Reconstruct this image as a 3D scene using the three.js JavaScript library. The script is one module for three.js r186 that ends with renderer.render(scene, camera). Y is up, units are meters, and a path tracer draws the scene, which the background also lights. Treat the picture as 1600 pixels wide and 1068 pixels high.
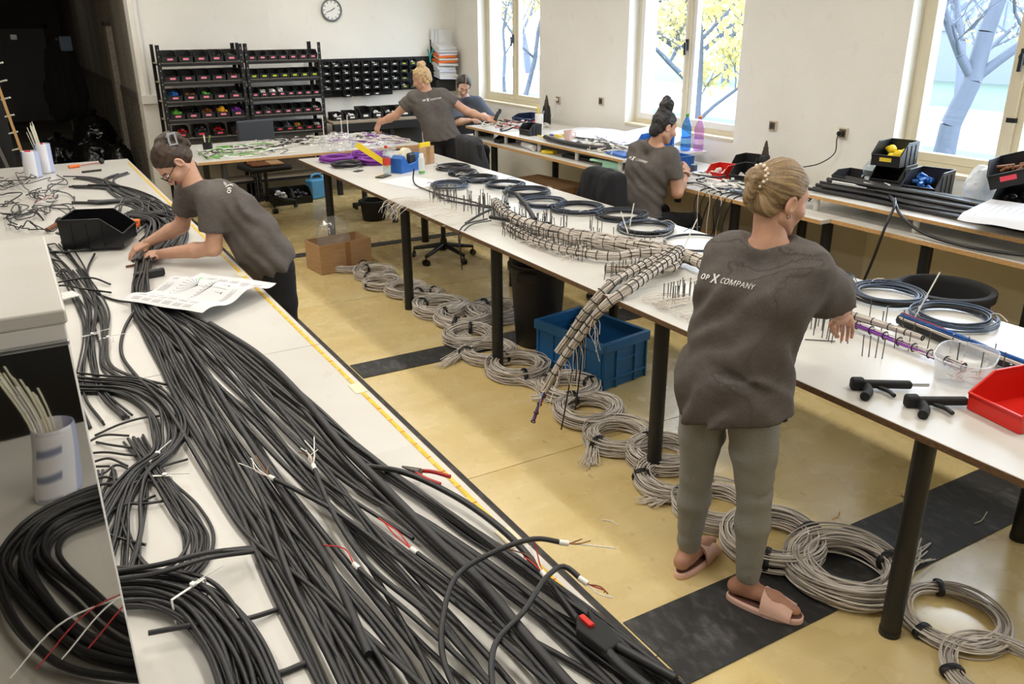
import * as THREE from 'three';
import { RoundedBoxGeometry } from 'three/addons/geometries/RoundedBoxGeometry.js';
import { mergeGeometries, toCreasedNormals } from 'three/addons/utils/BufferGeometryUtils.js';
import { ImprovedNoise } from 'three/addons/math/ImprovedNoise.js';
import { RectAreaLightUniformsLib } from 'three/addons/lights/RectAreaLightUniformsLib.js';

// ---------- camera, sky, lamps, exposure ----------
const scene = new THREE.Scene();
const renderer = new THREE.WebGLRenderer();
renderer.toneMapping = THREE.LinearToneMapping;
renderer.toneMappingExposure = 1.85;
renderer.shadowMap.enabled = true;
const RAD = Math.PI / 180;
const camera = new THREE.PerspectiveCamera(44.265, 1600 / 1068, 0.05, 400);
camera.position.set(0, 2.1, 0);
camera.lookAt(Math.sin(30.3545 * RAD) * Math.cos(21.14 * RAD), 2.1 - Math.sin(21.14 * RAD), -Math.cos(30.3545 * RAD) * Math.cos(21.14 * RAD));
camera.rotateZ(-0.307 * RAD);
scene.background = new THREE.Color().setRGB(4.0, 4.7, 5.6);      // bright overcast sky
RectAreaLightUniformsLib.init();
const LAMP = { color: new THREE.Color().setRGB(1, 0.96, 0.9), power: 11, w: 0.24, l: 1.5, y: 3.16,
  at: [[3.55, -1.2], [3.55, -3.9], [3.55, -6.6], [3.55, -9.2], [1.1, -1.6], [1.1, -4.3], [1.1, -7.2], [0.6, -10.0], [1.1, 1.2], [-0.7, -3], [-0.7, -6], [0.2, -16.5, 0.1]] };  // passage, behind-camera and left-wall entries are added fill, not known fixtures

// ---------- helpers ----------
let seed = 7;
const rnd = () => { seed = (seed * 1664525 + 1013904223) >>> 0; return seed / 4294967296; };
const rr = (a, b) => a + (b - a) * rnd();
const pick = (a) => a[Math.floor(rnd() * a.length)];
const lerp = (a, b, t) => a + (b - a) * t;
const V3 = (x, y, z) => new THREE.Vector3(x, y, z);
const noise = new ImprovedNoise();
const N3 = (x, y, z) => noise.noise(x, y, z);
const fbm = (x, y, z, o = 4) => { let s = 0, a = 0.5; for (let i = 0; i < o; i++) { s += a * N3(x, y, z); x *= 2.03; y *= 2.03; z *= 2.03; a *= 0.5; } return s; };

function prep(g) {
  if (g.index) g = g.toNonIndexed();
  for (const k of Object.keys(g.attributes)) if (!['position', 'normal', 'uv', 'color'].includes(k)) g.deleteAttribute(k);
  if (!g.attributes.uv) g.setAttribute('uv', new THREE.BufferAttribute(new Float32Array(g.attributes.position.count * 2), 2));
  return g;
}
function join(list) {
  if (!Array.isArray(list)) return list;
  if (list.length === 1) return list[0];
  const ps = list.map(prep);
  const anyColor = ps.some((g) => g.attributes.color);
  if (anyColor) for (const g of ps) if (!g.attributes.color) g.setAttribute('color', new THREE.BufferAttribute(new Float32Array(g.attributes.position.count * 3).fill(1), 3));
  return mergeGeometries(ps);
}
function boxUV(g) {   // uv in metres, by the way each face points
  if (g.index) g = g.toNonIndexed();
  const p = g.attributes.position, n = g.attributes.normal, uv = new Float32Array(p.count * 2);
  for (let i = 0; i < p.count; i++) {
    const ax = Math.abs(n.getX(i)), ay = Math.abs(n.getY(i)), az = Math.abs(n.getZ(i));
    if (ay >= ax && ay >= az) { uv[2 * i] = p.getX(i); uv[2 * i + 1] = p.getZ(i); }
    else if (ax >= az) { uv[2 * i] = p.getZ(i); uv[2 * i + 1] = p.getY(i); }
    else { uv[2 * i] = p.getX(i); uv[2 * i + 1] = p.getY(i); }
  }
  g.setAttribute('uv', new THREE.BufferAttribute(uv, 2));
  return g;
}
const bx = (w, h, d, x = 0, y = 0, z = 0) => new THREE.BoxGeometry(w, h, d).translate(x, y, z);
const rb = (w, h, d, x = 0, y = 0, z = 0, r = 0.004, s = 2) => new RoundedBoxGeometry(w, h, d, s, Math.min(r, w / 2.01, h / 2.01, d / 2.01)).translate(x, y, z);
const cyl = (r0, r1, h, x = 0, y = 0, z = 0, n = 20) => new THREE.CylinderGeometry(r1, r0, h, n).translate(x, y + h / 2, z);   // stands on y
const lathe = (pts, n = 24) => new THREE.LatheGeometry(pts.map(([r, y]) => new THREE.Vector2(r, y)), n);
const sph = (r, x, y, z, sx = 1, sy = 1, sz = 1, n = 14) => new THREE.SphereGeometry(r, n, Math.max(6, n >> 1)).scale(sx, sy, sz).translate(x, y, z);
function tube(pts, r, seg = 0, rad = 6, closed = false) {
  const c = new THREE.CatmullRomCurve3(pts.map((p) => (p.isVector3 ? p : V3(...p))), closed, 'centripetal');
  return new THREE.TubeGeometry(c, seg || Math.max(6, pts.length * 5), r, rad, closed);
}
function capped(pts, r, seg = 0, rad = 6) {   // a tube with closed ends
  const P = pts.map((p) => (p.isVector3 ? p : V3(...p))), g = tube(P, r, seg, rad), out = [g];
  for (const [a, b] of [[P[0], P[1]], [P[P.length - 1], P[P.length - 2]]]) {
    const d = a.clone().sub(b).normalize(), q = new THREE.Quaternion().setFromUnitVectors(V3(0, 0, 1), d);
    out.push(new THREE.CircleGeometry(r, rad).applyQuaternion(q).translate(a.x, a.y, a.z));
  }
  return join(out);
}
function rod(a, b, r, n = 8, r2 = r) {
  const A = a.isVector3 ? a : V3(...a), B = b.isVector3 ? b : V3(...b), d = B.clone().sub(A), L = d.length();
  return new THREE.CylinderGeometry(r2, r, L, n).translate(0, L / 2, 0).applyQuaternion(new THREE.Quaternion().setFromUnitVectors(V3(0, 1, 0), d.normalize())).translate(A.x, A.y, A.z);
}
function prism(pts, depth, bevel = 0) {   // outline in x,y; extruded along z, centred
  const s = new THREE.Shape(pts.map(([x, y]) => new THREE.Vector2(x, y)));
  return new THREE.ExtrudeGeometry(s, { depth: depth - 2 * bevel, bevelEnabled: bevel > 0, bevelSize: bevel, bevelThickness: bevel, bevelSegments: 2, curveSegments: 8 }).translate(0, 0, -depth / 2 + bevel);
}
const taken = new Map();
function numbered(n) { const k = taken.get(n) ?? 0; taken.set(n, k + 1); return k ? `${n}_${String(k).padStart(3, '0')}` : n; }
function mesh(name, geos, mat, parent) {
  const m = new THREE.Mesh(join(geos), mat); m.name = parent ? name : numbered(name); m.castShadow = m.receiveShadow = true;
  (parent ?? scene).add(m); return m;
}
function tag(o, label, category, group) { o.userData.label = label; o.userData.category = category; if (group) o.userData.group = group; return o; }
function thing(name, label, category, [x, y, z] = [0, 0, 0], turn = 0, group) {
  const o = new THREE.Group(); o.name = numbered(name); scene.add(o); o.position.set(x, y, z); o.rotation.y = turn; return tag(o, label, category, group);
}
function one(name, label, category, geos, mat, [x, y, z] = [0, 0, 0], turn = 0, group) {   // a thing of one mesh
  const m = mesh(name, geos, mat); m.position.set(x, y, z); m.rotation.y = turn; return tag(m, label, category, group);
}
function copy(src, label, [x, y, z], turn = 0, group) {
  const c = src.clone(); c.name = numbered(src.name.replace(/_\d{3}$/, '')); scene.add(c); c.position.set(x, y, z); c.rotation.set(0, turn, 0);
  c.userData = { ...src.userData, label }; if (group) c.userData.group = group; return c;
}
function struct(name, geos, mat) { const m = mesh(name, geos, mat); m.userData.kind = 'structure'; return m; }

// ---------- textures ----------
function tex(w, h, size, fn, { srgb = true } = {}) {   // fn(u, v in metres) -> [r, g, b] 0..1; size = metres the picture covers
  const [sw, sh] = Array.isArray(size) ? size : [size, size], d = new Uint8Array(w * h * 4);
  for (let j = 0; j < h; j++) for (let i = 0; i < w; i++) {
    const c = fn(i / w * sw, j / h * sh), k = 4 * (j * w + i);
    for (let q = 0; q < 3; q++) d[k + q] = Math.max(0, Math.min(255, c[q] * 255)); d[k + 3] = 255;
  }
  const t = new THREE.DataTexture(d, w, h); t.wrapS = t.wrapT = THREE.RepeatWrapping; t.magFilter = THREE.LinearFilter; t.minFilter = THREE.LinearMipmapLinearFilter; t.generateMipmaps = true;
  if (srgb) t.colorSpace = THREE.SRGBColorSpace; t.repeat.set(1 / sw, 1 / sh); t.needsUpdate = true; return t;
}
const grey = (v) => [v, v, v];
const mix3 = (a, b, t) => [lerp(a[0], b[0], t), lerp(a[1], b[1], t), lerp(a[2], b[2], t)];
const hexRGB = (h) => [(h >> 16 & 255) / 255, (h >> 8 & 255) / 255, (h & 255) / 255];
function canvasTex(w, h, draw) {
  const c = document.createElement('canvas'); c.width = w; c.height = h; draw(c.getContext('2d'), w, h);
  const t = new THREE.CanvasTexture(c); t.colorSpace = THREE.SRGBColorSpace; t.magFilter = THREE.LinearFilter; return t;
}
const std = (color, roughness = 0.6, o = {}) => new THREE.MeshStandardMaterial({ color, roughness, ...o });
const phys = (color, roughness = 0.5, o = {}) => new THREE.MeshPhysicalMaterial({ color, roughness, ...o });
const M = {};
const fine = tex(256, 256, 0.5, (u, v) => grey(0.5 + 0.5 * fbm(u * 60, v * 60, 3, 3)), { srgb: false });
{
  const a = hexRGB(0xdfc88d), b = hexRGB(0xcbb071), c = hexRGB(0xeadcb2);
  for (let k = 0; k < 3; k++) M['ply' + k] = std(0xffffff, 0.42, { map: tex(512, 512, [1.9, 1.9], (u, v) => {
    const g = fbm(u * 1.6 + k * 9, v * 7 + k * 3, k + 0.3, 4), s = fbm(u * 2.3 + 20, v * 2.3 + k * 11, 7.4, 3), gr = fbm(u * 9, v * 110 + k * 5, 2.6, 2), sc = fbm(u * 34, v * 12 + k * 5, 2.2, 3);
    let col = mix3(mix3(a, b, Math.max(0, Math.min(1, 0.45 + g * 0.8 + gr * 0.25))), c, Math.max(0, Math.min(0.5, 0.2 + s * 0.5)));
    const t2 = Math.max(0, Math.min(1, (sc - 0.36) * 9)); col = mix3(col, [0.5, 0.41, 0.27], 0.3 * t2);
    return col;
  }), roughnessMap: tex(256, 256, 1.9, (u, v) => grey(0.62 + 0.5 * fbm(u * 5, v * 5 + k, 5, 4)), { srgb: false }) });
  M.wall = std(0xffffff, 0.9, { map: tex(512, 512, 3, (u, v) => { const n = fbm(u * 1.3, v * 1.3, 1, 4), s = fbm(u * 9, v * 5, 9, 3); return mix3([0.955, 0.945, 0.915], [0.915, 0.9, 0.865], Math.max(0, Math.min(1, 0.3 + n * 0.9 + (s > 0.3 ? 0.3 : 0)))); }), bumpMap: fine, bumpScale: 0.0015 });
  M.concrete = std(0xffffff, 0.95, { map: tex(512, 512, [3, 3], (u, v) => { const n = fbm(u * 1.5, v * 0.5, 4, 4), s = fbm(u * 22, v * 22, 2, 3); return mix3([0.62, 0.59, 0.53], [0.46, 0.43, 0.39], Math.max(0, Math.min(1, 0.5 + n + s * 0.7))); }), bumpMap: fine, bumpScale: 0.006 });
  M.roughcast = std(0xffffff, 1, { map: tex(512, 512, [2, 2], (u, v) => { const s = fbm(u * 40, v * 30, 2, 3), n = fbm(u * 3, v * 2, 6, 3); return mix3([0.55, 0.52, 0.46], [0.26, 0.24, 0.2], Math.max(0, Math.min(1, 0.5 + s * 1.4 + n * 0.5))); }), bumpMap: fine, bumpScale: 0.012 });
  M.rubber = std(0xffffff, 0.62, { map: tex(512, 512, 1.2, (u, v) => { const n = fbm(u * 4, v * 4, 1, 4), s = fbm(u * 30, v * 14, 8, 3); return mix3([0.17, 0.17, 0.175], [0.46, 0.45, 0.42], Math.max(0, Math.min(0.8, 0.1 + n * 0.6 + s * 0.9))); }), bumpMap: tex(128, 128, 0.08, (u, v) => grey(0.5 + 0.25 * Math.sin(u * 78.54 * 10) * Math.sin(v * 78.54 * 10)), { srgb: false }), bumpScale: 0.001 });
  M.laminate = std(0xffffff, 0.34, { map: tex(512, 512, 2.2, (u, v) => { const n = fbm(u * 2, v * 2, 1, 4), s = fbm(u * 16, v * 5, 3, 3), d = fbm(u * 40, v * 40, 5, 2); let c = mix3([0.845, 0.835, 0.81], [0.785, 0.77, 0.735], Math.max(0, Math.min(1, 0.3 + n))); if (s > 0.36) c = mix3(c, [0.68, 0.64, 0.56], 0.14); if (d > 0.44) c = mix3(c, [0.5, 0.48, 0.45], 0.2); return c; }) });
  M.chipboard = std(0xffffff, 0.8, { map: tex(256, 128, [0.5, 0.25], (u, v) => { const n = fbm(u * 60, v * 160, 2, 3); return mix3([0.86, 0.7, 0.48], [0.68, 0.51, 0.31], 0.5 + n); }) });
  M.darkedge = std(0xffffff, 0.8, { map: tex(256, 128, [0.5, 0.25], (u, v) => { const n = fbm(u * 60, v * 160, 2, 3); return mix3([0.50, 0.38, 0.25], [0.30, 0.22, 0.14], 0.5 + n); }) });
  M.cardboard = std(0xffffff, 0.9, { map: tex(256, 256, 1, (u, v) => mix3([0.74, 0.6, 0.45], [0.66, 0.52, 0.37], 0.5 + fbm(u * 5, v * 40, 1, 3))) });
  M.shirt = std(0xffffff, 0.95, { map: tex(256, 256, 0.25, (u, v) => mix3([0.425, 0.398, 0.378], [0.335, 0.313, 0.3], 0.5 + 0.9 * fbm(u * 260, v * 120, 1, 2) + 0.5 * fbm(u * 30, v * 30, 4, 2))), bumpMap: tex(128, 128, 0.04, (u, v) => grey(0.5 + 0.5 * Math.sin(u * 1570 * 1.5) * Math.sin(v * 1570)), { srgb: false }), bumpScale: 0.0006 });
  M.shirtBlue = std(0xffffff, 0.95, { map: tex(128, 128, 0.25, (u, v) => mix3([0.36, 0.385, 0.44], [0.29, 0.315, 0.37], 0.5 + fbm(u * 200, v * 100, 1, 2))) });
  M.leggings = std(0xffffff, 0.95, { map: tex(256, 256, 0.25, (u, v) => mix3([0.63, 0.63, 0.615], [0.5, 0.5, 0.485], 0.5 + 0.9 * fbm(u * 300, v * 160, 1, 2))) });
  M.blackCloth = std(0x17171a, 0.95, { bumpMap: fine, bumpScale: 0.002 });
  M.skin = phys(0xffffff, 0.55, { vertexColors: true, sheen: 0.2, sheenColor: new THREE.Color(0.5, 0.3, 0.25) });
}
M.black = std(0x17181a, 0.42); M.blackMatte = std(0x1b1b1c, 0.75); M.blackGloss = std(0x121316, 0.22);
M.cable = std(0x202022, 0.36, { bumpMap: fine, bumpScale: 0.0003 }); M.cableGrey = std(0x47484a, 0.45); M.cableSoft = std(0x29292b, 0.48);
M.metal = std(0xb9bcc0, 0.3, { metalness: 1 }); M.nail = std(0x6d6a66, 0.38, { metalness: 0.9 }); M.chrome = std(0xc9c7c2, 0.02, { metalness: 1 });
M.white = std(0xe9e7e2, 0.5); M.whiteGloss = std(0xefeee9, 0.25); M.beige = std(0xd3c9b2, 0.55); M.cream = std(0xddd3b8, 0.45);
M.blue = std(0x1d5fae, 0.4); M.crateBlue = std(0x2368a0, 0.45); M.red = std(0xd8281c, 0.35); M.redDark = std(0xa81c1c, 0.4); M.yellow = std(0xf0cf1e, 0.5); M.orange = std(0xe8732a, 0.5);
M.pinkLabel = std(0xf48aa0, 0.7); M.limeLabel = std(0xc6dc2e, 0.7); M.whiteLabel = std(0xf1f0ea, 0.7); M.redLabel = std(0xe0485a, 0.7); M.yellowLabel = std(0xe6c93a, 0.7);
M.paper = std(0xdededf, 0.85); M.paperBlue = std(0xdfe2f2, 0.85);
M.wire = std(0xc9bfb4, 0.6); M.wirePale = std(0xddd5ca, 0.6); M.wireGrey = std(0xaea69f, 0.6); M.purple = std(0x7d2f9c, 0.5); M.green = std(0x5fae3c, 0.5); M.brown = std(0x7a4a26, 0.6);
M.copper = std(0x8a5a34, 0.5); M.tapeBlack = std(0x101012, 0.5); M.pinkFoam = std(0xe9bfae, 0.7); M.insole = std(0x6e4a42, 0.8);
M.glass = phys(0xffffff, 0.02, { transmission: 1, thickness: 0 });
M.film = phys(0xfafbfc, 0.06, { transmission: 0.9, thickness: 0 });
M.pet = phys(0xe9f1f6, 0.08, { transmission: 0.9, thickness: 0 });
// ---------- the room ----------
const XR = 5.53, ZB = -10.95, CEIL = 3.3, XL = -1.25, ZN = 3.2;
{ // floor of varnished plywood sheets
  const f = new THREE.Group(); f.name = 'floor'; f.userData.kind = 'structure'; scene.add(f);
  mesh('subfloor', boxUV(bx(8.2, 0.2, 27, 2.1, -0.112, -9.6)), M.blackMatte, f);
  const xs = [XL, 0.45, 1.62, 4.12, XR], zs = [ZN, 1.2, -0.3, -1.78, -3.2, -4.66, -6.14, -7.95, -9.4, ZB];
  let k = 0;
  for (let i = 0; i < xs.length - 1; i++) for (let j = 0; j < zs.length - 1; j++) {
    const w = xs[i + 1] - xs[i] - 0.005, d = zs[j] - zs[j + 1] - 0.005;
    mesh('floor_panel', boxUV(bx(w, 0.012, d, (xs[i] + xs[i + 1]) / 2, -0.006, (zs[j] + zs[j + 1]) / 2)), M['ply' + (k++ * 7 % 3)], f);
  }
  mesh('corridor_floor', boxUV(bx(2.9, 0.01, 11, 0.02, -0.006, ZB - 5.5)), M.concrete, f);
}
function strip(label, x0, x1, z0, z1, turn = 0) {
  const g = boxUV(rb(x1 - x0, 0.005, z1 - z0, 0, 0.0025, 0, 0.002)); 
  return one('rubber_floor_strip', label, 'floor strip', g, M.rubber, [(x0 + x1) / 2, 0.0005, (z0 + z1) / 2], turn, 'black rubber strips over the floor joints');
}
strip('long black rubber strip on the floor running along the left cable table', 1.18, 1.62, -10, 0.6);
strip('wide scuffed black rubber strip under the pink sandal of the standing woman', 1.63, 5.2, -1.98, -1.62);
strip('black rubber strip across the floor ending at the black waste bin', 1.63, 5.2, -4.86, -4.62);
strip('narrow black rubber strip on the floor beside the open carton', 1.63, 4.2, -7.75, -7.62);

function wallWithHoles(name, w, h, t, holes) {
  const s = new THREE.Shape([[0, 0], [w, 0], [w, h], [0, h]].map(([x, y]) => new THREE.Vector2(x, y)));
  for (const [a, b, c, d] of holes) s.holes.push(new THREE.Path([[a, c], [a, d], [b, d], [b, c]].map(([x, y]) => new THREE.Vector2(x, y))));
  return new THREE.ExtrudeGeometry(s, { depth: t, bevelEnabled: false });
}
const WIN = [[-10.28, -8.77], [-7.11, -5.55], [-3.96, -2.42], [-0.8, 0.7]], SILL = 1.05, WTOP = 2.75;
{
  // right wall: x along +z from ZB
  const g = wallWithHoles('wall', ZN - ZB + 0.3, CEIL, 0.36, WIN.map(([a, b]) => [a - ZB + 0.3, b - ZB + 0.3, SILL, WTOP]));
  g.rotateY(-Math.PI / 2).translate(XR + 0.36, 0, ZB - 0.3);
  struct('wall_right', boxUV(g), M.wall);
}
struct('wall_back', boxUV(bx(XR - 1.43, CEIL, 0.3, (XR + 1.43) / 2, CEIL / 2, ZB - 0.15)), M.wall);
struct('wall_left', boxUV(bx(0.3, CEIL, ZN + 22.2, XL - 0.15, CEIL / 2, (ZN - 22.2) / 2)), M.concrete);
struct('wall_behind', boxUV(bx(XR - XL + 0.6, CEIL, 0.3, (XR + XL) / 2, CEIL / 2, ZN + 0.15)), M.wall);
{ const w = thing('added_wardrobe', 'tall black cupboard added behind the camera to darken the cabinet reflection', 'added_wardrobe', [0.1, 0, 1.1]); mesh('carcass', rb(1.9, 2.3, 0.5, 0, 1.15, 0.02, 0.006), M.blackMatte, w); for (const q of [-1, 1]) { const d = mesh('door', rb(0.93, 2.2, 0.02, q * 0.472, 1.15, -0.245, 0.005), M.black, w); mesh('handle', rb(0.02, 0.16, 0.03, q * 0.05, 1.15, -0.27, 0.006), M.metal, d); } }  // unseen cupboard, added so the cabinet front mirrors something dark
struct('ceiling', boxUV(bx(XR - XL + 0.7, 0.25, ZN + 22.3, (XR + XL) / 2, CEIL + 0.125, (ZN - 22.3) / 2)), M.wall);
{ // dark passage beyond: rough wall with pier, dado line and end wall
  const w = new THREE.Group(); w.name = 'wall_passage'; w.userData.kind = 'structure'; scene.add(w);
  mesh('upper_plaster', boxUV(bx(0.28, CEIL - 1.28, 10.8, 1.57, 1.28 + (CEIL - 1.28) / 2, ZB - 5.72)), M.concrete, w);
  mesh('lower_roughcast', boxUV(bx(0.3, 1.2, 10.8, 1.57, 0.6, ZB - 5.72)), M.roughcast, w);
  mesh('dado_band', boxUV(bx(0.31, 0.08, 10.8, 1.57, 1.24, ZB - 5.72)), std(0x5b554d, 0.9), w);
  mesh('pier', boxUV(bx(0.12, 2.02, 0.3, 1.42, 1.01, -12.9)), M.concrete, w);
  mesh('pier_cap', boxUV(bx(0.14, 0.05, 0.34, 1.42, 2.045, -12.9)), std(0x3d3a35, 0.9), w);
  struct('wall_passage_end', boxUV(bx(3.4, CEIL, 0.3, 0.3, CEIL / 2, -22.1)), std(0x6f6a66, 0.9));
  const d = new THREE.Group(); d.name = 'door_1'; d.userData.kind = 'structure'; scene.add(d); d.position.set(0.5, 0, -21.93);
  mesh('door_leaf', rb(1.2, 1.92, 0.05, 0, 0.96, 0.02, 0.006), std(0x8d8a8c, 0.6), d);
  mesh('door_frame', [bx(0.07, 2.0, 0.09, 0.64, 1.0, 0), bx(0.07, 2.0, 0.09, -0.64, 1.0, 0), bx(1.35, 0.07, 0.09, 0, 1.965, 0)], std(0x4a4744, 0.6), d);
  mesh('door_plate', bx(0.12, 0.1, 0.004, 0, 1.75, 0.047), M.metal, d);
  mesh('handle', [bx(0.03, 0.16, 0.01, -0.5, 1, 0.05), rod([-0.5, 1.03, 0.09], [-0.39, 1.03, 0.09], 0.009), rod([-0.5, 1.03, 0.045], [-0.5, 1.03, 0.09], 0.008)], M.metal, d);
}
// windows: frame, two sashes with a meeting stile, panes, handle, sill board
WIN.forEach(([z0, z1], i) => {
  const w = new THREE.Group(); w.name = 'window_' + (i + 1); w.userData.kind = 'structure'; scene.add(w);
  const zc = (z0 + z1) / 2, W = z1 - z0, H = WTOP - SILL; w.position.set(XR + 0.17, SILL, zc);
  mesh('frame', [rb(0.09, H, 0.06, 0, H / 2, -W / 2 + 0.03), rb(0.09, H, 0.06, 0, H / 2, W / 2 - 0.03), rb(0.09, 0.07, W - 0.12, 0, 0.035, 0), rb(0.09, 0.07, W - 0.12, 0, H - 0.035, 0)], M.cream, w);
  for (const s of [-1, 1]) {
    const c = s * (W / 4 - 0.015), ww = W / 2 - 0.06, x0 = -0.02;
    mesh('sash', [rb(0.06, H - 0.14, 0.055, x0, H / 2, c - ww / 2 + 0.03), rb(0.06, H - 0.14, 0.055, x0, H / 2, c + ww / 2 - 0.03), rb(0.06, 0.06, ww - 0.11, x0, 0.1, c), rb(0.06, 0.06, ww - 0.11, x0, H - 0.1, c)], i % 2 ? M.white : M.cream, w);
    const pane = new THREE.PlaneGeometry(ww - 0.11, H - 0.26).rotateY(-Math.PI / 2).translate(x0, H / 2, c);
    mesh('pane', pane, M.glass, w);
  }
  mesh('meeting_stile', rb(0.05, H - 0.14, 0.05, -0.05, H / 2, 0.0), M.cream, w);
  mesh('handle', [rb(0.02, 0.1, 0.028, -0.085, H * 0.47, 0), rb(0.035, 0.02, 0.02, -0.1, H * 0.47, 0), rb(0.02, 0.11, 0.024, -0.118, H * 0.45, 0.012)], M.black, w);
  mesh('sill', rb(0.15, 0.03, W - 0.01, -0.1, 0.014, 0), M.cream, w);
  if (i === 2) mesh('tape_wrap', rb(0.058, 0.03, 0.06, -0.05, H * 0.24, 0, 0.002), M.tapeBlack, w);
});
// ceiling lamp rows, plus added fill lamps with no known source
LAMP.at.forEach(([x, z, dim = 1], i) => {
  const t = thing('ceiling_or_fill_lamp', `long white ceiling lamp, ${['above the pink sandals', 'above the blue crate', 'above the blue tape dispenser', 'above the bin wall panel', 'above the steel cabinet', 'above the bending woman', 'above the far canisters', 'added fill at the mouth of the dark passage', 'added fill behind the camera', 'added fill near the left wall by the cabinet', 'added fill near the left wall by the tangle', 'dim, added to brighten the far passage'][i]}`, 'lamp', [x, LAMP.y, z]);
  mesh('housing', rb(LAMP.w + 0.04, 0.1, LAMP.l + 0.04, 0, 0.09, 0), M.white, t);
  mesh('diffuser', rb(LAMP.w, 0.03, LAMP.l, 0, 0.03, 0), new THREE.MeshStandardMaterial({ color: 0xffffff, emissive: 0xfff4e4, emissiveIntensity: 2 * dim }), t);
  const a = new THREE.RectAreaLight(LAMP.color, LAMP.power * dim, LAMP.w, LAMP.l); a.position.set(0, 0.005, 0); a.rotation.x = -Math.PI / 2; t.add(a);
});
// ---------- outdoors ----------
{
  const lawn = struct('ground_lawn', boxUV(bx(60, 0.2, 90, 36, -1.1, -20)), std(0xffffff, 1, { map: tex(256, 256, 4, (u, v) => mix3([0.28, 0.36, 0.32], [0.36, 0.42, 0.36], 0.5 + fbm(u * 9, v * 9, 1, 4))) }));
  struct('ground_path', boxUV(bx(9, 0.02, 90, 24.5, -0.99, -20)), std(0xcfcfcf, 1));
  const bark = std(0x555b67, 0.9);
  const leafG = new THREE.PlaneGeometry(0.09, 0.07, 1, 1);
  const treeSpec = [[17.3, -11.1, 7.5, 0.24, 0, 'bare grey tree with a thick trunk on the lawn outside the near window'], [15.5, -25.8, 7.5, 0.1, 5000, 'yellow leaved tree outside the window beside the far corner'], [13.5, -14.6, 7, 0.1, 5000, 'yellow leaved tree outside the middle window'], [19, -20.8, 7.5, 0.2, 5000, 'pale yellow tree standing behind the tree of the middle window'], [17, -29.5, 7, 0.08, 3000, 'thin sparse tree between the far window and the middle window'], [30, -19, 9, 0.2, 1500, 'far bare tree across the path outside the near window'], [31, -32, 9, 0.22, 4000, 'far yellow tree across the path outside the middle window'], [27, -44, 9, 0.22, 4000, 'far tree across the path outside the far window']];
  for (const [x, z, h, r, nl, label] of treeSpec) {
    const t = thing('tree', label, 'tree', [x, -1, z], 0, 'trees outdoors');
    const parts = [], tips = [];
    const grow = (p, d, len, rad, lev) => {
      const pts = [p.clone()]; let q = p.clone(), dd = d.clone();
      for (let i = 0; i < 4; i++) { dd.add(V3(rr(-0.22, 0.22), rr(-0.05, 0.16), rr(-0.22, 0.22))).normalize(); q = q.clone().addScaledVector(dd, len / 4); pts.push(q); }
      for (let i = 0; i < 4; i++) parts.push(rod(pts[i], pts[i + 1], lerp(rad, rad * 0.6, i / 4), lev < 2 ? 7 : 4, lerp(rad, rad * 0.6, (i + 1) / 4)));
      if (lev < 4) { const n = lev === 0 ? 5 : 4; for (let i = 0; i < n; i++) { const b = pts[1 + Math.floor(rnd() * 3.99)], a = rnd() * 6.28; grow(b, dd.clone().multiplyScalar(0.5).add(V3(Math.cos(a), rr(0.1, 0.6), Math.sin(a))).normalize(), len * rr(0.5, 0.72), rad * 0.45, lev + 1); } }
      if (lev >= 3) tips.push(...pts);
    };
    grow(V3(0, 0, 0), V3(0.05, 1, 0.05), h * 0.5, r, 0);
    mesh('trunk', parts, bark, t);
    if (nl) {
      const im = new THREE.InstancedMesh(leafG, phys(0xc4b87c, 0.9, { transmission: 0.3, thickness: 0 }), nl), m4 = new THREE.Matrix4(), q = new THREE.Quaternion(), e = new THREE.Euler();
      for (let i = 0; i < nl; i++) { const p = pick(tips); e.set(rnd() * 6, rnd() * 6, rnd() * 6); m4.compose(V3(p.x + rr(-0.3, 0.3), p.y + rr(-0.3, 0.3), p.z + rr(-0.3, 0.3)), q.setFromEuler(e), V3(1, 1, 1).multiplyScalar(rr(0.7, 1.4))); im.setMatrixAt(i, m4); }
      im.name = 'leaves'; im.userData.kind = 'stuff'; t.add(im);
    }
  }
  const b = thing('house', 'pale low house across the path outside the windows', 'house', [44, -1, -24], 0.1);
  mesh('wall', bx(6, 5, 16, 0, 2.5, 0), std(0x747c8c, 0.9), b);
  mesh('roof', prism([[-3.4, 5], [3.4, 5], [0, 7.2]], 17), std(0x5d606c, 0.9), b);
  for (let i = 0; i < 6; i++) mesh('window', bx(0.1, 1.3, 1.1, -3.02, 3, -6.5 + i * 2.6), std(0x6d7a90, 0.3), b);
}
// ---------- tables and benches ----------
const TT = 0.84;
function leg(x, z, h, r, mat, parent, name = 'leg') { mesh(name, [cyl(r, r, h - 0.02, x, 0.02, z, 18), cyl(r * 1.06, r * 1.06, 0.024, x, 0, z, 18), cyl(r * 1.5, r * 1.5, 0.008, x, h - 0.009, z, 18)], mat, parent); }
const LX0 = -0.34, LX1 = 0.955, CX0 = 2.355, CX1 = 3.62;
const leftTable = thing('cable_table', 'long white laminate table covered with black cables in the left foreground', 'table');
for (const [a, b] of [[-8.98, -6.09], [-6.085, -3.21], [-3.205, 0.5]]) {
  const t = mesh('tabletop', boxUV(rb(LX1 - LX0, 0.026, b - a, (LX0 + LX1) / 2, TT - 0.013, (a + b) / 2, 0.002)), M.laminate, leftTable);
  mesh('edge_strip', boxUV(bx(0.004, 0.024, b - a - 0.004, LX1 + 0.001, TT - 0.013, (a + b) / 2)), M.darkedge, t);
}
for (const z of [-8.7, -6.2, -3.4, 0.2]) for (const x of [-0.2, 0.86]) leg(x, z, TT - 0.026, 0.033, M.black, leftTable);
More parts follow.
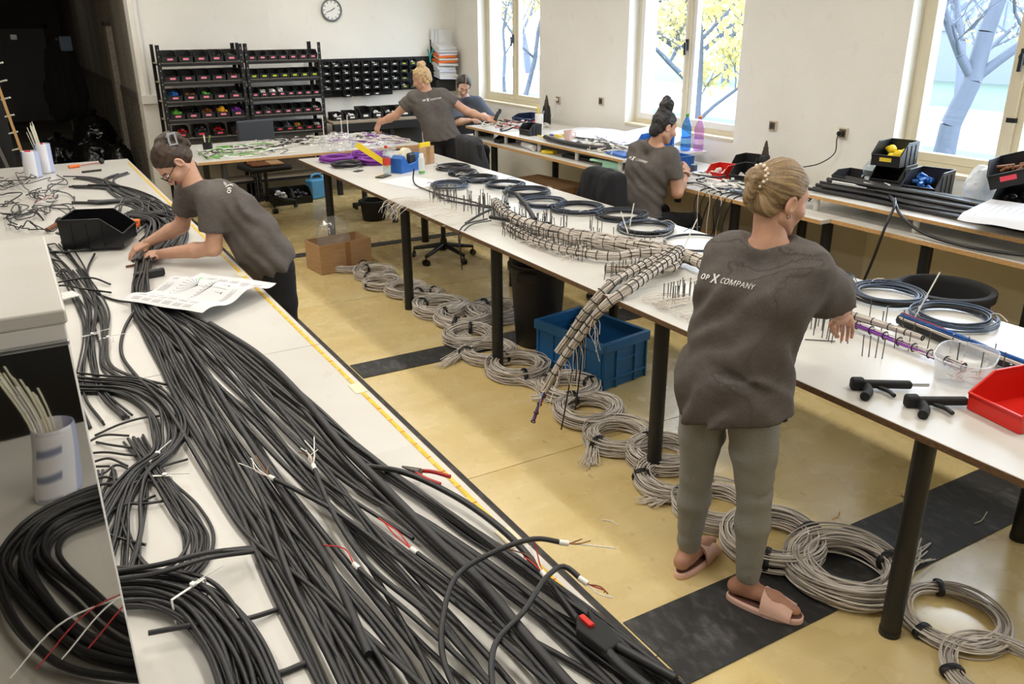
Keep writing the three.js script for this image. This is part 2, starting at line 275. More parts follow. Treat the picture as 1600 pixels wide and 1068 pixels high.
mesh('measuring_tape', boxUV(bx(0.016, 0.0012, 7.6, 0.929, TT + 0.0006, -4.9)), std(0xffffff, 0.5, { map: tex(64, 512, [0.032, 1], (u, v) => { const cm = (v * 100) % 1, dm = (v * 10) % 1; const n = fbm(u * 90, v * 12, 2, 3); let c = mix3([0.93, 0.76, 0.18], [0.88, 0.8, 0.55], Math.max(0, Math.min(1, n * 2))); if (cm < 0.14 && u > 0.01) c = [0.25, 0.2, 0.1]; if (dm < 0.04) c = [0.75, 0.15, 0.1]; return c; }) }), leftTable);
for (const z of [-1.6, -2.7, -4.4]) mesh('tape_patch', bx(0.045, 0.0008, 0.09, 0.928, TT + 0.0016, z), std(0xe9dfbd, 0.3), leftTable);

const centreTable = thing('assembly_table', 'long white assembly table with nails and wire harness in the middle of the room', 'table');
for (const [a, b] of [[-8.06, -5.61], [-5.605, -3.11], [-3.105, -0.1]]) {
  const t = mesh('tabletop', boxUV(rb(CX1 - CX0, 0.024, b - a, (CX0 + CX1) / 2, TT - 0.012, (a + b) / 2, 0.002)), M.laminate, centreTable);
  mesh('edge_strip', boxUV(bx(0.005, 0.023, b - a - 0.004, CX0 - 0.001, TT - 0.013, (a + b) / 2)), M.darkedge, t);
}
for (const z of [-1.44, -2.78, -4.33, -5.71, -7.45]) { leg(2.43, z, TT - 0.024, 0.036, M.black, centreTable); leg(3.42, z - 0.1, TT - 0.024, 0.036, M.black, centreTable); }

const backTable = thing('rear_table', 'white table with chipboard edge in front of the bin shelves', 'table');
mesh('tabletop', boxUV(rb(2.32, 0.026, 1.28, 2.64, 0.827, -8.98, 0.002)), M.laminate, backTable);
mesh('edge_strip', [boxUV(bx(2.3, 0.024, 0.004, 2.64, 0.827, -8.339)), boxUV(bx(0.004, 0.024, 1.26, 1.479, 0.827, -8.98))], M.chipboard, backTable);
for (const x of [1.75, 3.5]) { for (const z of [-8.5, -9.4]) leg(x, z, 0.814, 0.032, M.cableGrey, backTable); mesh('foot_rail', rb(0.05, 0.04, 0.9, x, 0.12, -8.95), M.cableGrey, backTable); }

const bench = thing('window_bench', 'long lower workbench of white boards along the windows', 'workbench');
for (const [a, b, x0] of [[-8.68, -5.81, 4.37], [-5.805, -3.61, 4.44], [-3.605, -0.6, 4.53]]) {
  const t = mesh('bench_board', boxUV(rb(5.38 - x0, 0.028, b - a, (x0 + 5.38) / 2, 0.846, (a + b) / 2, 0.002)), M.laminate, bench);
  mesh('edge_strip', boxUV(bx(0.004, 0.026, b - a - 0.004, x0 - 0.001, 0.846, (a + b) / 2)), M.chipboard, t);
}
for (const [x, z] of [[4.45, -7.95], [4.45, -6.15], [4.52, -4.45], [4.6, -3.68], [4.6, -2.95], [5.2, -7.9], [5.2, -6.2], [5.2, -4.4], [4.6, -1], [5.2, -2.6]]) leg(x, z, 0.832, 0.036, M.black, bench);
function riser(label, z0, z1, x0) {
  const t = thing('raised_shelf', label, 'shelf', [0, 0.8605, 0]);
  const b = mesh('shelf_board', boxUV(rb(5.38 - x0, 0.024, z1 - z0, (x0 + 5.38) / 2, 0.098, (z0 + z1) / 2, 0.002)), M.laminate, t);
  mesh('edge_strip', boxUV(bx(0.004, 0.022, z1 - z0 - 0.004, x0 - 0.001, 0.098, (z0 + z1) / 2)), M.chipboard, b);
  const n = Math.round((z1 - z0) / 0.75);
  for (let i = 0; i <= n; i++) { const z = lerp(z0 + 0.12, z1 - 0.12, i / n); for (const x of [x0 + 0.07, 5.26]) mesh('post', cyl(0.02, 0.02, 0.087, x, 0, z, 12), M.white, t); }
}
const UT = 0.8605 + 0.11;
riser('raised white shelf on the bench between the far window and the seated woman', -8.56, -5.7, 4.43);
riser('raised white shelf on the near bench, loaded with thick black cables', -3.97, -0.7, 4.6);

// ---------- radiators under the windows ----------
for (const [i, [z0, z1, lab]] of [[-3.95, -2.3, 'beige ribbed radiator under the near window behind the black tub'], [-7.0, -5.6, 'beige ribbed radiator under the middle window behind the seated woman']].entries()) {
  const t = thing('radiator', lab, 'radiator', [5.42, 0, (z0 + z1) / 2]); const W = z1 - z0;
  const pts = []; const n = Math.round(W / 0.055); for (let k = 0; k <= n * 4; k++) { const a = k / 4; pts.push([-W / 2 + a * W / n, [0, 0.012, 0.012, 0][k % 4] + 0.02]); }
  pts.push([W / 2, -0.03], [-W / 2, -0.03]);
  mesh('ribbed_panel', prism(pts, 0.62).rotateX(-Math.PI / 2).rotateY(-Math.PI / 2).translate(0, 0.43, 0), M.cream, t);
  mesh('top_grille', rb(0.08, 0.03, W + 0.02, 0, 0.755, 0), M.cream, t);
  for (const q of [-1, 1]) mesh('pipe', cyl(0.012, 0.012, 0.12, 0, 0, q * (W / 2 - 0.06)), M.cream, t);
}
for (const [z0, z1, lab] of [[-5.5, -4.75, 'smooth beige panel under the bench beside the seated woman'], [-4.73, -3.98, 'smooth beige panel under the bench behind the standing woman']])
  one('wall_panel', lab, 'panel', rb(0.03, 0.78, z1 - z0, 0, 0.39, 0), M.beige, [5.48, 0.001, (z0 + z1) / 2]);

// ---------- storage bins ----------
function binGeos(w, h, d) {
  const t = 0.0035, lip = 0.48 * h;
  const side = [[-d / 2, 0], [d / 2 - 0.012, 0], [d / 2, lip], [d / 2 - 0.01, lip + 0.004], [d * 0.16, h], [-d / 2 - 0.006, h]];
  const g = [bx(w - 0.01, t, d - 0.01, 0, t / 2, -0.003), bx(w - 0.004, h, t, 0, h / 2, -d / 2 + t / 2), bx(w - 0.004, lip, t, 0, lip / 2, d / 2 - 0.007), rb(w, 0.008, 0.012, 0, lip, d / 2 - 0.003, 0.003, 1), rb(w, 0.008, 0.012, 0, h, -d / 2, 0.003, 1)];
  for (const s of [-1, 1]) {
    g.push(prism(side, t).rotateY(-Math.PI / 2).scale(1, 1, 1).translate(s * (w / 2 - t), 0, 0));
    g.push(rb(0.01, 0.008, d * 0.66, s * (w / 2 - 0.002), h, -d * 0.17, 0.003, 1));
    const sl = Math.hypot(d * 0.33, h - lip); g.push(rb(0.01, 0.007, sl, 0, 0, 0, 0.003, 1).rotateX(Math.atan2(h - lip, d * 0.33)).translate(s * (w / 2 - 0.002), (h + lip) / 2, d * 0.325));
    for (const q of [-0.32, -0.08, 0.16]) g.push(bx(0.004, h * 0.86, 0.008, s * (w / 2 + 0.0005), h * 0.45, q * d));
  }
  return g;
}
// the side outline runs along z: prism() draws x,y, rotateY(-90) sends x to z
const binCache = new Map();
function pile(w, d, y, n, r, kind) {
  const g = [];
  for (let i = 0; i < n; i++) { const x = rr(-w / 2, w / 2), z = rr(-d / 2, d / 2), yy = y + rr(0, r * 2.2) * (1 - Math.abs(x) / w) ;
    const q = kind === 'tube' ? rod([x, yy, z], [x + rr(-1, 1) * r * 3, yy + rr(-0.3, 0.6) * r, z + rr(-1, 1) * r * 3], r * 0.35, 6) : kind === 'box' ? bx(r * 1.6, r * 1.1, r, 0, 0, 0).rotateY(rnd() * 6).rotateX(rnd() * 6).translate(x, yy, z) : sph(r, x, yy, z, rr(0.7, 1.2), rr(0.6, 1), rr(0.7, 1.2), 8);
    g.push(q); }
  return g;
}
function bin(w, h, d, labelMat, content, label, pos, turn, group, bodyMat = M.black) {
  const key = [w, h, d, labelMat?.uuid, content?.join?.('|'), bodyMat.uuid].join(); let src = binCache.get(key);
  if (src) return copy(src, label, pos, turn, group);
  src = thing('storage_bin', label, 'bin', pos, turn, group); binCache.set(key, src);
  mesh('bin_body', binGeos(w, h, d), bodyMat, src);
  if (labelMat) mesh('label_card', bx(w * 0.4, h * 0.17, 0.003, 0, h * 0.3, d / 2 - 0.0025), labelMat, src);
  if (content) { const [mat, n, r, kind] = content; const m = mesh('contents', pile(w * 0.66, d * 0.62, h * 0.3, n, r, kind), M[mat], src); m.userData.kind = 'stuff'; m.position.y = 0.004; }
  return src;
}
const ord = ['first', 'second', 'third', 'fourth', 'fifth', 'sixth', 'seventh', 'eighth', 'ninth', 'tenth', 'eleventh', 'twelfth'];

// ---------- steel rack with bins ----------
const rackZ = -10.4, rackD = 0.4;
const LEVELS = [0.27, 0.55, 0.812, 1.021, 1.222, 1.432, 1.638];
M.rackBoard = std(0x9c8f7c, 0.7);
function rack(label, x0, x1) {
  const t = thing('steel_rack', label, 'rack', [(x0 + x1) / 2, 0, rackZ]); const W = x1 - x0;
  for (const sx of [-1, 1]) for (const z of [0, -rackD]) {
    const g = [bx(0.038, 1.83, 0.004, sx * (W / 2 - 0.019), 0.915, z), bx(0.004, 1.83, 0.038, sx * (W / 2 - 0.002), 0.915, z - 0.017 + (z ? 0.036 : 0))];
    const p = mesh('upright', g, M.blackMatte, t);
    const holes = []; for (let k = 0; k < 24; k++) holes.push(bx(0.008, 0.012, 0.001, sx * (W / 2 - 0.02), 0.1 + k * 0.073, z + 0.0026)); if (!z) mesh('slots', holes, M.metal, p).userData.kind = 'stuff';
  }
  for (const y of LEVELS) {
    const b = mesh('shelf_board', boxUV(bx(W - 0.012, 0.012, rackD - 0.01, 0, y - 0.006, -rackD / 2)), M.rackBoard, t);
    mesh('shelf_beam', [bx(W - 0.02, 0.034, 0.012, 0, y - 0.02, -0.01), bx(W - 0.02, 0.034, 0.012, 0, y - 0.02, -rackD + 0.01)], M.blackMatte, b);
  }
}
rack('black steel shelf rack by the passage, with five wide bins on each shelf', 1.575, 2.51);
rack('black steel shelf rack beside the bin wall, with narrow bins on each shelf', 2.53, 3.44);
const rows = [ // level, [bay 0 contents...], bay 0 label, bay 1
  [6, [0, 0, 0, ['black', 9, 0.02], ['leaf', 22, 0.018]], 'pinkLabel', [0, 0, 0, 0, 0, 0, 0], 'pinkLabel', 'top shelf'],
  [5, [['black', 8, 0.02], 0, 0, 0, ['brown', 6, 0.02]], 'pinkLabel', [0, 0, 0, 0, 0, 0, 0], 'limeLabel', 'second shelf from top'],
  [4, [['blue', 22, 0.026], ['brown', 14, 0.022], ['green', 14, 0.02], 0, ['cableGrey', 10, 0.02]], 'pinkLabel', [0, ['white', 16, 0.022], ['white', 26, 0.026], ['white', 20, 0.024], 0, 0, 0, 0], 'pinkLabel', 'third shelf from top'],
  [3, [['green', 22, 0.024], ['black', 20, 0.026], ['brown', 22, 0.026], ['amber', 24, 0.028], ['purple', 22, 0.025]], 'pinkLabel', [0, ['cableGrey', 12, 0.02], 0, 0, 0, 0, ['white', 12, 0.016]], 'pinkLabel', 'fourth shelf from top'],
  [2, [['redDark', 12, 0.024, 'box'], ['black', 24, 0.034], ['redDark', 14, 0.024], ['blackMatte', 20, 0.03]], 'redLabel', [0, ['blue', 18, 0.022, 'box'], 0, ['cableGrey', 20, 0.026], ['amber', 9, 0.02, 'box'], 0, ['white', 12, 0.02]], 'redLabel', 'fifth shelf from top'],
  [1, [0, 0, 0, 0, 0], 'redLabel', [0, 0, 0, 0, 0, 0], 'redLabel', 'lowest bin shelf'],
];
M.leaf = std(0x3d4a34, 0.7); M.amber = std(0xe3a51a, 0.5);
const colorWord = { black: 'black parts', leaf: 'bushy dark parts', brown: 'brown parts', blue: 'blue parts', green: 'green parts', cableGrey: 'grey parts', white: 'white parts', amber: 'yellow parts', purple: 'purple parts', redDark: 'red parts', blackMatte: 'black parts' };
for (const [lv, a, la, b, lb, where] of rows) for (const [bay, list, lm] of [[0, a, la], [1, b, lb]]) {
  const n = list.length, x0 = bay ? 2.56 : 1.63, x1 = bay ? 3.41 : 2.47, p = (x1 - x0) / n, w = Math.min(0.15, p - 0.008);
  list.forEach((c, i) => bin(+w.toFixed(3), bay ? 0.105 : 0.125, bay ? 0.2 : 0.24, M[lm], c || null, `black bin${c ? ' of ' + colorWord[c[0]] : ''}, ${ord[i]} on ${where}, ${bay ? 'right rack' : 'left rack'}`, [x0 + p * (i + 0.5), LEVELS[lv] + 0.0015, rackZ - (bay ? 0.12 : 0.135)], 0, 'bins on the steel racks'));
}
// ---------- louvred wall panel with small bins ----------
{
  const t = thing('bin_wall_panel', 'black louvred wall panel carrying rows of small bins', 'wall panel', [4.36, 0, -10.93]);
  mesh('backing', rb(1.68, 0.42, 0.012, 0, 1.4, 0), M.blackMatte, t);
  for (let i = 0; i < 9; i++) mesh('louvre', bx(1.66, 0.006, 0.016, 0, 1.225 + i * 0.044, 0.012).rotateX(0), M.black, t);
  const X = [3.629, 3.76, 3.891, 4.024, 4.158, 4.292, 4.426, 4.56, 4.695, 4.829], Y = [1.512, 1.42, 1.328, 1.232];
  const gap = { 2: [9], 3: [] }, lime = (r, c) => c >= 8;
  Y.forEach((y, r) => X.forEach((x, c) => {
    if (gap[r]?.includes(c)) return;
    const drop = r === 3 && c >= 6 ? -0.012 : 0;
    bin(0.104, 0.07, 0.11, lime(r, c) ? M.limeLabel : M.whiteLabel, (r * 3 + c) % 4 === 1 ? ['white', 8, 0.011] : null, `small black bin with ${lime(r, c) ? 'lime' : 'white'} card, ${ord[r]} panel row, ${ord[c]} from left`, [x, y + drop, -10.855], 0, 'small bins on the wall panel');
  }));
  [[3.891, 1.14], [4.158, 1.145], [4.292, 1.15]].forEach(([x, y], i) => bin(0.104, 0.07, 0.11, M.whiteLabel, ['blackMatte', 8, 0.012], `small black bin hung below the wall panel, ${ord[i]} of three`, [x, y, -10.855], 0, 'small bins hung below the panel'));
  mesh('lower_rail', bx(1.0, 0.05, 0.012, -0.3, 1.165, 0), M.blackMatte, t);
}
// ---------- black desk under the panel ----------
{
  const t = thing('black_desk', 'black desk with a wood top edge under the wall panel', 'desk', [4.15, 0, -10.55]);
  mesh('desktop', rb(1.36, 0.025, 0.6, 0, 0.887, 0), M.rackBoard, t);
  mesh('apron', rb(1.34, 0.1, 0.02, 0, 0.825, 0.29), M.blackMatte, t);
  for (const x of [-0.64, 0.1, 0.64]) mesh('leg', rb(0.06, 0.874, 0.06, x, 0.437, 0.26), M.blackMatte, t);
  mesh('back_sheet', rb(1.2, 0.5, 0.012, 0, 0.5, 0.1), M.cableGrey, t);
  [[3.6, 0.13, 0.09, 'white'], [3.78, 0.15, 0.1, 'white'], [3.96, 0.15, 0.14, 0], [4.13, 0.14, 0.13, 'white'], [4.31, 0.18, 0.13, 'white'], [4.5, 0.18, 0.13, 'white'], [4.67, 0.15, 0.12, 0]].forEach(([x, w, h, c], i) =>
    bin(w, h, 0.22, M.whiteLabel, c ? [c, 12, 0.018] : null, `black bin standing on the black desk, ${ord[i]} from the left`, [x, 0.9005, -10.5], 0, 'bins on the black desk'));
}
// ---------- office chairs ----------
function starBase(t, hub = 0.42, r = 0.3, turn = 0) {
  for (let i = 0; i < 5; i++) {
    const a = turn + i * Math.PI * 2 / 5, c = Math.cos(a), s = Math.sin(a);
    mesh('base_arm', [rod([c * 0.03, 0.13, s * 0.03], [c * r, 0.085, s * r], 0.024, 8, 0.016)], M.black, t);
    const w = mesh('castor', [new THREE.CylinderGeometry(0.027, 0.027, 0.02, 14).rotateX(Math.PI / 2).rotateY(a).translate(c * r - s * 0.014, 0.027, s * r + c * 0.014), new THREE.CylinderGeometry(0.027, 0.027, 0.02, 14).rotateX(Math.PI / 2).rotateY(a).translate(c * r + s * 0.014, 0.027, s * r - c * 0.014), cyl(0.008, 0.008, 0.05, c * r, 0.03, s * r, 8)], M.blackGloss, t);
  }
  mesh('gas_lift', [cyl(0.035, 0.03, 0.1, 0, 0.09, 0), cyl(0.022, 0.022, hub - 0.1, 0, 0.1, 0)], M.black, t);
}
function cushion(w, d, h, y) { return rb(w, h, d, 0, y, 0, h * 0.49, 4); }
{
  const c1 = thing('office_chair', 'dark swivel chair behind the white rear table, seat pad with a brown shoe shaped cushion', 'chair', [2.5, 0, -9.93], 0.15);
  starBase(c1, 0.46, 0.31, 0.5); mesh('seat', cushion(0.5, 0.46, 0.06, 0.49), M.blackMatte, c1);
  mesh('backrest', rb(0.44, 0.36, 0.05, 0, 0.83, -0.17, 0.024, 4).rotateX(0.03), std(0x3b4048, 0.6), c1); mesh('back_stem', rod([0, 0.5, -0.14], [0, 0.72, -0.19], 0.02), M.black, c1);
  const pad = thing('seat_pad', 'flat brown and beige pad lying on the dark swivel chair', 'pad', [2.5, 0.5205, -9.9]);
  mesh('brown_half', rb(0.2, 0.025, 0.3, -0.08, 0.0135, 0, 0.011, 3), M.brown, pad); mesh('beige_half', rb(0.16, 0.025, 0.28, 0.11, 0.0135, 0, 0.011, 3), M.cardboard, pad);
  const c2 = thing('office_chair', 'swivel chair with a dark jacket on its back, pushed under the assembly table', 'chair', [3.3, 0, -6.88], 0.1);
  starBase(c2, 0.42, 0.29, 0.2); mesh('seat', cushion(0.46, 0.46, 0.06, 0.46), M.blackMatte, c2);
  mesh('backrest', rb(0.05, 0.4, 0.4, 0.5, 0.8, -0.28, 0.024, 4), M.blackMatte, c2); mesh('back_stem', tube([[0.05, 0.45, -0.05], [0.4, 0.48, -0.26], [0.5, 0.7, -0.28]], 0.018), M.black, c2);
  const c3 = thing('office_chair', 'chair with a black jacket on which the woman with the black bun sits', 'chair', [4.02, 0, -5.1], 0);
  starBase(c3, 0.46, 0.28, 0.9); mesh('seat', cushion(0.42, 0.46, 0.07, 0.5), M.blackMatte, c3);
  mesh('backrest', rb(0.05, 0.38, 0.42, -0.21, 0.79, 0, 0.024, 4), M.blackMatte, c3); mesh('back_stem', tube([[-0.05, 0.48, 0], [-0.26, 0.5, 0], [-0.24, 0.7, 0]], 0.02), M.black, c3);
}
// ---------- people: distance fields meshed with surface nets ----------
function nets(f, lo, hi, cell) {
  const nx = Math.ceil((hi[0] - lo[0]) / cell) + 1, ny = Math.ceil((hi[1] - lo[1]) / cell) + 1, nz = Math.ceil((hi[2] - lo[2]) / cell) + 1, val = new Float32Array(nx * ny * nz);
  let q = 0; for (let k = 0; k < nz; k++) for (let j = 0; j < ny; j++) for (let i = 0; i < nx; i++) val[q++] = f(lo[0] + i * cell, lo[1] + j * cell, lo[2] + k * cell);
  const idx = new Int32Array(nx * ny * nz).fill(-1), pos = [], tri = [], S = [1, nx, nx * ny];
  for (let k = 0; k < nz - 1; k++) for (let j = 0; j < ny - 1; j++) for (let i = 0; i < nx - 1; i++) {
    const b = i + j * nx + k * S[2]; let inside = 0;
    for (let c = 0; c < 8; c++) if (val[b + (c & 1) + (c >> 1 & 1) * nx + (c >> 2) * S[2]] < 0) inside++;
    if (!inside || inside === 8) continue;
    let sx = 0, sy = 0, sz = 0, n = 0;
    for (let c = 0; c < 8; c++) for (let a = 0; a < 3; a++) { if (c >> a & 1) continue; const d = c | 1 << a; const v0 = val[b + (c & 1) + (c >> 1 & 1) * nx + (c >> 2) * S[2]], v1 = val[b + (d & 1) + (d >> 1 & 1) * nx + (d >> 2) * S[2]];
      if (v0 < 0 === v1 < 0) continue; const t = v0 / (v0 - v1); sx += (c & 1) + (a === 0 ? t : 0); sy += (c >> 1 & 1) + (a === 1 ? t : 0); sz += (c >> 2) + (a === 2 ? t : 0); n++; }
    idx[b] = pos.length / 3; pos.push(lo[0] + (i + sx / n) * cell, lo[1] + (j + sy / n) * cell, lo[2] + (k + sz / n) * cell);
  }
  for (let k = 1; k < nz - 1; k++) for (let j = 1; j < ny - 1; j++) for (let i = 1; i < nx - 1; i++) {
    const b = i + j * nx + k * S[2], s = val[b] < 0;
    for (let a = 0; a < 3; a++) { if (s === val[b + S[a]] < 0) continue; const u = S[(a + 1) % 3], v = S[(a + 2) % 3], A = idx[b], B = idx[b - u], Cc = idx[b - u - v], D = idx[b - v]; if (A < 0 || B < 0 || Cc < 0 || D < 0) continue;
      if (s) tri.push(A, B, Cc, A, Cc, D); else tri.push(A, Cc, B, A, D, Cc); }
  }
  const g = new THREE.BufferGeometry(); g.setAttribute('position', new THREE.Float32BufferAttribute(pos, 3)); g.setIndex(tri); g.computeVertexNormals(); return g;
}
const smin = (a, b, k) => { const h = Math.max(k - Math.abs(a - b), 0) / k; return Math.min(a, b) - h * h * k * 0.25; };
const smax = (a, b, k) => -smin(-a, -b, k);
function capD(x, y, z, c) { // tapered capsule [a, b, ra, rb]
  const [a, b, ra, rbb] = c, bax = b[0] - a[0], bay = b[1] - a[1], baz = b[2] - a[2], pax = x - a[0], pay = y - a[1], paz = z - a[2];
  let t = (pax * bax + pay * bay + paz * baz) / (bax * bax + bay * bay + baz * baz + 1e-9); t = t < 0 ? 0 : t > 1 ? 1 : t;
  return Math.hypot(pax - bax * t, pay - bay * t, paz - baz * t) - (ra + (rbb - ra) * t);
}
const union = (caps, k) => (x, y, z) => { let d = 9; for (const c of caps) d = smin(d, capD(x, y, z, c), k); return d; };
const ell = (x, y, z, cx, cy, cz, rx, ry, rz) => { const k0 = Math.hypot((x - cx) / rx, (y - cy) / ry, (z - cz) / rz), k1 = Math.hypot((x - cx) / rx / rx, (y - cy) / ry / ry, (z - cz) / rz / rz); return k0 * (k0 - 1) / (k1 + 1e-9); };
const add3 = (a, b, s = 1) => [a[0] + b[0] * s, a[1] + b[1] * s, a[2] + b[2] * s];
const mid3 = (a, b, t) => [lerp(a[0], b[0], t), lerp(a[1], b[1], t), lerp(a[2], b[2], t)];
const dot3 = (a, b) => a[0] * b[0] + a[1] * b[1] + a[2] * b[2];
const sub3 = (a, b) => [a[0] - b[0], a[1] - b[1], a[2] - b[2]];
const nrm3 = (a) => { const l = Math.hypot(...a); return a.map((v) => v / l); };
const crs3 = (a, b) => [a[1] * b[2] - a[2] * b[1], a[2] * b[0] - a[0] * b[2], a[0] * b[1] - a[1] * b[0]];
const bounds = (caps, m) => { const lo = [9, 9, 9], hi = [-9, -9, -9]; for (const [a, b, r, s] of caps) for (const p of [a, b]) for (let i = 0; i < 3; i++) { lo[i] = Math.min(lo[i], p[i] - Math.max(r, s) - m); hi[i] = Math.max(hi[i], p[i] + Math.max(r, s) + m); } lo[0] -= 0.013; return [lo.map((v) => Math.max(v, -99)), hi]; };
function paint(g, fn) { const p = g.attributes.position, c = new Float32Array(p.count * 3); for (let i = 0; i < p.count; i++) { const v = fn(p.getX(i), p.getY(i), p.getZ(i)); c[3 * i] = v[0]; c[3 * i + 1] = v[1]; c[3 * i + 2] = v[2]; } g.setAttribute('color', new THREE.BufferAttribute(c, 3)); return g; }
const basis = (X, Y, Z, o) => new THREE.Matrix4().makeBasis(V3(...X), V3(...Y), V3(...Z)).setPosition(...o);

// head in its own frame: z to the face, y to the crown
function headField(x, y, z) {
  let d = ell(x, y, z, 0, 0.035, -0.012, 0.076, 0.088, 0.096); const ax = Math.abs(x);
  d = smin(d, ell(x, y, z, 0, -0.028, 0.028, 0.06, 0.086, 0.062), 0.03);
  d = smin(d, capD(ax, y, z, [[0.045, -0.06, -0.005], [0.012, -0.1, 0.062], 0.022, 0.02]), 0.03);
  d = smin(d, capD(x, y, z, [[0, 0.012, 0.09], [0, -0.03, 0.112], 0.008, 0.013]), 0.014);
  d = smin(d, capD(ax, y, z, [[0.004, -0.035, 0.1], [0.013, -0.034, 0.097], 0.009, 0.008]), 0.008);
  d = smin(d, capD(ax, y, z, [[0, 0.03, 0.085], [0.036, 0.03, 0.072], 0.012, 0.01]), 0.018);
  d = smin(d, capD(ax, y, z, [[0.04, -0.028, 0.058], [0.03, -0.045, 0.06], 0.026, 0.02]), 0.02);
  d = smax(d, -(Math.hypot(ax - 0.031, y - 0.007, z - 0.1) - 0.019), 0.014);
  d = smin(d, capD(ax, y, z, [[0, -0.058, 0.094], [0.02, -0.06, 0.082], 0.0065, 0.003]), 0.006);
  d = smin(d, capD(ax, y, z, [[0, -0.07, 0.092], [0.018, -0.068, 0.082], 0.007, 0.003]), 0.006);
  const e = Math.max(ell(ax, y, z, 0.08, -0.008, -0.012, 0.011, 0.033, 0.021), -ell(ax, y, z, 0.09, -0.004, -0.008, 0.008, 0.022, 0.013));
  return smin(d, e, 0.006);
}
const headGeo = nets(headField, [-0.1, -0.14, -0.13], [0.1, 0.14, 0.135], 0.0036);
// right hand: wrist at 0, fingers along y, thumb towards +x, back of the hand towards +z
function handGeo(curl, thumbIn = 0.4, spread = 1) {
  const caps = []; const roots = [[0.029, 0.084, 0.95], [0.0098, 0.09, 1.06], [-0.0095, 0.087, 1.0], [-0.027, 0.079, 0.8]];
  roots.forEach(([x, y, l], i) => {
    let p = [x, y, 0.001], a = curl * (0.5 + 0.07 * i), sp = x * 2.4 * spread; const L = [0.042, 0.026, 0.02], R = [0.0088, 0.008, 0.0072, 0.0062];
    caps.push([[x * 0.6, 0.03, 0], p, 0.011, 0.0092]);
    for (let k = 0; k < 3; k++) { const q = [p[0] + Math.sin(sp) * L[k] * l * Math.cos(a), p[1] + Math.cos(a) * L[k] * l, p[2] - Math.sin(a) * L[k] * l]; caps.push([p, q, R[k], R[k + 1]]); p = q; a += curl * 0.75; }
  });
  const th = [[0.02, 0.02, -0.006], [0.042, 0.048, -0.012 - 0.016 * thumbIn], [0.05 - 0.016 * thumbIn, 0.078, -0.018 - 0.03 * thumbIn], [0.05 - 0.034 * thumbIn, 0.102, -0.02 - 0.042 * thumbIn]];
  caps.push([th[0], th[1], 0.015, 0.0118], [th[1], th[2], 0.0112, 0.0098], [th[2], th[3], 0.0098, 0.0075]);
  caps.push([[0, -0.05, 0], [0, 0.006, 0], 0.029, 0.025]);
  const f = (x, y, z) => { let d = 9; for (const c of caps) d = Math.min(d, capD(x, y, z, c)); const qx = Math.abs(x) - 0.028, qy = Math.abs(y - 0.046) - 0.036, qz = Math.abs(z) - 0.004; const bxd = Math.hypot(Math.max(qx, 0), Math.max(qy, 0), Math.max(qz, 0)) + Math.min(Math.max(qx, qy, qz), 0) - 0.009; return smin(d, bxd, 0.007); };
  return nets(f, [-0.06, -0.06, -0.13], [0.085, 0.21, 0.04], 0.0031);
}
const HANDS = { grip: handGeo(1.15, 1), pinch: handGeo(0.75, 0.9), loose: handGeo(0.4, 0.35) };
function printPatch(field, c, right, up, out, w, h, text) {
  const nu = 48, nv = 12, pos = [], uv = [], ind = [];
  for (let j = 0; j <= nv; j++) for (let i = 0; i <= nu; i++) {
    let p = add3(add3(add3(c, right, (i / nu - 0.5) * w), up, (j / nv - 0.5) * h), out, 0.2), t = 0;
    for (let s = 0; s < 60; s++) { const d = field(p[0], p[1], p[2]); if (d < 0.0015) break; p = add3(p, out, -Math.max(d * 0.7, 0.001)); t += d; if (t > 0.6) break; }
    p = add3(p, out, 0.0016); pos.push(...p); uv.push(i / nu, j / nv);
  }
  for (let j = 0; j < nv; j++) for (let i = 0; i < nu; i++) { const a = j * (nu + 1) + i; ind.push(a, a + 1, a + nu + 2, a, a + nu + 2, a + nu + 1); }
  const g = new THREE.BufferGeometry(); g.setAttribute('position', new THREE.Float32BufferAttribute(pos, 3)); g.setAttribute('uv', new THREE.Float32BufferAttribute(uv, 2)); g.setIndex(ind); g.computeVertexNormals(); return g;
}
const printTex = canvasTex(1024, 192, (c, w, h) => {
  c.fillStyle = '#000'; c.fillRect(0, 0, w, h); c.fillStyle = '#fff'; c.textBaseline = 'middle'; c.setTransform(1, 0, -0.2, 1, 40, 0);
  c.font = 'bold 104px sans-serif'; c.fillText('OP', 40, h / 2); c.font = 'bold 176px sans-serif'; c.fillText('X', 206, h / 2 - 2); c.font = '100px sans-serif'; c.fillText('COMPANY', 356, h / 2, 560);
});
printTex.colorSpace = THREE.NoColorSpace;
const printMat = std(0xf0eeea, 0.7, { alphaMap: printTex, transparent: true, side: THREE.DoubleSide, polygonOffset: true, polygonOffsetFactor: -1 });
const SKIN = [0.60, 0.335, 0.225];

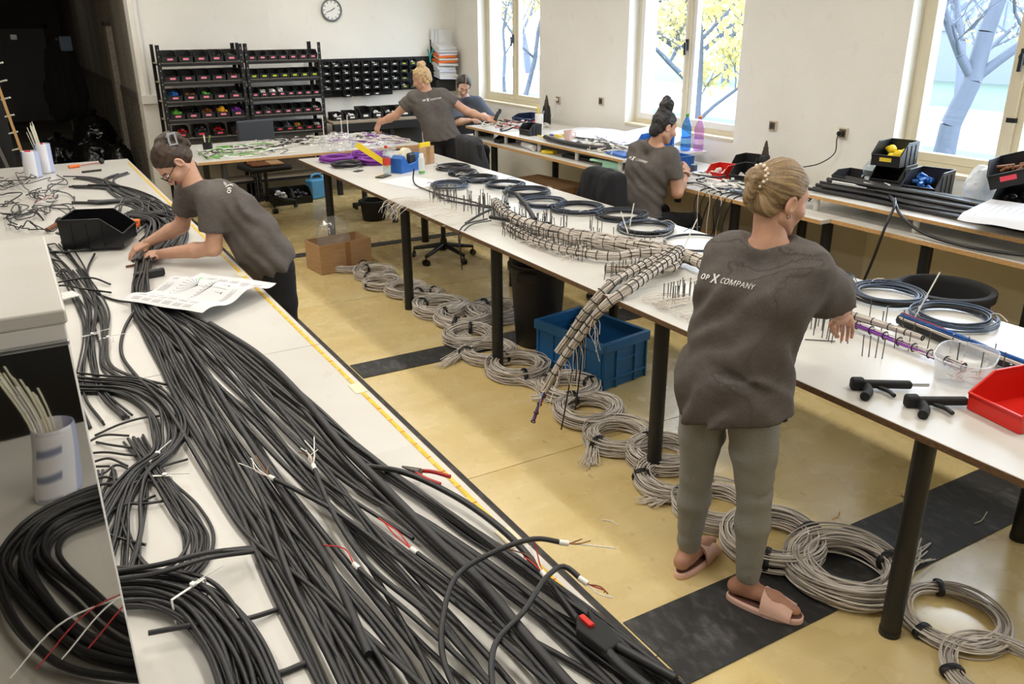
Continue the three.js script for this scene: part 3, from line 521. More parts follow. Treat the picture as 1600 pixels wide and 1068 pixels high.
function person(o) {
  const t = thing('person', o.label, 'person', o.base); const B = o.base, J = o.J, s = o.size ?? 1, gi = o.girth ?? 1, off = (g) => g.translate(-B[0], -B[1], -B[2]);
  const up = nrm3(sub3(J.neck, J.pelvis)), lat = nrm3(sub3(J.shR, J.shL)), fwd = nrm3(crs3(up, lat)), fw = [fwd[0], fwd[1], fwd[2]];
  const hl = nrm3(sub3(J.hipR, J.hipL)), waist = add3(mid3(J.pelvis, J.neck, 0.36), fw, o.bend ?? 0), chest = add3(mid3(J.pelvis, J.neck, 0.68), fw, o.bend ? o.bend * 0.8 : 0);
  const torso = (e) => { // e: how far the cloth stands off
    const L = [];
    for (const q of [-1, 1]) {
      const sh = q > 0 ? J.shR : J.shL, hp = add3(J.pelvis, hl, q * 0.075 * s * gi), wa = add3(waist, lat, q * 0.06 * s * gi), ch = add3(chest, lat, q * 0.078 * s * gi), shi = add3(sh, lat, -q * 0.025);
      L.push([hp, wa, (0.112 * gi + e) * s, (0.098 * gi + e) * s], [wa, ch, (0.098 * gi + e) * s, (0.106 * gi + e) * s], [ch, shi, (0.1 + e) * s, (0.062 + e) * s], [J.neck, shi, (0.055 + e * 0.6) * s, (0.055 + e) * s]);
      if (o.bust) L.push([add3(add3(chest, lat, q * 0.07), fw, 0.075), add3(add3(chest, lat, q * 0.07), fw, 0.08), 0.062 + e, 0.062 + e]);
    }
    if (o.belly) L.push([add3(waist, fw, 0.05), add3(J.pelvis, fw, 0.04), 0.1 * gi + e, 0.1 * gi + e]);
    return L;
  };
  const head = o.head, face = nrm3(head.face), upv = head.up ?? [0, 1, 0], hx = nrm3(crs3(upv, face)), hy = nrm3(crs3(face, hx)), hs = (head.size ?? 0.93) * s, hm = basis(hx.map((v) => v * hs), hy.map((v) => v * hs), face.map((v) => v * hs), head.at);
  const nape = add3(add3(head.at, hy, -0.055 * hs), face, -0.02 * hs);
  // skin: torso, neck, arms, legs and feet in one field; head and hands on finer grids of their own
  const sk = [...torso(-0.012), [J.neck, nape, 0.056 * s, 0.05 * s]];
  for (const q of ['L', 'R']) {
    sk.push([J['sh' + q], J['el' + q], 0.05 * s, 0.041 * s], [J['el' + q], mid3(J['el' + q], J['wr' + q], 0.35), 0.041 * s, 0.041 * s], [mid3(J['el' + q], J['wr' + q], 0.35), J['wr' + q], 0.041 * s, 0.028 * s]);
    sk.push([J['hip' + q], J['kn' + q], 0.075 * s, 0.052 * s], [J['kn' + q], mid3(J['kn' + q], J['an' + q], 0.3), 0.05 * s, 0.052 * s], [mid3(J['kn' + q], J['an' + q], 0.3), J['an' + q], 0.05 * s, 0.035 * s]);
    if (J['to' + q]) sk.push([add3(J['an' + q], [0, -0.035, 0]), mid3(J['an' + q], J['to' + q], 0.6).map((v, i) => (i === 1 ? J['to' + q][1] + 0.022 : v)), 0.034, 0.03], [mid3(J['an' + q], J['to' + q], 0.55).map((v, i) => (i === 1 ? J['to' + q][1] + 0.012 : v)), J['to' + q], 0.033, 0.02], [add3(J['an' + q], sub3(J['to' + q], J['an' + q]).map((v, i) => (i === 1 ? 0 : -v)), 0.22).map((v, i) => (i === 1 ? J['to' + q][1] + 0.022 : v)), J['an' + q], 0.034, 0.034]);
  }
  const parts = [nets(union(sk, 0.02), ...bounds(sk, 0.03), 0.011)];
  parts.push(headGeo.clone().applyMatrix4(hm));
  for (const q of ['L', 'R']) {
    const h = o['hand' + q]; if (!h) continue; const Y = nrm3(h.dir ?? sub3(J['wr' + q], J['el' + q])), Z0 = h.back ?? [0, 1, 0], X = nrm3(crs3(Y, Z0)), Z = nrm3(crs3(X, Y));
    const g = HANDS[h.kind].clone(); const flip = q === 'L' ? -1 : 1, k = 0.94 * s;   // thumb of a right hand, palm down, points to its left
    const m = basis(X.map((v) => -v * flip * k), Y.map((v) => v * k), Z.map((v) => v * k), J['wr' + q]);
    g.applyMatrix4(m); if (m.determinant() < 0) { const ix = g.index.array; for (let i = 0; i < ix.length; i += 3) { const a = ix[i]; ix[i] = ix[i + 1]; ix[i + 1] = a; } g.computeVertexNormals(); } parts.push(g);
  }
  const inv = hm.clone().invert(), v = V3(0, 0, 0), tone = o.tone ?? SKIN;
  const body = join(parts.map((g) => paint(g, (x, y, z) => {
    const n = 1 + 0.16 * N3(x * 22, y * 22, z * 22) + 0.08 * N3(x * 90, y * 90, z * 90); let c = tone.map((w) => w * n);
    v.set(x, y, z).applyMatrix4(inv);
    if (v.z > 0.07 && Math.abs(v.x) < 0.024 && v.y > -0.078 && v.y < -0.053) c = [0.5, 0.16, 0.14];
    if (v.z > 0.06 && v.y > 0.022 && v.y < 0.034 && Math.abs(v.x) > 0.012 && Math.abs(v.x) < 0.048) c = o.brow ?? [0.08, 0.05, 0.035];
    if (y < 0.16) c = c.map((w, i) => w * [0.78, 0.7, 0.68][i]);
    return c;
  })));
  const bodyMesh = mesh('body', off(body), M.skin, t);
  const eyes = []; for (const q of [-1, 1]) eyes.push(sph(0.0125, q * 0.031, 0.005, 0.083, 1, 0.75, 1, 12)); 
  if (o.eyes) { mesh('eyes', off(join(eyes.map((g) => paint(prep(g), (x, y, z) => (z > 0.0935 ? [0.05, 0.03, 0.02] : [0.75, 0.72, 0.7])))).applyMatrix4(hm)), std(0xffffff, 0.2, { vertexColors: true }), bodyMesh); }
  // shirt
  const e = o.loose ?? 0.012, st = torso(e), cuffs = [];
  for (const q of ['L', 'R']) cuffs.push({ c: [add3(J['sh' + q], lat, q === 'R' ? -0.02 : 0.02), mid3(J['sh' + q], J['el' + q], 1.1), (0.066 + e) * s, (0.068 + e * 1.5) * s], p: mid3(J['sh' + q], J['el' + q], o.sleeve ?? 0.66), n: nrm3(sub3(J['el' + q], J['sh' + q])) });
  const hemC = o.hem, hemN = o.hemN ?? [0, -1, 0];
  const skirt = o.skirt ?? [];
  const cloth = (x, y, z) => {
    let d = 9; for (const c of st) d = smin(d, capD(x, y, z, c), 0.05);
    for (const c of skirt) d = smin(d, capD(x, y, z, c), 0.06);
    for (const u of cuffs) { const sl = Math.max(capD(x, y, z, u.c), (x - u.p[0]) * u.n[0] + (y - u.p[1]) * u.n[1] + (z - u.p[2]) * u.n[2]); d = smin(d, sl, 0.03); }
    d = smax(d, (x - hemC[0]) * hemN[0] + (y - hemC[1]) * hemN[1] + (z - hemC[2]) * hemN[2], 0.008);
    d = smax(d, -(Math.hypot(x - nape[0], y - nape[1], z - nape[2]) - Math.max(0.06, Math.hypot(...sub3(nape, J.neck)) + 0.004)), 0.01);
    if (d < 0.06 && d > -0.06) {
      const fl = fbm(x * 3.1 + 4, y * 3.1, z * 3.1 + o.base[2], 2), k = x * o.fold[0] + y * o.fold[1] + z * o.fold[2];
      d += (o.crease ?? 0.006) * (Math.sin(k + 9 * fl) * Math.max(0, 0.35 + 1.6 * fl) + 0.9 * N3(x * 9, y * 7, z * 9)) ;
      if (o.tuck) { const r = dot3(sub3([x, y, z], o.tuck.at), o.tuck.n); d += o.tuck.deep * Math.exp(-r * r / 0.0004) * Math.max(0, Math.min(1, 0.7 + 2 * N3(x * 4, y * 4, z * 4))); }
    }
    return d;
  };
  const cb = bounds([...st, ...skirt, ...cuffs.map((u) => u.c)], 0.03);
  const shirtG = boxUV(nets(cloth, cb[0], cb[1], o.cell ?? 0.011));
  const shirt = mesh('shirt', off(shirtG), o.shirtMat ?? M.shirt, t);
  if (o.print) { const p = o.print, out = nrm3(p.out), rt = nrm3(p.right), u2 = nrm3(crs3(out, rt)); mesh('print', off(printPatch(cloth, p.at, rt, u2, out, p.w, p.w * 0.1875, 1)), printMat, shirt); }
  // trousers
  const tr = []; for (const q of ['L', 'R']) { const a = J['an' + q], kq = J['kn' + q], m2 = mid3(kq, a, 0.3); const ee = o.legLoose ?? 0.008;
    tr.push([J['hip' + q], mid3(J['hip' + q], kq, 0.5), (0.092 + ee) * s * gi, (0.075 + ee) * s * gi], [mid3(J['hip' + q], kq, 0.5), kq, (0.075 + ee) * s * gi, (0.052 + ee) * s], [kq, m2, (0.052 + ee) * s, (0.054 + ee) * s], [m2, mid3(kq, a, 0.92), (0.054 + ee) * s, (0.037 + ee) * s]); }
  tr.push([add3(J.pelvis, hl, -0.06), add3(J.pelvis, hl, 0.06), 0.112 * s * gi, 0.112 * s * gi]);
  const legs = (x, y, z) => { let d = 9; for (const c of tr) d = smin(d, capD(x, y, z, c), 0.018); if (Math.abs(d) < 0.05) d += 0.0035 * Math.sin(y * 75 + 6 * N3(x * 9, y * 5, z * 9)) * Math.max(0, N3(x * 6, y * 5 + 3, z * 6) + 0.25) + 0.002 * N3(x * 14, y * 10, z * 14); return d; };
  mesh('trousers', off(boxUV(nets(legs, ...bounds(tr, 0.03), 0.011))), o.legMat ?? M.blackCloth, t);
  // hair: cap with streaks that run to the bun, then knots
  const hv = o.hair, knots = hv.knots, line = hv.line ?? 0, cut = hv.ear ?? 1;
  const hairF = (x, y, z) => {
    let d = ell(x, y, z, 0, 0.038, -0.02, 0.087, 0.098, 0.105);
    d = Math.min(d, ell(x, y, z, 0, -0.02, -0.055, 0.068, 0.075, 0.062)); 
    const fc = smax(0.045 + line - z + Math.max(0, (0.07 - y) * 0.25), 0.02 - y + 0, 0.02);
    d = smax(d, z * 0.82 - (y - 0.085) * 0.57 - 0.058 - line, 0.015);
    if (y < 0.03) d = smax(d, z - 0.018 - line * 0.5 - (y + 0.03) * 0.5, 0.01);
    d = smax(d, -ell(Math.abs(x), y, z, 0.085, -0.012, -0.008, 0.03, 0.036 * cut, 0.027 * cut), 0.008);
    d = smax(d, -y - 0.082 - z * 0.2, 0.012);
    for (const k of knots) d = smin(d, ell(x, y, z, k[0], k[1], k[2], k[3], k[4] ?? k[3], k[5] ?? k[3]), 0.014);
    const b = hv.to, a = Math.atan2(y - b[1], x - b[0]) ; const rad = Math.hypot(x - b[0], y - b[1], z - b[2]);
    d += 0.001 * Math.sin(a * 40 + 5 * N3(x * 14, y * 14, z * 14)) + (hv.mess ?? 0.004) * N3(x * 40, y * 40, z * 40) * (rad < 0.05 ? 1.4 : 0.6);
    return d;
  };
  const hg = nets(hairF, [-0.16, -0.15, -0.22], [0.16, 0.25, 0.13], 0.0038);
  paint(hg, (x, y, z) => { const b = hv.to, a = Math.atan2(y - b[1], x - b[0]); const n = N3(a * 14, z * 7 + 3, Math.hypot(x, y) * 7) * 0.6 + N3(a * 45, z * 10, y * 4) * 0.5; const k = Math.max(0, Math.min(1, 0.5 + n)); if (hv.part && Math.abs(x) < 0.005 && y > 0.06 && z > -0.06) return [0.55, 0.36, 0.27]; return mix3(hv.dark, hv.light, k); });
  const hair = mesh('hair', off(hg.applyMatrix4(hm)), std(0xffffff, 0.5, { vertexColors: true }), t);
  o.extra?.({ t, hm, hair, off, bodyMesh, shirt, place: (g) => off(g.applyMatrix4(hm)) });
  return t;
}
const shoe = (t, off, a, to, mat, r = 0.036) => mesh('shoe', off(nets(union([[add3(a, [0, -0.04, 0]), to, r + 0.004, r - 0.004], [a, add3(a, [0, -0.04, 0]), r, r + 0.004]], 0.03), ...bounds([[a, to, 0.05, 0.05]], 0.06), 0.008)), mat, t);

// woman at the assembly table
person({ label: 'woman with blonde ponytail, grey leggings and pink sandals reaching over the assembly table', base: [2.08, 0, -1.93], girth: 0.98, loose: 0.014, cell: 0.0095,
  J: { pelvis: [1.99, 0.92, -1.915], neck: [2.06, 1.4, -1.865], shR: [2.135, 1.335, -1.735], shL: [2.015, 1.34, -2.015], elR: [2.325, 1.185, -1.785], wrR: [2.5, 1.075, -1.885], elL: [2.24, 1.15, -2.12], wrL: [2.45, 1.03, -2.16],
    hipR: [2.03, 0.87, -1.835], hipL: [1.965, 0.87, -1.99], knR: [2.075, 0.48, -1.82], knL: [1.995, 0.49, -2.04], anR: [2.1, 0.105, -1.83], anL: [2.045, 0.1, -2.1], toR: [2.185, 0.045, -1.665], toL: [2.235, 0.045, -2.16] },
  head: { at: [2.085, 1.555, -1.865], face: [0.95, -0.28, 0.16], up: [0.15, 1, 0.05] }, handR: { kind: 'pinch', dir: [0.72, -0.5, -0.35], back: [0.3, 0.8, -0.2] }, handL: { kind: 'pinch', back: [0.2, 0.9, 0] },
  hem: [1.99, 0.8, -1.9], hemN: nrm3([0.06, -1, 0.2]), skirt: [[[1.985, 0.95, -1.905], [1.975, 0.8, -1.925], 0.128, 0.138], [[2.03, 0.98, -1.83], [2.06, 0.72, -1.79], 0.1, 0.105]], fold: [52, 44, -60], crease: 0.013, sleeve: 0.8, tuck: { at: [1.985, 0.99, -1.9], n: nrm3([0.25, 1, 0.25]), deep: 0.022 },
  print: { at: [1.965, 1.285, -1.9], right: [0.39, -0.03, 0.92], out: [-0.88, 0.28, 0.38], w: 0.25 },
  legMat: M.leggings, hair: { knots: [[0.0, 0.045, -0.135, 0.03, 0.036, 0.03], [-0.012, 0.0, -0.14, 0.018, 0.05, 0.02], [0, 0.05, -0.11, 0.034]], to: [0, 0.045, -0.12], dark: [0.10, 0.06, 0.03], light: [0.42, 0.29, 0.15], line: -0.002 },
  extra: ({ t, off, hair, bodyMesh, place }) => {
    const beads = []; for (let i = 0; i < 26; i++) { const a = i / 13 * Math.PI; beads.push(sph(0.0062, Math.cos(a) * 0.041, 0.05 + Math.sin(a) * 0.041, -0.122 + (i % 2) * 0.009, 1, 1, 1, 8)); }
    mesh('beaded_hair_tie', place(join(beads)), std(0xe6d6c2, 0.35), hair);
    mesh('earring', place(new THREE.TorusGeometry(0.008, 0.0016, 6, 14).translate(-0.082, -0.045, -0.008)), M.nail, bodyMesh);
    for (const [a, to] of [[[2.1, 0.1, -1.83], [2.185, 0.045, -1.665]], [[2.045, 0.1, -2.1], [2.235, 0.045, -2.16]]]) {
      const d = nrm3([to[0] - a[0], 0, to[2] - a[2]]), sdir = [-d[2], 0, d[0]], m = new THREE.Matrix4().makeBasis(V3(...sdir), V3(0, 1, 0), V3(...d).negate()).setPosition(a[0] + d[0] * 0.072, 0.0015, a[2] + d[2] * 0.072);
      const ol = (w) => { const pts = []; for (let i = 0; i < 40; i++) { const u = i / 40 * Math.PI * 2, c = Math.cos(u), s2 = Math.sin(u); pts.push([Math.sign(c) * Math.pow(Math.abs(c), 0.8) * w * (s2 > 0 ? 0.047 : 0.038 + 0.006 * (1 + s2)), s2 * 0.14 * (0.97 + 0.03 * w)]); } return pts; };
      const p = mesh('slide_sandal', off(prism(ol(1), 0.026, 0.006).rotateX(-Math.PI / 2).translate(0, 0.013, 0).applyMatrix4(m)), M.pinkFoam, t);
      mesh('insole', off(prism(ol(0.86), 0.004).rotateX(-Math.PI / 2).translate(0, 0.0275, 0).applyMatrix4(m)), M.insole, p);
      const arch = []; for (const [zz, hgt] of [[-0.108, 0.054], [-0.06, 0.078], [0.005, 0.098]]) arch.push([zz, hgt]);
      const sp = [], ui = []; const nA = 16; arch.forEach(([zz, hg], r) => { for (let i = 0; i <= nA; i++) { const a2 = i / nA * Math.PI; sp.push(-Math.cos(a2) * 0.054, 0.018 + Math.pow(Math.sin(a2), 0.7) * (hg - 0.018), zz); } });
      for (let r = 0; r < 2; r++) for (let i = 0; i < nA; i++) { const q = r * (nA + 1) + i; ui.push(q, q + 1, q + nA + 2, q, q + nA + 2, q + nA + 1); }
      const n0 = sp.length / 3; for (let i = 0; i < n0; i++) sp.push(sp[3 * i] * 0.9, 0.014 + (sp[3 * i + 1] - 0.018) * 0.9, sp[3 * i + 2]);
      const kk = ui.length; for (let i = 0; i < kk; i += 3) ui.push(ui[i] + n0, ui[i + 2] + n0, ui[i + 1] + n0);
      for (const r of [0, 2]) for (let i = 0; i < nA; i++) { const q = r * (nA + 1) + i; ui.push(q, q + n0, q + 1, q + 1, q + n0, q + n0 + 1); }
      const sg = new THREE.BufferGeometry(); sg.setAttribute('position', new THREE.Float32BufferAttribute(sp, 3)); sg.setIndex(ui); sg.computeVertexNormals();
      mesh('strap', off(sg.applyMatrix4(m)), M.pinkFoam, p);
    }
  } });
// woman at the cable table
person({ label: 'woman with glasses and a hair claw bending over the cable table', base: [1.2, 0, -4.62], girth: 1.0, belly: 1, loose: 0.008, bend: -0.06,
  J: { pelvis: [1.135, 0.845, -4.62], neck: [0.815, 1.255, -4.78], shL: [0.88, 1.175, -4.62], shR: [0.815, 1.2, -4.95], elL: [0.845, 0.945, -4.62], wrL: [0.6, 0.9, -4.82], elR: [0.76, 1.0, -5.02], wrR: [0.57, 0.925, -5.02],
    hipL: [1.145, 0.8, -4.53], hipR: [1.145, 0.8, -4.71], knL: [1.16, 0.43, -4.5], knR: [1.16, 0.43, -4.74], anL: [1.26, 0.09, -4.5], anR: [1.26, 0.09, -4.74] },
  head: { at: [0.735, 1.385, -4.8], face: [-0.53, -0.84, 0.1], up: [-0.84, 0.53, 0] }, handL: { kind: 'pinch', back: [0.1, 0.8, 0.5] }, handR: { kind: 'pinch', back: [0.1, 0.9, 0.2] },
  hem: [1.15, 0.8, -4.62], hemN: nrm3([0.55, -0.84, 0]), skirt: [[[1.08, 0.95, -4.62], [1.145, 0.85, -4.62], 0.12, 0.13]], fold: [60, 50, 20], crease: 0.012, sleeve: 0.62,
  print: { at: [0.95, 1.22, -4.7], right: [0.12, 0.1, -0.98], out: [0.4, 0.85, 0.3], w: 0.25 }, eyes: 1,
  hair: { knots: [[0, 0.085, -0.1, 0.05, 0.042, 0.05], [0.02, 0.05, -0.13, 0.04, 0.035, 0.036], [-0.02, 0.1, -0.075, 0.038], [0, -0.005, -0.13, 0.025, 0.04, 0.025]], to: [0, 0.07, -0.11], dark: [0.014, 0.008, 0.005], light: [0.07, 0.038, 0.022], line: 0.012, mess: 0.006 },
  extra: ({ t, off, hair, bodyMesh, place }) => {
    const fr = (w, h, th, dd) => { const s2 = new THREE.Shape([[-w, -h], [w, -h], [w, h], [-w, h]].map(([x, y]) => new THREE.Vector2(x, y))); s2.holes.push(new THREE.Path([[-w + th, -h + th], [-w + th, h - th], [w - th, h - th], [w - th, -h + th]].map(([x, y]) => new THREE.Vector2(x, y)))); return new THREE.ExtrudeGeometry(s2, { depth: dd, bevelEnabled: false }); };
    const cl = mesh('hair_claw', place(join([fr(0.034, 0.024, 0.009, 0.01).rotateY(Math.PI / 2).rotateX(0.7).translate(0.062, 0.075, -0.112), bx(0.05, 0.012, 0.03, 0.045, 0.1, -0.12)])), std(0x9da2a8, 0.4), hair);
    const gl = []; for (const q of [-1, 1]) { gl.push(fr(0.028, 0.02, 0.003, 0.004).translate(q * 0.034, 0.0, 0.108)); gl.push(rod([q * 0.062, 0.008, 0.108], [q * 0.08, 0.006, 0.0], 0.0024)); gl.push(rod([q * 0.08, 0.006, 0], [q * 0.08, -0.012, -0.03], 0.0022)); } gl.push(rod([-0.008, 0.006, 0.112], [0.008, 0.006, 0.112], 0.002));
    const gm = mesh('glasses', place(join(gl)), M.blackGloss, t);
    mesh('earring', place(join([sph(0.0045, 0.09, -0.045, -0.01), sph(0.0045, -0.09, -0.045, -0.01)])), M.metal, bodyMesh);
    for (const z of [-4.5, -4.74]) shoe(t, off, [1.26, 0.08, z], [1.09, 0.04, z], M.blackMatte);
  } });
// seated woman
person({ label: 'woman with a high black bun sitting at the window bench', base: [4.1, 0, -5.05], girth: 0.98, loose: 0.012,
  J: { pelvis: [4.1, 0.63, -5.06], neck: [4.21, 1.185, -5.03], shR: [4.24, 1.115, -4.875], shL: [4.17, 1.125, -5.2], elR: [4.285, 0.85, -4.83], wrR: [4.42, 0.99, -4.9], elL: [4.28, 0.9, -5.25], wrL: [4.45, 1.0, -5.08],
    hipR: [4.12, 0.6, -4.96], hipL: [4.12, 0.6, -5.16], knR: [4.5, 0.61, -4.86], knL: [4.5, 0.61, -5.24], anR: [4.42, 0.09, -4.86], anL: [4.42, 0.09, -5.24] },
  head: { at: [4.255, 1.325, -4.985], face: [0.92, -0.36, 0.16], up: [0.2, 1, 0] }, handR: { kind: 'pinch', dir: [0.5, 0.25, -0.5], back: [0, 0.3, 1] }, handL: { kind: 'pinch', dir: [0.5, -0.1, 0.5], back: [0.2, 0.8, -0.5] },
  hem: [4.1, 0.6, -5.06], hemN: [-0.1, -1, 0], skirt: [[[4.1, 0.75, -5.06], [4.1, 0.6, -5.06], 0.13, 0.145]], fold: [30, 70, 40], crease: 0.008, sleeve: 0.6,
  print: { at: [4.1, 1.08, -5.05], right: [0.16, -0.1, 0.98], out: [-0.93, 0.22, 0.15], w: 0.25 },
  hair: { knots: [[0, 0.155, -0.05, 0.062, 0.05, 0.06], [0.038, 0.185, -0.035, 0.036], [-0.036, 0.175, -0.06, 0.038], [0, 0.2, -0.065, 0.036], [0.01, 0.185, -0.02, 0.034], [0, 0.11, -0.06, 0.06, 0.03, 0.05], [0, -0.06, -0.075, 0.05, 0.045, 0.04]], to: [0, 0.13, -0.06], dark: [0.006, 0.006, 0.007], light: [0.03, 0.026, 0.025], mess: 0.008 },
  extra: ({ t, off, bodyMesh }) => {
    for (const z of [-4.86, -5.24]) shoe(t, off, [4.42, 0.08, z], [4.58, 0.04, z], M.blackMatte);
    mesh('bracelet', off(new THREE.TorusGeometry(0.031, 0.002, 6, 20).rotateY(Math.PI / 2 - 0.5).translate(4.4, 0.975, -4.893)), M.metal, bodyMesh);
  } });
// blonde woman in front of the racks
person({ label: 'woman with a blonde bun stretching both arms between the rear table and the bench', base: [3.95, 0, -8.15], loose: 0.01,
  J: { pelvis: [3.945, 0.91, -8.16], neck: [3.83, 1.375, -8.27], shL: [3.685, 1.31, -8.32], shR: [4.0, 1.335, -8.2], elL: [3.545, 1.14, -8.45], wrL: [3.42, 1.06, -8.6], elR: [4.2, 1.18, -8.1], wrR: [4.39, 1.1, -8.0],
    hipL: [3.86, 0.86, -8.2], hipR: [4.03, 0.86, -8.12], knL: [3.9, 0.47, -8.2], knR: [4.05, 0.47, -8.1], anL: [3.92, 0.09, -8.2], anR: [4.07, 0.09, -8.1] },
  head: { at: [3.79, 1.505, -8.29], face: [-0.62, -0.35, -0.7], up: [-0.1, 1, 0] }, handL: { kind: 'grip', dir: [-0.3, -0.8, -0.2], back: [-0.7, 0.4, 0.3] }, handR: { kind: 'grip', dir: [0.8, -0.1, 0.3], back: [0.1, 0.5, 0.8] },
  hem: [3.94, 0.9, -8.16], hemN: [0.15, -1, 0.05], skirt: [[[3.93, 1.0, -8.17], [3.945, 0.9, -8.16], 0.115, 0.13]], fold: [50, 70, 20], crease: 0.009, sleeve: 0.5,
  print: { at: [3.86, 1.3, -8.2], right: [0.97, 0.1, 0.28], out: [-0.2, 0.25, 0.94], w: 0.26 },
  hair: { knots: [[0, 0.13, -0.06, 0.048, 0.042, 0.046], [0.02, 0.155, -0.05, 0.028], [-0.02, 0.15, -0.075, 0.028], [0.02, 0.02, -0.1, 0.05, 0.07, 0.03]], to: [0, 0.11, -0.07], dark: [0.3, 0.18, 0.08], light: [0.75, 0.55, 0.3], mess: 0.008 },
  extra: ({ t, off }) => { for (const [x, z] of [[3.92, -8.2], [4.07, -8.1]]) shoe(t, off, [x, 0.08, z], [x + 0.02, 0.04, z - 0.16], M.blackMatte); } });
// young woman at the end of the bench
person({ label: 'young woman with smooth dark hair and blue grey shirt at the far bench end', base: [4.85, 0, -9.45], loose: 0.016, shirtMat: M.shirtBlue, bust: 1,
  J: { pelvis: [4.86, 0.62, -9.5], neck: [4.83, 1.195, -9.36], shR: [4.67, 1.13, -9.4], shL: [4.99, 1.12, -9.28], elR: [4.66, 0.93, -9.22], wrR: [4.72, 0.965, -9.03], elL: [5.06, 0.93, -9.12], wrL: [4.9, 1.02, -9.02],
    hipR: [4.77, 0.6, -9.5], hipL: [4.95, 0.6, -9.48], knR: [4.72, 0.6, -9.1], knL: [4.95, 0.6, -9.08], anR: [4.72, 0.09, -9.15], anL: [4.95, 0.09, -9.12] },
  head: { at: [4.8, 1.335, -9.3], face: [-0.35, -0.62, 0.7], up: [0, 1, 0.6] }, handR: { kind: 'pinch', back: [0, 0.9, 0.2] }, handL: { kind: 'pinch', dir: [-0.7, 0.1, 0.5], back: [0, 0.9, 0.3] }, tone: [0.68, 0.44, 0.34],
  hem: [4.86, 0.6, -9.5], fold: [20, 30, 14], crease: 0.005, sleeve: 0.95,
  hair: { knots: [[0, -0.05, -0.085, 0.06, 0.07, 0.03], [0.07, 0.0, -0.02, 0.02, 0.06, 0.04], [-0.07, 0.0, -0.02, 0.02, 0.06, 0.04]], part: 1, to: [0, 0.0, -0.12], dark: [0.008, 0.006, 0.006], light: [0.045, 0.032, 0.028], mess: 0.001, line: -0.008 },
  extra: ({ t, off }) => { for (const [x, z] of [[4.72, -9.15], [4.95, -9.12]]) shoe(t, off, [x, 0.08, z], [x, 0.04, z + 0.15], M.blackMatte); } });
{ const c = thing('office_chair', 'plain dark chair under the young woman at the far end of the bench', 'chair', [4.86, 0, -9.56]); starBase(c, 0.44, 0.28, 0.4); mesh('seat', cushion(0.44, 0.42, 0.06, 0.46), M.blackMatte, c); }
// ---------- cables on the left table ----------
const perp = (a, b) => { const dx = b[0] - a[0], dz = b[1] - a[1], l = Math.hypot(dx, dz) || 1; return [-dz / l, dx / l]; };
function bundle(ctrl, n, r, o = {}) {   // ctrl: [x, z, half width, extra height]; returns a path for each cable
  const out = [];
  for (let i = 0; i < n; i++) {
    let u = n === 1 ? 0 : -1 + 2 * (i + rr(-0.3, 0.3)) / (n - 1); const ri = Array.isArray(r) ? rr(r[0], r[1]) : r, pts = [], lay = Math.floor(rnd() * (o.layers ?? 2)), ph = rnd() * 9;
    const a0 = o.start ? rr(0, o.start) : 0, a1 = o.end ? rr(0, o.end) : 0;
    ctrl.forEach(([x, z, w, h = 0], k) => {
      const a = ctrl[Math.max(0, k - 1)], b = ctrl[Math.min(ctrl.length - 1, k + 1)], [px, pz] = perp(a, b); u += rr(-1, 1) * (o.swap ?? 0.25); u = Math.max(-1.15, Math.min(1.15, u));
      const q = u * w + (o.wave ?? 0.006) * Math.sin(ph + k * 1.9); let sx = 0, sz = 0;
      if (k === 0 && a0) { const d = perp(a, b); sx = d[1] * a0; sz = -d[0] * a0; }
      if (k === ctrl.length - 1 && a1) { const d = perp(a, b); sx = -d[1] * a1; sz = d[0] * a1; }
      pts.push(V3(x + px * q + sx, TT + ri + 0.0008 + lay * ri * (o.step ?? 1.7) + h + rr(0, ri * 0.8), z + pz * q + sz));
    });
    out.push([pts, ri]);
  }
  return out;
}
const cableMats = [M.cable, M.cable, M.cableSoft, M.cable];
function lay(t, paths, mats = cableMats, name = 'cable', seg = 8, rad = 7) { for (const [p, r] of paths) mesh(name, capped(p, r, p.length * seg, rad), pick(mats), t); }
function zipTie(t, x, z, w, y, ang, mat = M.whiteGloss, tail = 1) {
  const g = [new THREE.TorusGeometry(1, 0.03 + 0.0025 / w, 5, 20).scale(w, 0.022, w * 0 + 1).scale(1, 1, 0.0045 * 5).rotateY(ang).translate(x, TT + y, z)];
  g[0] = join([bx(w * 2, 0.0016, 0.006, 0, 0.014 + y, 0), bx(0.0016, 0.014 + y, 0.006, w, (0.014 + y) / 2, 0), bx(0.0016, 0.014 + y, 0.006, -w, (0.014 + y) / 2, 0), rb(0.012, 0.008, 0.014, w * 0.3, 0.018 + y, 0, 0.002, 1)]).rotateY(ang).translate(x, TT, z);
  const c = Math.cos(ang), s = Math.sin(ang); if (tail) g.push(rod([x + c * w * 0.3, TT + 0.02 + y, z - s * w * 0.3], [x + c * (w + 0.05), TT + 0.03 + y, z - s * (w + 0.05) + 0.02], 0.0016, 5));
  mesh('cable_tie', g, mat, t);
}
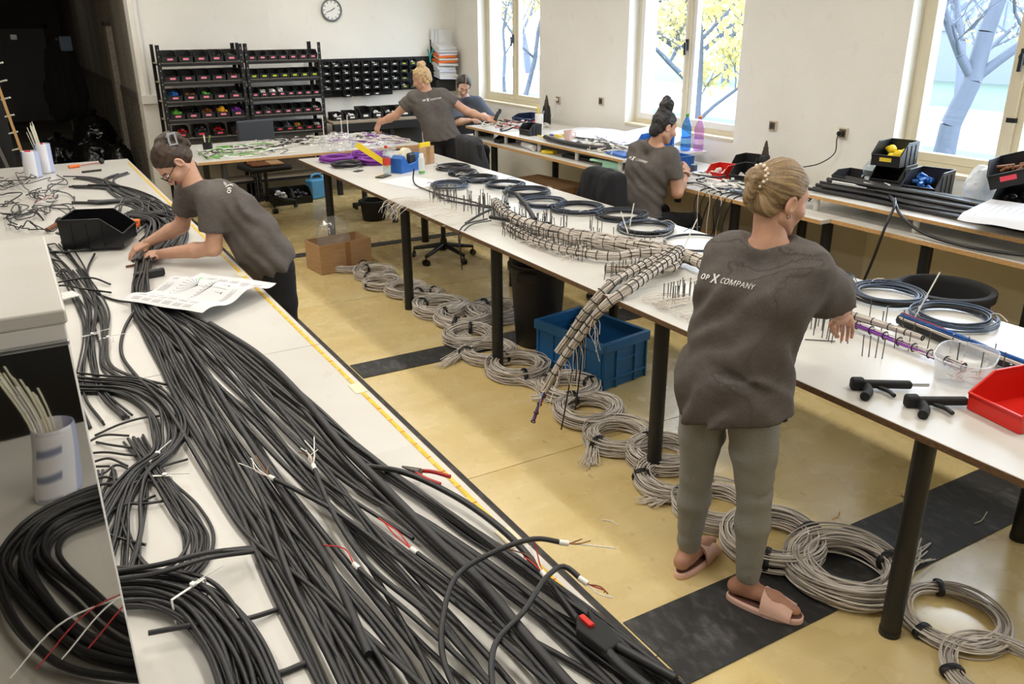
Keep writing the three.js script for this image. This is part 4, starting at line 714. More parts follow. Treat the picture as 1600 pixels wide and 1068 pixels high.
{
  // harness A: the trunk under the woman's hands fans out over the near end of the table
  const t = thing('cable_harness', 'big fan of thick black cables spreading over the near end of the left table', 'cables', [0, 0, 0]);
  const st = [[0.60, -5.02, 0.1], [0.52, -4.66, 0.075], [0.45, -4.3, 0.07], [0.42, -3.95, 0.085], [0.475, -3.6, 0.13], [0.5, -3.1, 0.17], [0.53, -2.6, 0.19], [0.555, -2.1, 0.21], [0.585, -1.7, 0.24], [0.615, -1.35, 0.275], [0.63, -1.0, 0.3], [0.64, -0.62, 0.31]];
  for (let i = 0; i < 46; i++) {
    let u = -1 + 2 * (i + rr(-0.5, 0.5)) / 45; const r = i % 6 === 0 ? rr(0.0085, 0.0105) : rr(0.0048, 0.0078), pts = [], layer = [0, 0, 1, 1, 2][i % 5], last = st.length - (i % 7 === 3 ? 2 + Math.floor(rnd() * 3) : 0); let drift = rr(-0.09, 0.09);
    for (let k = i < 20 ? 0 : 3 + Math.floor(rnd() * 2); k < last; k++) {
      drift = drift * 0.75 + rr(-0.13, 0.13); if (k > 3) u += drift; u = Math.max(-1, Math.min(1.02, u));
      const [x, z, w] = st[k]; pts.push(V3(x + u * w + rr(-0.01, 0.01), TT + r + 0.001 + layer * 0.011 * (k < 4 ? 1.3 : 1) + rr(0, 0.005), z + rr(-0.06, 0.06)));
    }
    mesh('cable', capped(pts, r, pts.length * 8, 8), pick(cableMats), t);
  }
  for (const [x, z, w, a] of [[0.5, -4.58, 0.08, 0.2], [0.44, -4.2, 0.07, 0]]) mesh('shrink_wrap', [rb(w * 2, 0.045, 0.03, 0, 0.022, 0, 0.014, 3).rotateY(a).translate(x, TT + 0.001, z)], M.tapeBlack, t);
}
function loose(label, pts, r, mat = M.cable, ends) {
  const t = thing('loose_cable', label, 'cable'); const P = pts.map(([x, z, y = 0]) => V3(x, TT + r + 0.001 + y, z)); mesh('jacket', capped(P, r, P.length * 8, 8), mat, t);
  if (ends) ends.forEach(([end, cols]) => { const p = end ? P[P.length - 1] : P[0], q = end ? P[P.length - 2] : P[1], d = p.clone().sub(q).normalize(), sleeve = p.clone().addScaledVector(d, 0.012); mesh('sleeve', rod(p.clone().addScaledVector(d, -0.012), sleeve, r * 1.12, 8), M.whiteGloss, t);
    cols.forEach((c) => { const a = sleeve.clone().addScaledVector(d, rr(0.03, 0.05)).add(V3(rr(-0.015, 0.015), rr(0, 0.018), rr(-0.015, 0.015))), b = a.clone().addScaledVector(d, rr(0.03, 0.06)).add(V3(rr(-0.04, 0.04), rr(-0.01, 0.012), rr(-0.04, 0.04))); b.y = Math.max(b.y, TT + 0.004); mesh('wire_core', tube([p, sleeve, a, b], 0.0017, 12, 5), c, t); }); });
  return t;
}
loose('thickest smooth black hose lying straight along the fan of cables', [[0.6, -3.6, 0.02], [0.68, -3.1, 0.03], [0.705, -2.6, 0.032], [0.704, -2.23, 0.03], [0.716, -2.0, 0.03], [0.725, -1.8, 0.03], [0.735, -1.6, 0.03], [0.75, -1.42, 0.03], [0.745, -1.24, 0.03], [0.745, -0.95, 0.03]], 0.0125, M.cableSoft);
loose('single black cable on top with its cut end near the red pliers', [[0.72, -2.07, 0.034], [0.8, -1.99, 0.03], [0.87, -1.81, 0.026], [0.9, -1.65, 0.024], [0.905, -1.5, 0.024], [0.885, -1.35, 0.026], [0.87, -1.2, 0.028], [0.86, -1.0, 0.03]], 0.009);
loose('black cable arching high with brown and white wires over the yellow tape', [[0.98, -1.43, 0.06], [0.92, -1.46, 0.075], [0.81, -1.46, 0.08], [0.69, -1.43, 0.075], [0.61, -1.34, 0.055], [0.565, -1.25, 0.04], [0.54, -1.1, 0.035]], 0.0065, M.cableSoft, [[0, [M.copper, M.whiteGloss, M.copper]]]);
loose('black cable curving towards the wire stripper with copper and white wires', [[0.94, -1.29, 0.055], [0.92, -1.34, 0.07], [0.87, -1.33, 0.07], [0.77, -1.27, 0.055], [0.67, -1.22, 0.045], [0.6, -1.1, 0.04], [0.55, -0.95, 0.035]], 0.0065, M.cableSoft, [[0, [M.copper, M.whiteGloss, M.redDark]]]);
loose('black cable ending in two crossing red wires', [[0.66, -1.6, 0.05], [0.69, -1.47, 0.045], [0.71, -1.35, 0.04], [0.72, -1.2, 0.036], [0.72, -1.0, 0.034]], 0.006, M.cable, [[0, [M.red, M.red]]]);
loose('black cable ending in a single red wire in the middle of the fan', [[0.52, -1.62, 0.045], [0.54, -1.5, 0.045], [0.57, -1.36, 0.04], [0.6, -1.2, 0.036], [0.62, -1.0, 0.034]], 0.006, M.cable, [[0, [M.red]]]);
loose('black cable with a tuft of stripped white wires standing up', [[0.575, -2.1, 0.06], [0.56, -1.98, 0.05], [0.545, -1.8, 0.045], [0.55, -1.6, 0.04], [0.6, -1.35, 0.038], [0.62, -1.0, 0.036]], 0.0068, M.cableSoft, [[0, [M.whiteGloss, M.whiteGloss, M.copper, M.wirePale, M.whiteGloss, M.copper, M.wirePale]]]);
loose('black cable with pale wires fanned out to the left of the white tuft', [[0.46, -2.12, 0.05], [0.5, -2.02, 0.05], [0.56, -1.86, 0.045], [0.62, -1.6, 0.04], [0.68, -1.3, 0.038], [0.72, -1.0, 0.036]], 0.0066, M.cable, [[0, [M.whiteGloss, M.copper, M.copper, M.whiteGloss, M.wirePale]]]);
loose('black cable with red and brown wires beside the wire stripper', [[0.88, -1.36, 0.05], [0.87, -1.26, 0.045], [0.86, -1.15, 0.04], [0.87, -0.95, 0.036]], 0.006, M.cable, [[0, [M.redDark, M.copper, M.whiteGloss, M.red]]]);
loose('short black cable stub crossing in front of the lower cable coil', [[0.33, -1.62, 0.0], [0.25, -1.61, 0.012], [0.16, -1.62, 0.03], [0.06, -1.64, 0.035]], 0.006);
loose('short black cut cable end lying alone near the bottom edge', [[0.33, -1.42, 0.0], [0.27, -1.42, 0.0], [0.22, -1.44, 0.01]], 0.007);
loose('long slack black cable snaking beside the paper and between the two cable groups', [[0.35, -3.98, 0.02], [0.285, -3.82], [0.23, -3.5], [0.245, -3.2, 0.01], [0.29, -2.85, 0.02], [0.32, -2.25, 0.01], [0.34, -1.95, 0.005], [0.42, -1.6, 0.02], [0.5, -1.2, 0.03], [0.55, -0.9, 0.03]], 0.0075);
loose('black cable looping alone from the black bin towards the paper', [[0.3, -5.2, 0.01], [0.235, -4.9], [0.215, -4.6], [0.24, -4.4], [0.3, -4.25], [0.38, -4.12, 0.01]], 0.006);
loose('brown sheathed cable lying under the hands of the bending woman', [[0.42, -4.86], [0.47, -4.87], [0.53, -4.88, 0.004], [0.58, -4.92, 0.01]], 0.006, M.brown);
// thin cables tied in bundles along the left side
{
  const t = thing('cable_bundle', 'bundle of thin black cables with two white ties beside the steel cabinet', 'cables');
  lay(t, bundle([[0.1, -5.6, 0.09], [0.17, -4.85, 0.06], [0.184, -4.2, 0.045], [0.14, -3.74, 0.02, 0.006], [0.1, -3.4, 0.04], [0.09, -3.1, 0.07], [0.12, -2.85, 0.09]], 11, [0.0036, 0.005]));
  zipTie(t, 0.14, -3.74, 0.032, 0.012, 0.15);
  lay(t, bundle([[0.16, -4.9, 0.06], [0.215, -4.1, 0.04], [0.19, -3.68, 0.016, 0.004], [0.175, -3.35, 0.03], [0.235, -3.17, 0.04], [0.31, -3.05, 0.03]], 7, [0.0036, 0.0048])); zipTie(t, 0.195, -3.68, 0.026, 0.008, -0.2);
}
{
  const t = thing('cable_bundle', 'curved swathe of thin black cables with a white tie at its neck', 'cables');
  lay(t, bundle([[-0.09, -3.4, 0.06], [0.07, -3.22, 0.06], [0.2, -3.1, 0.06], [0.275, -2.88, 0.05], [0.27, -2.63, 0.04, 0.004], [0.215, -2.48, 0.022, 0.012], [0.15, -2.42, 0.03, 0.006], [0.09, -2.28, 0.045], [0.04, -2.1, 0.06], [0.0, -1.9, 0.06]], 20, [0.004, 0.0055], { layers: 3 }));
  zipTie(t, 0.205, -2.475, 0.036, 0.02, 0.9);
}
{
  const t = thing('cable_bundle', 'looping bundle of thin black cables tied in white below the curved swathe', 'cables');
  lay(t, bundle([[0.17, -2.68, 0.025], [0.2, -2.35, 0.018, 0.008], [0.222, -2.15, 0.03], [0.232, -1.99, 0.03], [0.185, -1.88, 0.03], [0.1, -1.85, 0.035], [0.0, -1.9, 0.04]], 11, [0.004, 0.005])); zipTie(t, 0.2, -2.35, 0.028, 0.014, -0.5);
  lay(t, bundle([[0.07, -2.5, 0.05], [0.03, -2.2, 0.06], [0.04, -1.95, 0.05], [0.12, -1.84, 0.03]], 6, 0.0045, { swap: 0.6 }));
}
{
  const t = thing('cable_coil', 'heavy swathe of black cable bending round the steel cabinet in the bottom left corner', 'cables');
  lay(t, bundle([[-0.22, -1.86, 0.05, 0], [0.04, -1.84, 0.05, 0.004], [0.15, -1.74, 0.05, 0.01], [0.195, -1.58, 0.05, 0.012], [0.2, -1.4, 0.055, 0.012], [0.17, -1.2, 0.06, 0.008], [0.05, -1.04, 0.06, 0.004], [-0.15, -0.97, 0.06], [-0.3, -0.98, 0.06]], 26, [0.0048, 0.0065], { layers: 4, swap: 0.15 }), cableMats, 'cable', 7, 7);
  zipTie(t, 0.16, -1.72, 0.045, 0.05, 0.5);
  lay(t, bundle([[0.33, -1.83, 0.012, 0.03], [0.22, -1.83, 0.014, 0.055], [0.11, -1.83, 0.016, 0.06], [0.0, -1.86, 0.02, 0.06]], 3, 0.006, { layers: 1 }));
}
{ const t = thing('cable_bundle', 'thick bundle of black cables at the table end, mirrored in the steel cabinet', 'cables');
  lay(t, bundle([[0.62, -0.42, 0.05], [0.35, -0.2, 0.06], [0.1, -0.1, 0.06], [-0.08, -0.14, 0.06], [-0.16, -0.3, 0.07], [-0.1, -0.55, 0.08], [0.02, -0.78, 0.07], [0.2, -0.9, 0.05]], 18, [0.0055, 0.0085], { layers: 3, swap: 0.2 }));
  for (let i = 0; i < 4; i++) mesh('wire_core', tube([[-0.2 + i * 0.05, TT + 0.05, -0.75], [-0.1 + i * 0.05, TT + 0.07, -0.66], [0.02 + i * 0.06, TT + 0.05, -0.62 + i * 0.02]], 0.002, 12, 5), i % 2 ? M.redDark : M.whiteGloss, t); }
// mess of crossing thin cables left of the curved swathe
for (let i = 0; i < 14; i++) { const z = rr(-3.0, -2.1), x = rr(-0.1, 0.08), a = rr(-0.9, 0.9), L = rr(0.12, 0.26); loose('thin black cable in the crossing mess left of the curved swathe', [[x, z], [x + L * 0.33 * Math.cos(a), z + L * 0.33 * Math.sin(a) + rr(-0.03, 0.03), 0.01], [x + L * 0.66 * Math.cos(a), z + L * 0.66 * Math.sin(a) + rr(-0.03, 0.03), 0.014], [x + L * Math.cos(a), z + L * Math.sin(a), 0.004]], 0.004).userData.group = 'crossing thin cables beside the steel cabinet'; }
{ // harness on the far half
  const t = thing('cable_harness', 'grey and black branched cable harness on the far half of the left table', 'cables');
  const G = [M.cableGrey, M.cableGrey, M.cable, M.cableSoft];
  lay(t, bundle([[0.33, -8.1, 0.02], [0.53, -7.9, 0.03], [0.7, -7.1, 0.05], [0.77, -6.3, 0.08], [0.72, -5.55, 0.08], [0.62, -5.06, 0.06]], 5, [0.006, 0.009], { start: 0.2 }), G);
  lay(t, bundle([[0.33, -7.59, 0.02], [0.62, -7.35, 0.03], [0.78, -6.8, 0.05], [0.76, -5.95, 0.08], [0.62, -5.1, 0.06]], 5, [0.006, 0.01], { start: 0.25 }), G);
  lay(t, bundle([[0.22, -6.9, 0.04], [0.5, -6.75, 0.03], [0.72, -6.68, 0.05], [0.82, -6.1, 0.09], [0.79, -5.48, 0.07], [0.65, -4.97, 0.06]], 8, [0.006, 0.009], { start: 0.3 }), G);
  lay(t, bundle([[0.86, -8.1, 0.03], [0.66, -7.8, 0.04], [0.66, -7.1, 0.05], [0.78, -6.35, 0.07], [0.73, -5.6, 0.07], [0.63, -5.1, 0.06]], 6, [0.005, 0.008], { start: 0.2 }), G);
  for (let i = 0; i < 12; i++) { const x = rr(0.58, 0.82), z = rr(-6.7, -5.9), w = rr(0.1, 0.2), h = rr(0.02, 0.09), s = rr(0.7, 0.95); mesh('cable', capped([[x - w * 0.5, TT + 0.01, z + 0.12], [x - w * 0.3, TT + h * 0.8, z], [x, TT + h + 0.01, z - 0.1 * s], [x + w * 0.5, TT + h * 0.7 + 0.01, z + 0.06], [x + w * 0.35, TT + 0.02, z + 0.3], [x + rr(-0.1, 0), TT + 0.02, z + 0.6]].map(([a, b, c]) => [Math.min(a, 0.94), b, c]), rr(0.005, 0.007), 34, 6), pick(G), t); }
  lay(t, bundle([[0.6, -6.05, 0.02, 0.02], [0.72, -5.85, 0.05, 0.03], [0.72, -5.4, 0.09, 0.03], [0.6, -5.05, 0.08, 0.02], [0.5, -4.8, 0.05, 0.02]], 14, [0.005, 0.007], { layers: 3 }), G);
  mesh('shrink_sleeve', [rod([0.6, TT + 0.04, -6.1], [0.8, TT + 0.05, -5.9], 0.018, 10), rod([0.58, TT + 0.03, -5.9], [0.74, TT + 0.05, -5.8], 0.014, 10)], M.blackMatte, t);
}
{
  const t = thing('cable_tangle', 'loose tangle of thin black cables at the far left of the table', 'cables');
  for (let i = 0; i < 34; i++) { const cx = rr(-0.16, 0.22), cz = rr(-8.2, -5.9), R = rr(0.05, 0.16), n = 7, a0 = rnd() * 6.28, pts = []; for (let k = 0; k < n; k++) { const a = a0 + k / n * rr(2.2, 4.5), q = R * (1 + 0.3 * Math.sin(a * 2 + i)); pts.push([Math.max(-0.3, cx + Math.cos(a) * q), TT + 0.006 + rr(0, 0.05), cz + Math.sin(a) * q * 2.4]); } mesh('cable', capped(pts, rr(0.003, 0.005), 36, 6), pick([M.cable, M.cable, M.cableGrey]), t); }
  for (let i = 0; i < 5; i++) { const x = rr(0.02, 0.15), z = rr(-6.9, -6.7); mesh('wire_core', tube([[x, TT + 0.05, z], [x + 0.05, TT + 0.07, z + rr(-0.1, 0.1)], [x + 0.1, TT + 0.05, z + rr(-0.2, 0.2)]], 0.002, 12, 5), i % 2 ? M.redDark : M.whiteGloss, t); }
}
for (let i = 0; i < 16; i++) { const z = rr(-5.6, -4.6), x = rr(-0.2, 0.06), L = rr(0.14, 0.3), a = rr(-0.3, 0.9); loose('thin black cable among those heaped behind the steel cabinet', [[x, z], [x + L * 0.4 * Math.cos(a), z + 0.5 * L * Math.sin(a) + rr(-0.1, 0.1), 0.015], [x + L * 0.8 * Math.cos(a), z + L * Math.sin(a) + rr(-0.1, 0.1), 0.02], [x + L, z + L * 1.4 * Math.sin(a), 0.004]], rr(0.004, 0.0052)).userData.group = 'thin cables heaped behind the steel cabinet'; }

// ---------- wire harness, nails and coils on the assembly table ----------
function strand(t, path, R, n, mats, r = 0.0042, name = 'wire_strands') { // twisted round bundle along a path of Vector3
  const c = new THREE.CatmullRomCurve3(path, false, 'centripetal'), m = Math.max(10, Math.round(c.getLength() / 0.035)), pts = c.getPoints(m), byMat = new Map();
  for (let i = 0; i < n; i++) {
    const ring = i < n * 0.7 ? 1 : 0.55, a0 = i * 2.4 + rr(-0.2, 0.2), tw = rr(-0.5, 0.5), P = [];
    pts.forEach((p, k) => { const d = pts[Math.min(k + 1, m)].clone().sub(pts[Math.max(0, k - 1)]).normalize(), sx = V3(0, 1, 0).cross(d).normalize(), sy = d.clone().cross(sx), a = a0 + tw * k * 0.25, rad = (typeof R === 'function' ? R(k / m) : R) * ring * rr(0.92, 1.06); P.push(p.clone().addScaledVector(sx, Math.cos(a) * rad).addScaledVector(sy, Math.sin(a) * rad)); });
    const mt = pick(mats); if (!byMat.has(mt)) byMat.set(mt, []); byMat.get(mt).push(tube(P, r, P.length * 2, 5));
  }
  for (const [mt, g] of byMat) { const o = mesh(name, g, mt, t); o.userData.kind = 'stuff'; }
  return c;
}
function ties(t, c, R, step, from = 0, to = 1, mat = M.tapeBlack) {
  const n = Math.round(c.getLength() * (to - from) / step);
  for (let i = 0; i <= n; i++) { const u = lerp(from, to, i / n), p = c.getPointAt(u), d = c.getTangentAt(u), rad = typeof R === 'function' ? R(u) : R, g = new THREE.TorusGeometry(rad + 0.004, 0.0028, 5, 14).applyQuaternion(new THREE.Quaternion().setFromUnitVectors(V3(0, 0, 1), d)).translate(p.x, p.y, p.z); mesh('tie_band', g, mat, t); }
}
const wv = (a) => a.map(([x, y, z]) => V3(x, TT + y, z)), pale = [M.wire, M.wirePale, M.wire, M.wireGrey];
{
  const t = thing('wire_harness', 'pale wire harness with black ties hanging over the assembly table edge', 'wire harness');
  const tr = strand(t, wv([[2.86, 0.05, -5.1], [2.72, 0.05, -4.7], [2.69, 0.05, -4.35], [2.75, 0.05, -4.05], [2.84, 0.05, -3.85], [2.93, 0.05, -3.65], [3.0, 0.055, -3.45], [3.02, 0.055, -3.25], [2.97, 0.05, -3.0], [2.92, 0.05, -2.7], [2.95, 0.05, -2.4], [3.02, 0.045, -2.15], [3.04, 0.04, -1.9]]), (u) => (0.026 + 0.016 * Math.sin(Math.min(1, u * 1.5) * Math.PI)) * (u > 0.72 ? 1 - (u - 0.72) * 2.6 : 1), 44, pale); ties(t, tr, (u) => (0.026 + 0.016 * Math.sin(Math.min(1, u * 1.5) * Math.PI)) * (u > 0.72 ? 1 - (u - 0.72) * 2.6 : 1), 0.075);
  const b2 = strand(t, wv([[3.0, 0.06, -3.38], [2.86, 0.05, -3.5], [2.72, 0.04, -3.55], [2.6, 0.04, -3.75], [2.56, 0.035, -4.1], [2.6, 0.035, -4.5]]), 0.02, 22, pale); ties(t, b2, 0.021, 0.06);
  const b3 = strand(t, wv([[2.98, 0.05, -3.3], [2.82, 0.045, -3.2], [2.66, 0.04, -3.3], [2.56, 0.03, -3.4]]), 0.018, 18, pale); ties(t, b3, 0.019, 0.06);
  const h1 = strand(t, wv([[3.03, 0.075, -3.36], [2.85, 0.08, -3.24], [2.6, 0.06, -3.12], [2.4, 0.035, -3.03], [2.305, -0.03, -3.06], [2.25, -0.2, -3.17], [2.18, -0.36, -3.24], [2.12, -0.52, -3.29]]), (u) => 0.026 - 0.011 * u, 26, pale); ties(t, h1, (u) => 0.028 - 0.011 * u, 0.055, 0.02, 0.92);
  const h2 = strand(t, wv([[3.03, 0.06, -3.4], [2.82, 0.06, -3.32], [2.56, 0.05, -3.22], [2.4, 0.03, -3.16], [2.31, -0.06, -3.18], [2.27, -0.2, -3.26], [2.22, -0.34, -3.33]]), (u) => 0.024 - 0.008 * u, 22, pale); ties(t, h2, (u) => 0.026 - 0.008 * u, 0.06, 0.05, 0.9);
  const redBlue = strand(t, wv([[2.13, -0.5, -3.28], [2.1, -0.6, -3.31], [2.075, -0.7, -3.33]]), 0.007, 5, [M.purple, M.redDark, M.blue], 0.0028); ties(t, redBlue, 0.008, 0.05);
  for (let i = 0; i < 26; i++) { const a = rr(0.62, 0.98), p = h1.getPointAt(a), q = V3(p.x + rr(-0.1, 0.03), p.y - rr(0.06, 0.2), p.z + rr(-0.04, 0.12)); mesh('loose_wire', tube([p, p.clone().lerp(q, 0.5).add(V3(rr(-0.01, 0.03), 0.02, 0)), q], 0.0017, 10, 4), pick([M.wirePale, M.wire, M.wireGrey, M.wirePale]), t); }
  for (const [e, k] of [[[2.17, -0.72, -3.21], 0], [[2.3, -0.5, -3.28], 1], [[2.22, -0.6, -3.16], 2]]) mesh('black_lead', tube(wv([[2.62, 0.06, -3.24], [2.42, 0.035, -3.13], [2.3, -0.1, -3.15], [2.25 + k * 0.02, -0.3, -3.2], e]), 0.004, 30, 6), M.cable, t);
  // loose wire ends at the table edge
  const edge = (n, x, z0, z1, L, down) => { const g = []; for (let i = 0; i < n; i++) { const z = rr(z0, z1), y = rr(0.004, 0.03); g.push(tube(wv([[x + rr(0.1, 0.2), y, z + rr(-0.05, 0.05)], [x + 0.04, y + 0.006, z], [x - L * rr(0.3, 0.6), y - down * 0.3 * rnd(), z + rr(-0.03, 0.03)], [x - L * rr(0.7, 1.1), y - down * rr(0.4, 1), z + rr(-0.04, 0.06)]]), 0.0014, 10, 4)); } const o = mesh('wire_tails', g, M.wirePale, t); o.userData.kind = 'stuff'; };
  edge(40, 2.46, -5.6, -4.8, 0.12, 0.02); edge(26, 2.36, -5.75, -5.45, 0.12, 0.12); edge(60, 2.48, -2.86, -2.5, 0.06, 0.0); edge(46, 2.6, -4.25, -3.7, 0.1, 0.0); edge(24, 2.5, -2.98, -2.8, 0.08, 0);
  mesh('black_sleeve', [tube(wv([[3.0, 0.1, -5.05], [2.9, 0.08, -4.75], [2.78, 0.06, -4.45]]), 0.016, 20, 8), tube(wv([[2.62, 0.04, -4.75], [2.7, 0.05, -4.5], [2.82, 0.05, -4.35]]), 0.013, 20, 8)], M.tapeBlack, t);
}
{
  const t = thing('wire_harness', 'black cable harness branch with a long lead at the far end of the nail field', 'wire harness');
  for (const [p, r] of [[[[2.78, 0.12, -6.3], [2.76, 0.03, -6.28], [2.72, 0.012, -5.95], [2.74, 0.012, -5.7], [2.8, 0.015, -5.4], [2.8, 0.03, -5.1], [2.86, 0.05, -4.9]], 0.006], [[[2.72, 0.012, -5.75], [2.68, 0.012, -5.55], [2.72, 0.02, -5.3], [2.8, 0.03, -5.0]], 0.008], [[[2.44, 0.02, -4.75], [2.6, 0.04, -4.85], [2.76, 0.045, -4.95]], 0.008], [[[2.34, -0.2, -4.62], [2.345, -0.02, -4.66], [2.4, 0.02, -4.7], [2.6, 0.03, -4.75]], 0.005], [[[2.33, -0.24, -4.6], [2.34, -0.04, -4.63], [2.42, 0.024, -4.66], [2.6, 0.03, -4.7]], 0.004], [[[3.2, 0.02, -5.5], [3.0, 0.03, -5.2], [2.9, 0.05, -5.0]], 0.009]]) mesh('black_lead', capped(wv(p), r, 40, 7), M.cable, t);
}
{
  const t = thing('wire_harness', 'red and blue wire harness in black duct near the clear tub', 'wire harness');
  mesh('duct', tube(wv([[3.2, 0.025, -2.12], [3.16, 0.025, -1.9], [3.12, 0.025, -1.65], [3.09, 0.025, -1.3], [3.06, 0.025, -0.8]]), 0.024, 30, 8), M.tapeBlack, t);
  strand(t, wv([[3.18, 0.05, -2.1], [3.14, 0.05, -1.85], [3.1, 0.05, -1.6], [3.07, 0.05, -1.3], [3.04, 0.05, -0.8]]), 0.014, 12, [M.purple, M.redDark, M.wirePale, M.blue, M.wire], 0.003);
  const c = strand(t, wv([[2.98, 0.03, -2.3], [2.96, 0.03, -2.05], [2.94, 0.03, -1.85], [2.93, 0.025, -1.65]]), 0.012, 10, [M.wirePale, M.wire, M.purple], 0.003); ties(t, c, 0.013, 0.07);
}
{ // nails
  const shank = join([cyl(0.0024, 0.0024, 0.088, 0, 0, 0, 6), cyl(0.0045, 0.0045, 0.002, 0, 0.088, 0, 8)]);
  const put = (x, z, h = 1) => { const m = mesh('nail', shank, M.nail, centreTable); m.position.set(x, TT - 0.001, z); m.scale.y = h; m.rotation.set(rr(-0.07, 0.07), 0, rr(-0.07, 0.07)); };
  for (let i = 0; i < 130; i++) { const v = rnd(); put(lerp(2.62, 2.72, v) + rr(-0.06, 0.22), lerp(-5.75, -4.25, v), rr(0.8, 1.35)); }
  for (let i = 0; i < 22; i++) put(2.52 + 0.004 * i + rr(-0.01, 0.01), -4.42 + i * 0.036, 1.0);
  for (let i = 0; i < 22; i++) put(2.6 + 0.004 * i + rr(-0.01, 0.01), -4.45 + i * 0.036, 1.0);
  for (let i = 0; i < 9; i++) { put(2.5 + 0.027 * i, -3.32 + rr(-0.015, 0.015), 1); put(2.53 + 0.02 * i, -2.9 + rr(-0.02, 0.02), 1); put(2.53 + 0.02 * i, -2.84 + rr(-0.02, 0.02), 1); }
  for (let i = 0; i < 30; i++) put(2.86 + rr(-0.03, 0.12), -2.58 + i * 0.014, rr(0.9, 1.2));
  for (let i = 0; i < 18; i++) put(2.8 + rr(-0.04, 0.06), -2.42 + i * 0.02, rr(0.85, 1.1));
  for (let i = 0; i < 4; i++) put(2.755 + i * 0.014, -1.96 + i * 0.02, 1);
  for (let i = 0; i < 22; i++) put(3.0 + rr(-0.08, 0.22), -2.25 + i * 0.05, rr(0.9, 1.2));
  for (let i = 0; i < 24; i++) put(rr(2.85, 3.1), rr(-4.6, -3.6), rr(0.9, 1.3));
  one('long_nail', 'single long nail lying flat on the assembly table in front of the upright nails', 'nail', rod([0, 0, 0], [0.09, 0, 0.08], 0.0025, 6), M.nail, [2.7, TT + 0.003, -2.2]);
}
// pale cable ties left lying or standing among the coils
[[3.3, -4.15, 0.16, 0.02, 'white cable tie sticking up beside the black coils, farthest of three'], [3.18, -4.0, 0.15, -0.05, 'white cable tie sticking up beside the black coils, middle of three'], [3.27, -3.6, 0.17, 0.06, 'white cable tie sticking up in the empty coil near the blonde woman'], [3.22, -2.08, 0.24, 0.08, 'tall white rod standing between the two black coils near the tub']].forEach(([x, z, h, l, lab]) => one('cable_tie', lab, 'cable tie', rod([0, 0, 0], [l, h, l * 0.5], 0.0035, 6), M.whiteGloss, [x, TT + 0.001, z]));
// black cable coils
function ringCoil(R, n, r, mats, thick, lift = 0.3) {
  const by = new Map();
  for (let i = 0; i < n; i++) { const P = [], rad = R + rr(-thick, thick), y0 = r + rnd() * thick * 1.3, ph = rnd() * 6, cx = rr(-0.006, 0.006), cz = rr(-0.006, 0.006); for (let k = 0; k < 18; k++) { const a = k / 18 * Math.PI * 2; P.push(V3(cx + Math.cos(a) * (rad + 0.004 * Math.sin(3 * a + ph)), y0 + r * 1.2 * (1 + Math.sin(2 * a + ph)) * lift, cz + Math.sin(a) * (rad + 0.004 * Math.cos(2 * a + ph)))); } const m = pick(mats); if (!by.has(m)) by.set(m, []); by.get(m).push(tube(P, r, 44, 5, true)); }
  return by;
}
M.cableBlue = std(0x46566e, 0.4);
const coilSpots = [[3.36, -6.75, 0.13], [3.3, -6.45, 0.12], [3.28, -6.13, 0.14], [3.33, -5.78, 0.14], [3.33, -5.45, 0.16], [3.22, -5.05, 0.15], [3.32, -4.75, 0.16], [3.45, -4.42, 0.15], [3.35, -4.05, 0.16], [3.4, -3.62, 0.2], [3.46, -2.38, 0.15], [3.44, -2.03, 0.16], [3.44, -2.75, 0.13], [2.95, -6.0, 0.13]];
const coilWords = ['by the blue dispenser', 'second from the blue dispenser', 'third from the blue dispenser', 'fourth from the blue dispenser', 'fifth from the blue dispenser', 'sixth from the blue dispenser', 'seventh from the blue dispenser', 'nearest the jacket chair', 'with the white ties stuck beside it', 'thin and almost empty, behind the blonde woman', 'behind the tall white rod', 'at the near right beside the clear tub', 'hidden partly by the reaching arm', 'flat and pale ended, next to the first nails'];
coilSpots.forEach(([x, z, R], i) => {
  const t = thing('cable_coil', `black cable coil on the assembly table, ${coilWords[i]}`, 'cable coil', [x, TT + 0.001, z], rnd() * 6, 'black coils on the assembly table');
  for (const [m, g] of ringCoil(R, i === 9 ? 4 : 12, 0.0042, i > 1 ? [M.cable, M.cable, M.cableBlue] : [M.cable, M.cableSoft], i === 9 ? 0.01 : 0.024)) { const o = mesh('cable_loops', g, m, t); o.userData.kind = 'stuff'; }
  for (let k = 0; k < 3; k++) { const a = rnd() * 6.28; mesh('wire_tail', tube([[Math.cos(a) * R, 0.03, Math.sin(a) * R], [Math.cos(a + 0.25) * (R + 0.02), 0.045, Math.sin(a + 0.25) * (R + 0.02)], [Math.cos(a + 0.5) * (R + 0.05), 0.02 + rnd() * 0.03, Math.sin(a + 0.5) * (R + 0.05)]], 0.0022, 10, 5), k ? M.cableBlue : M.wirePale, t); }
});
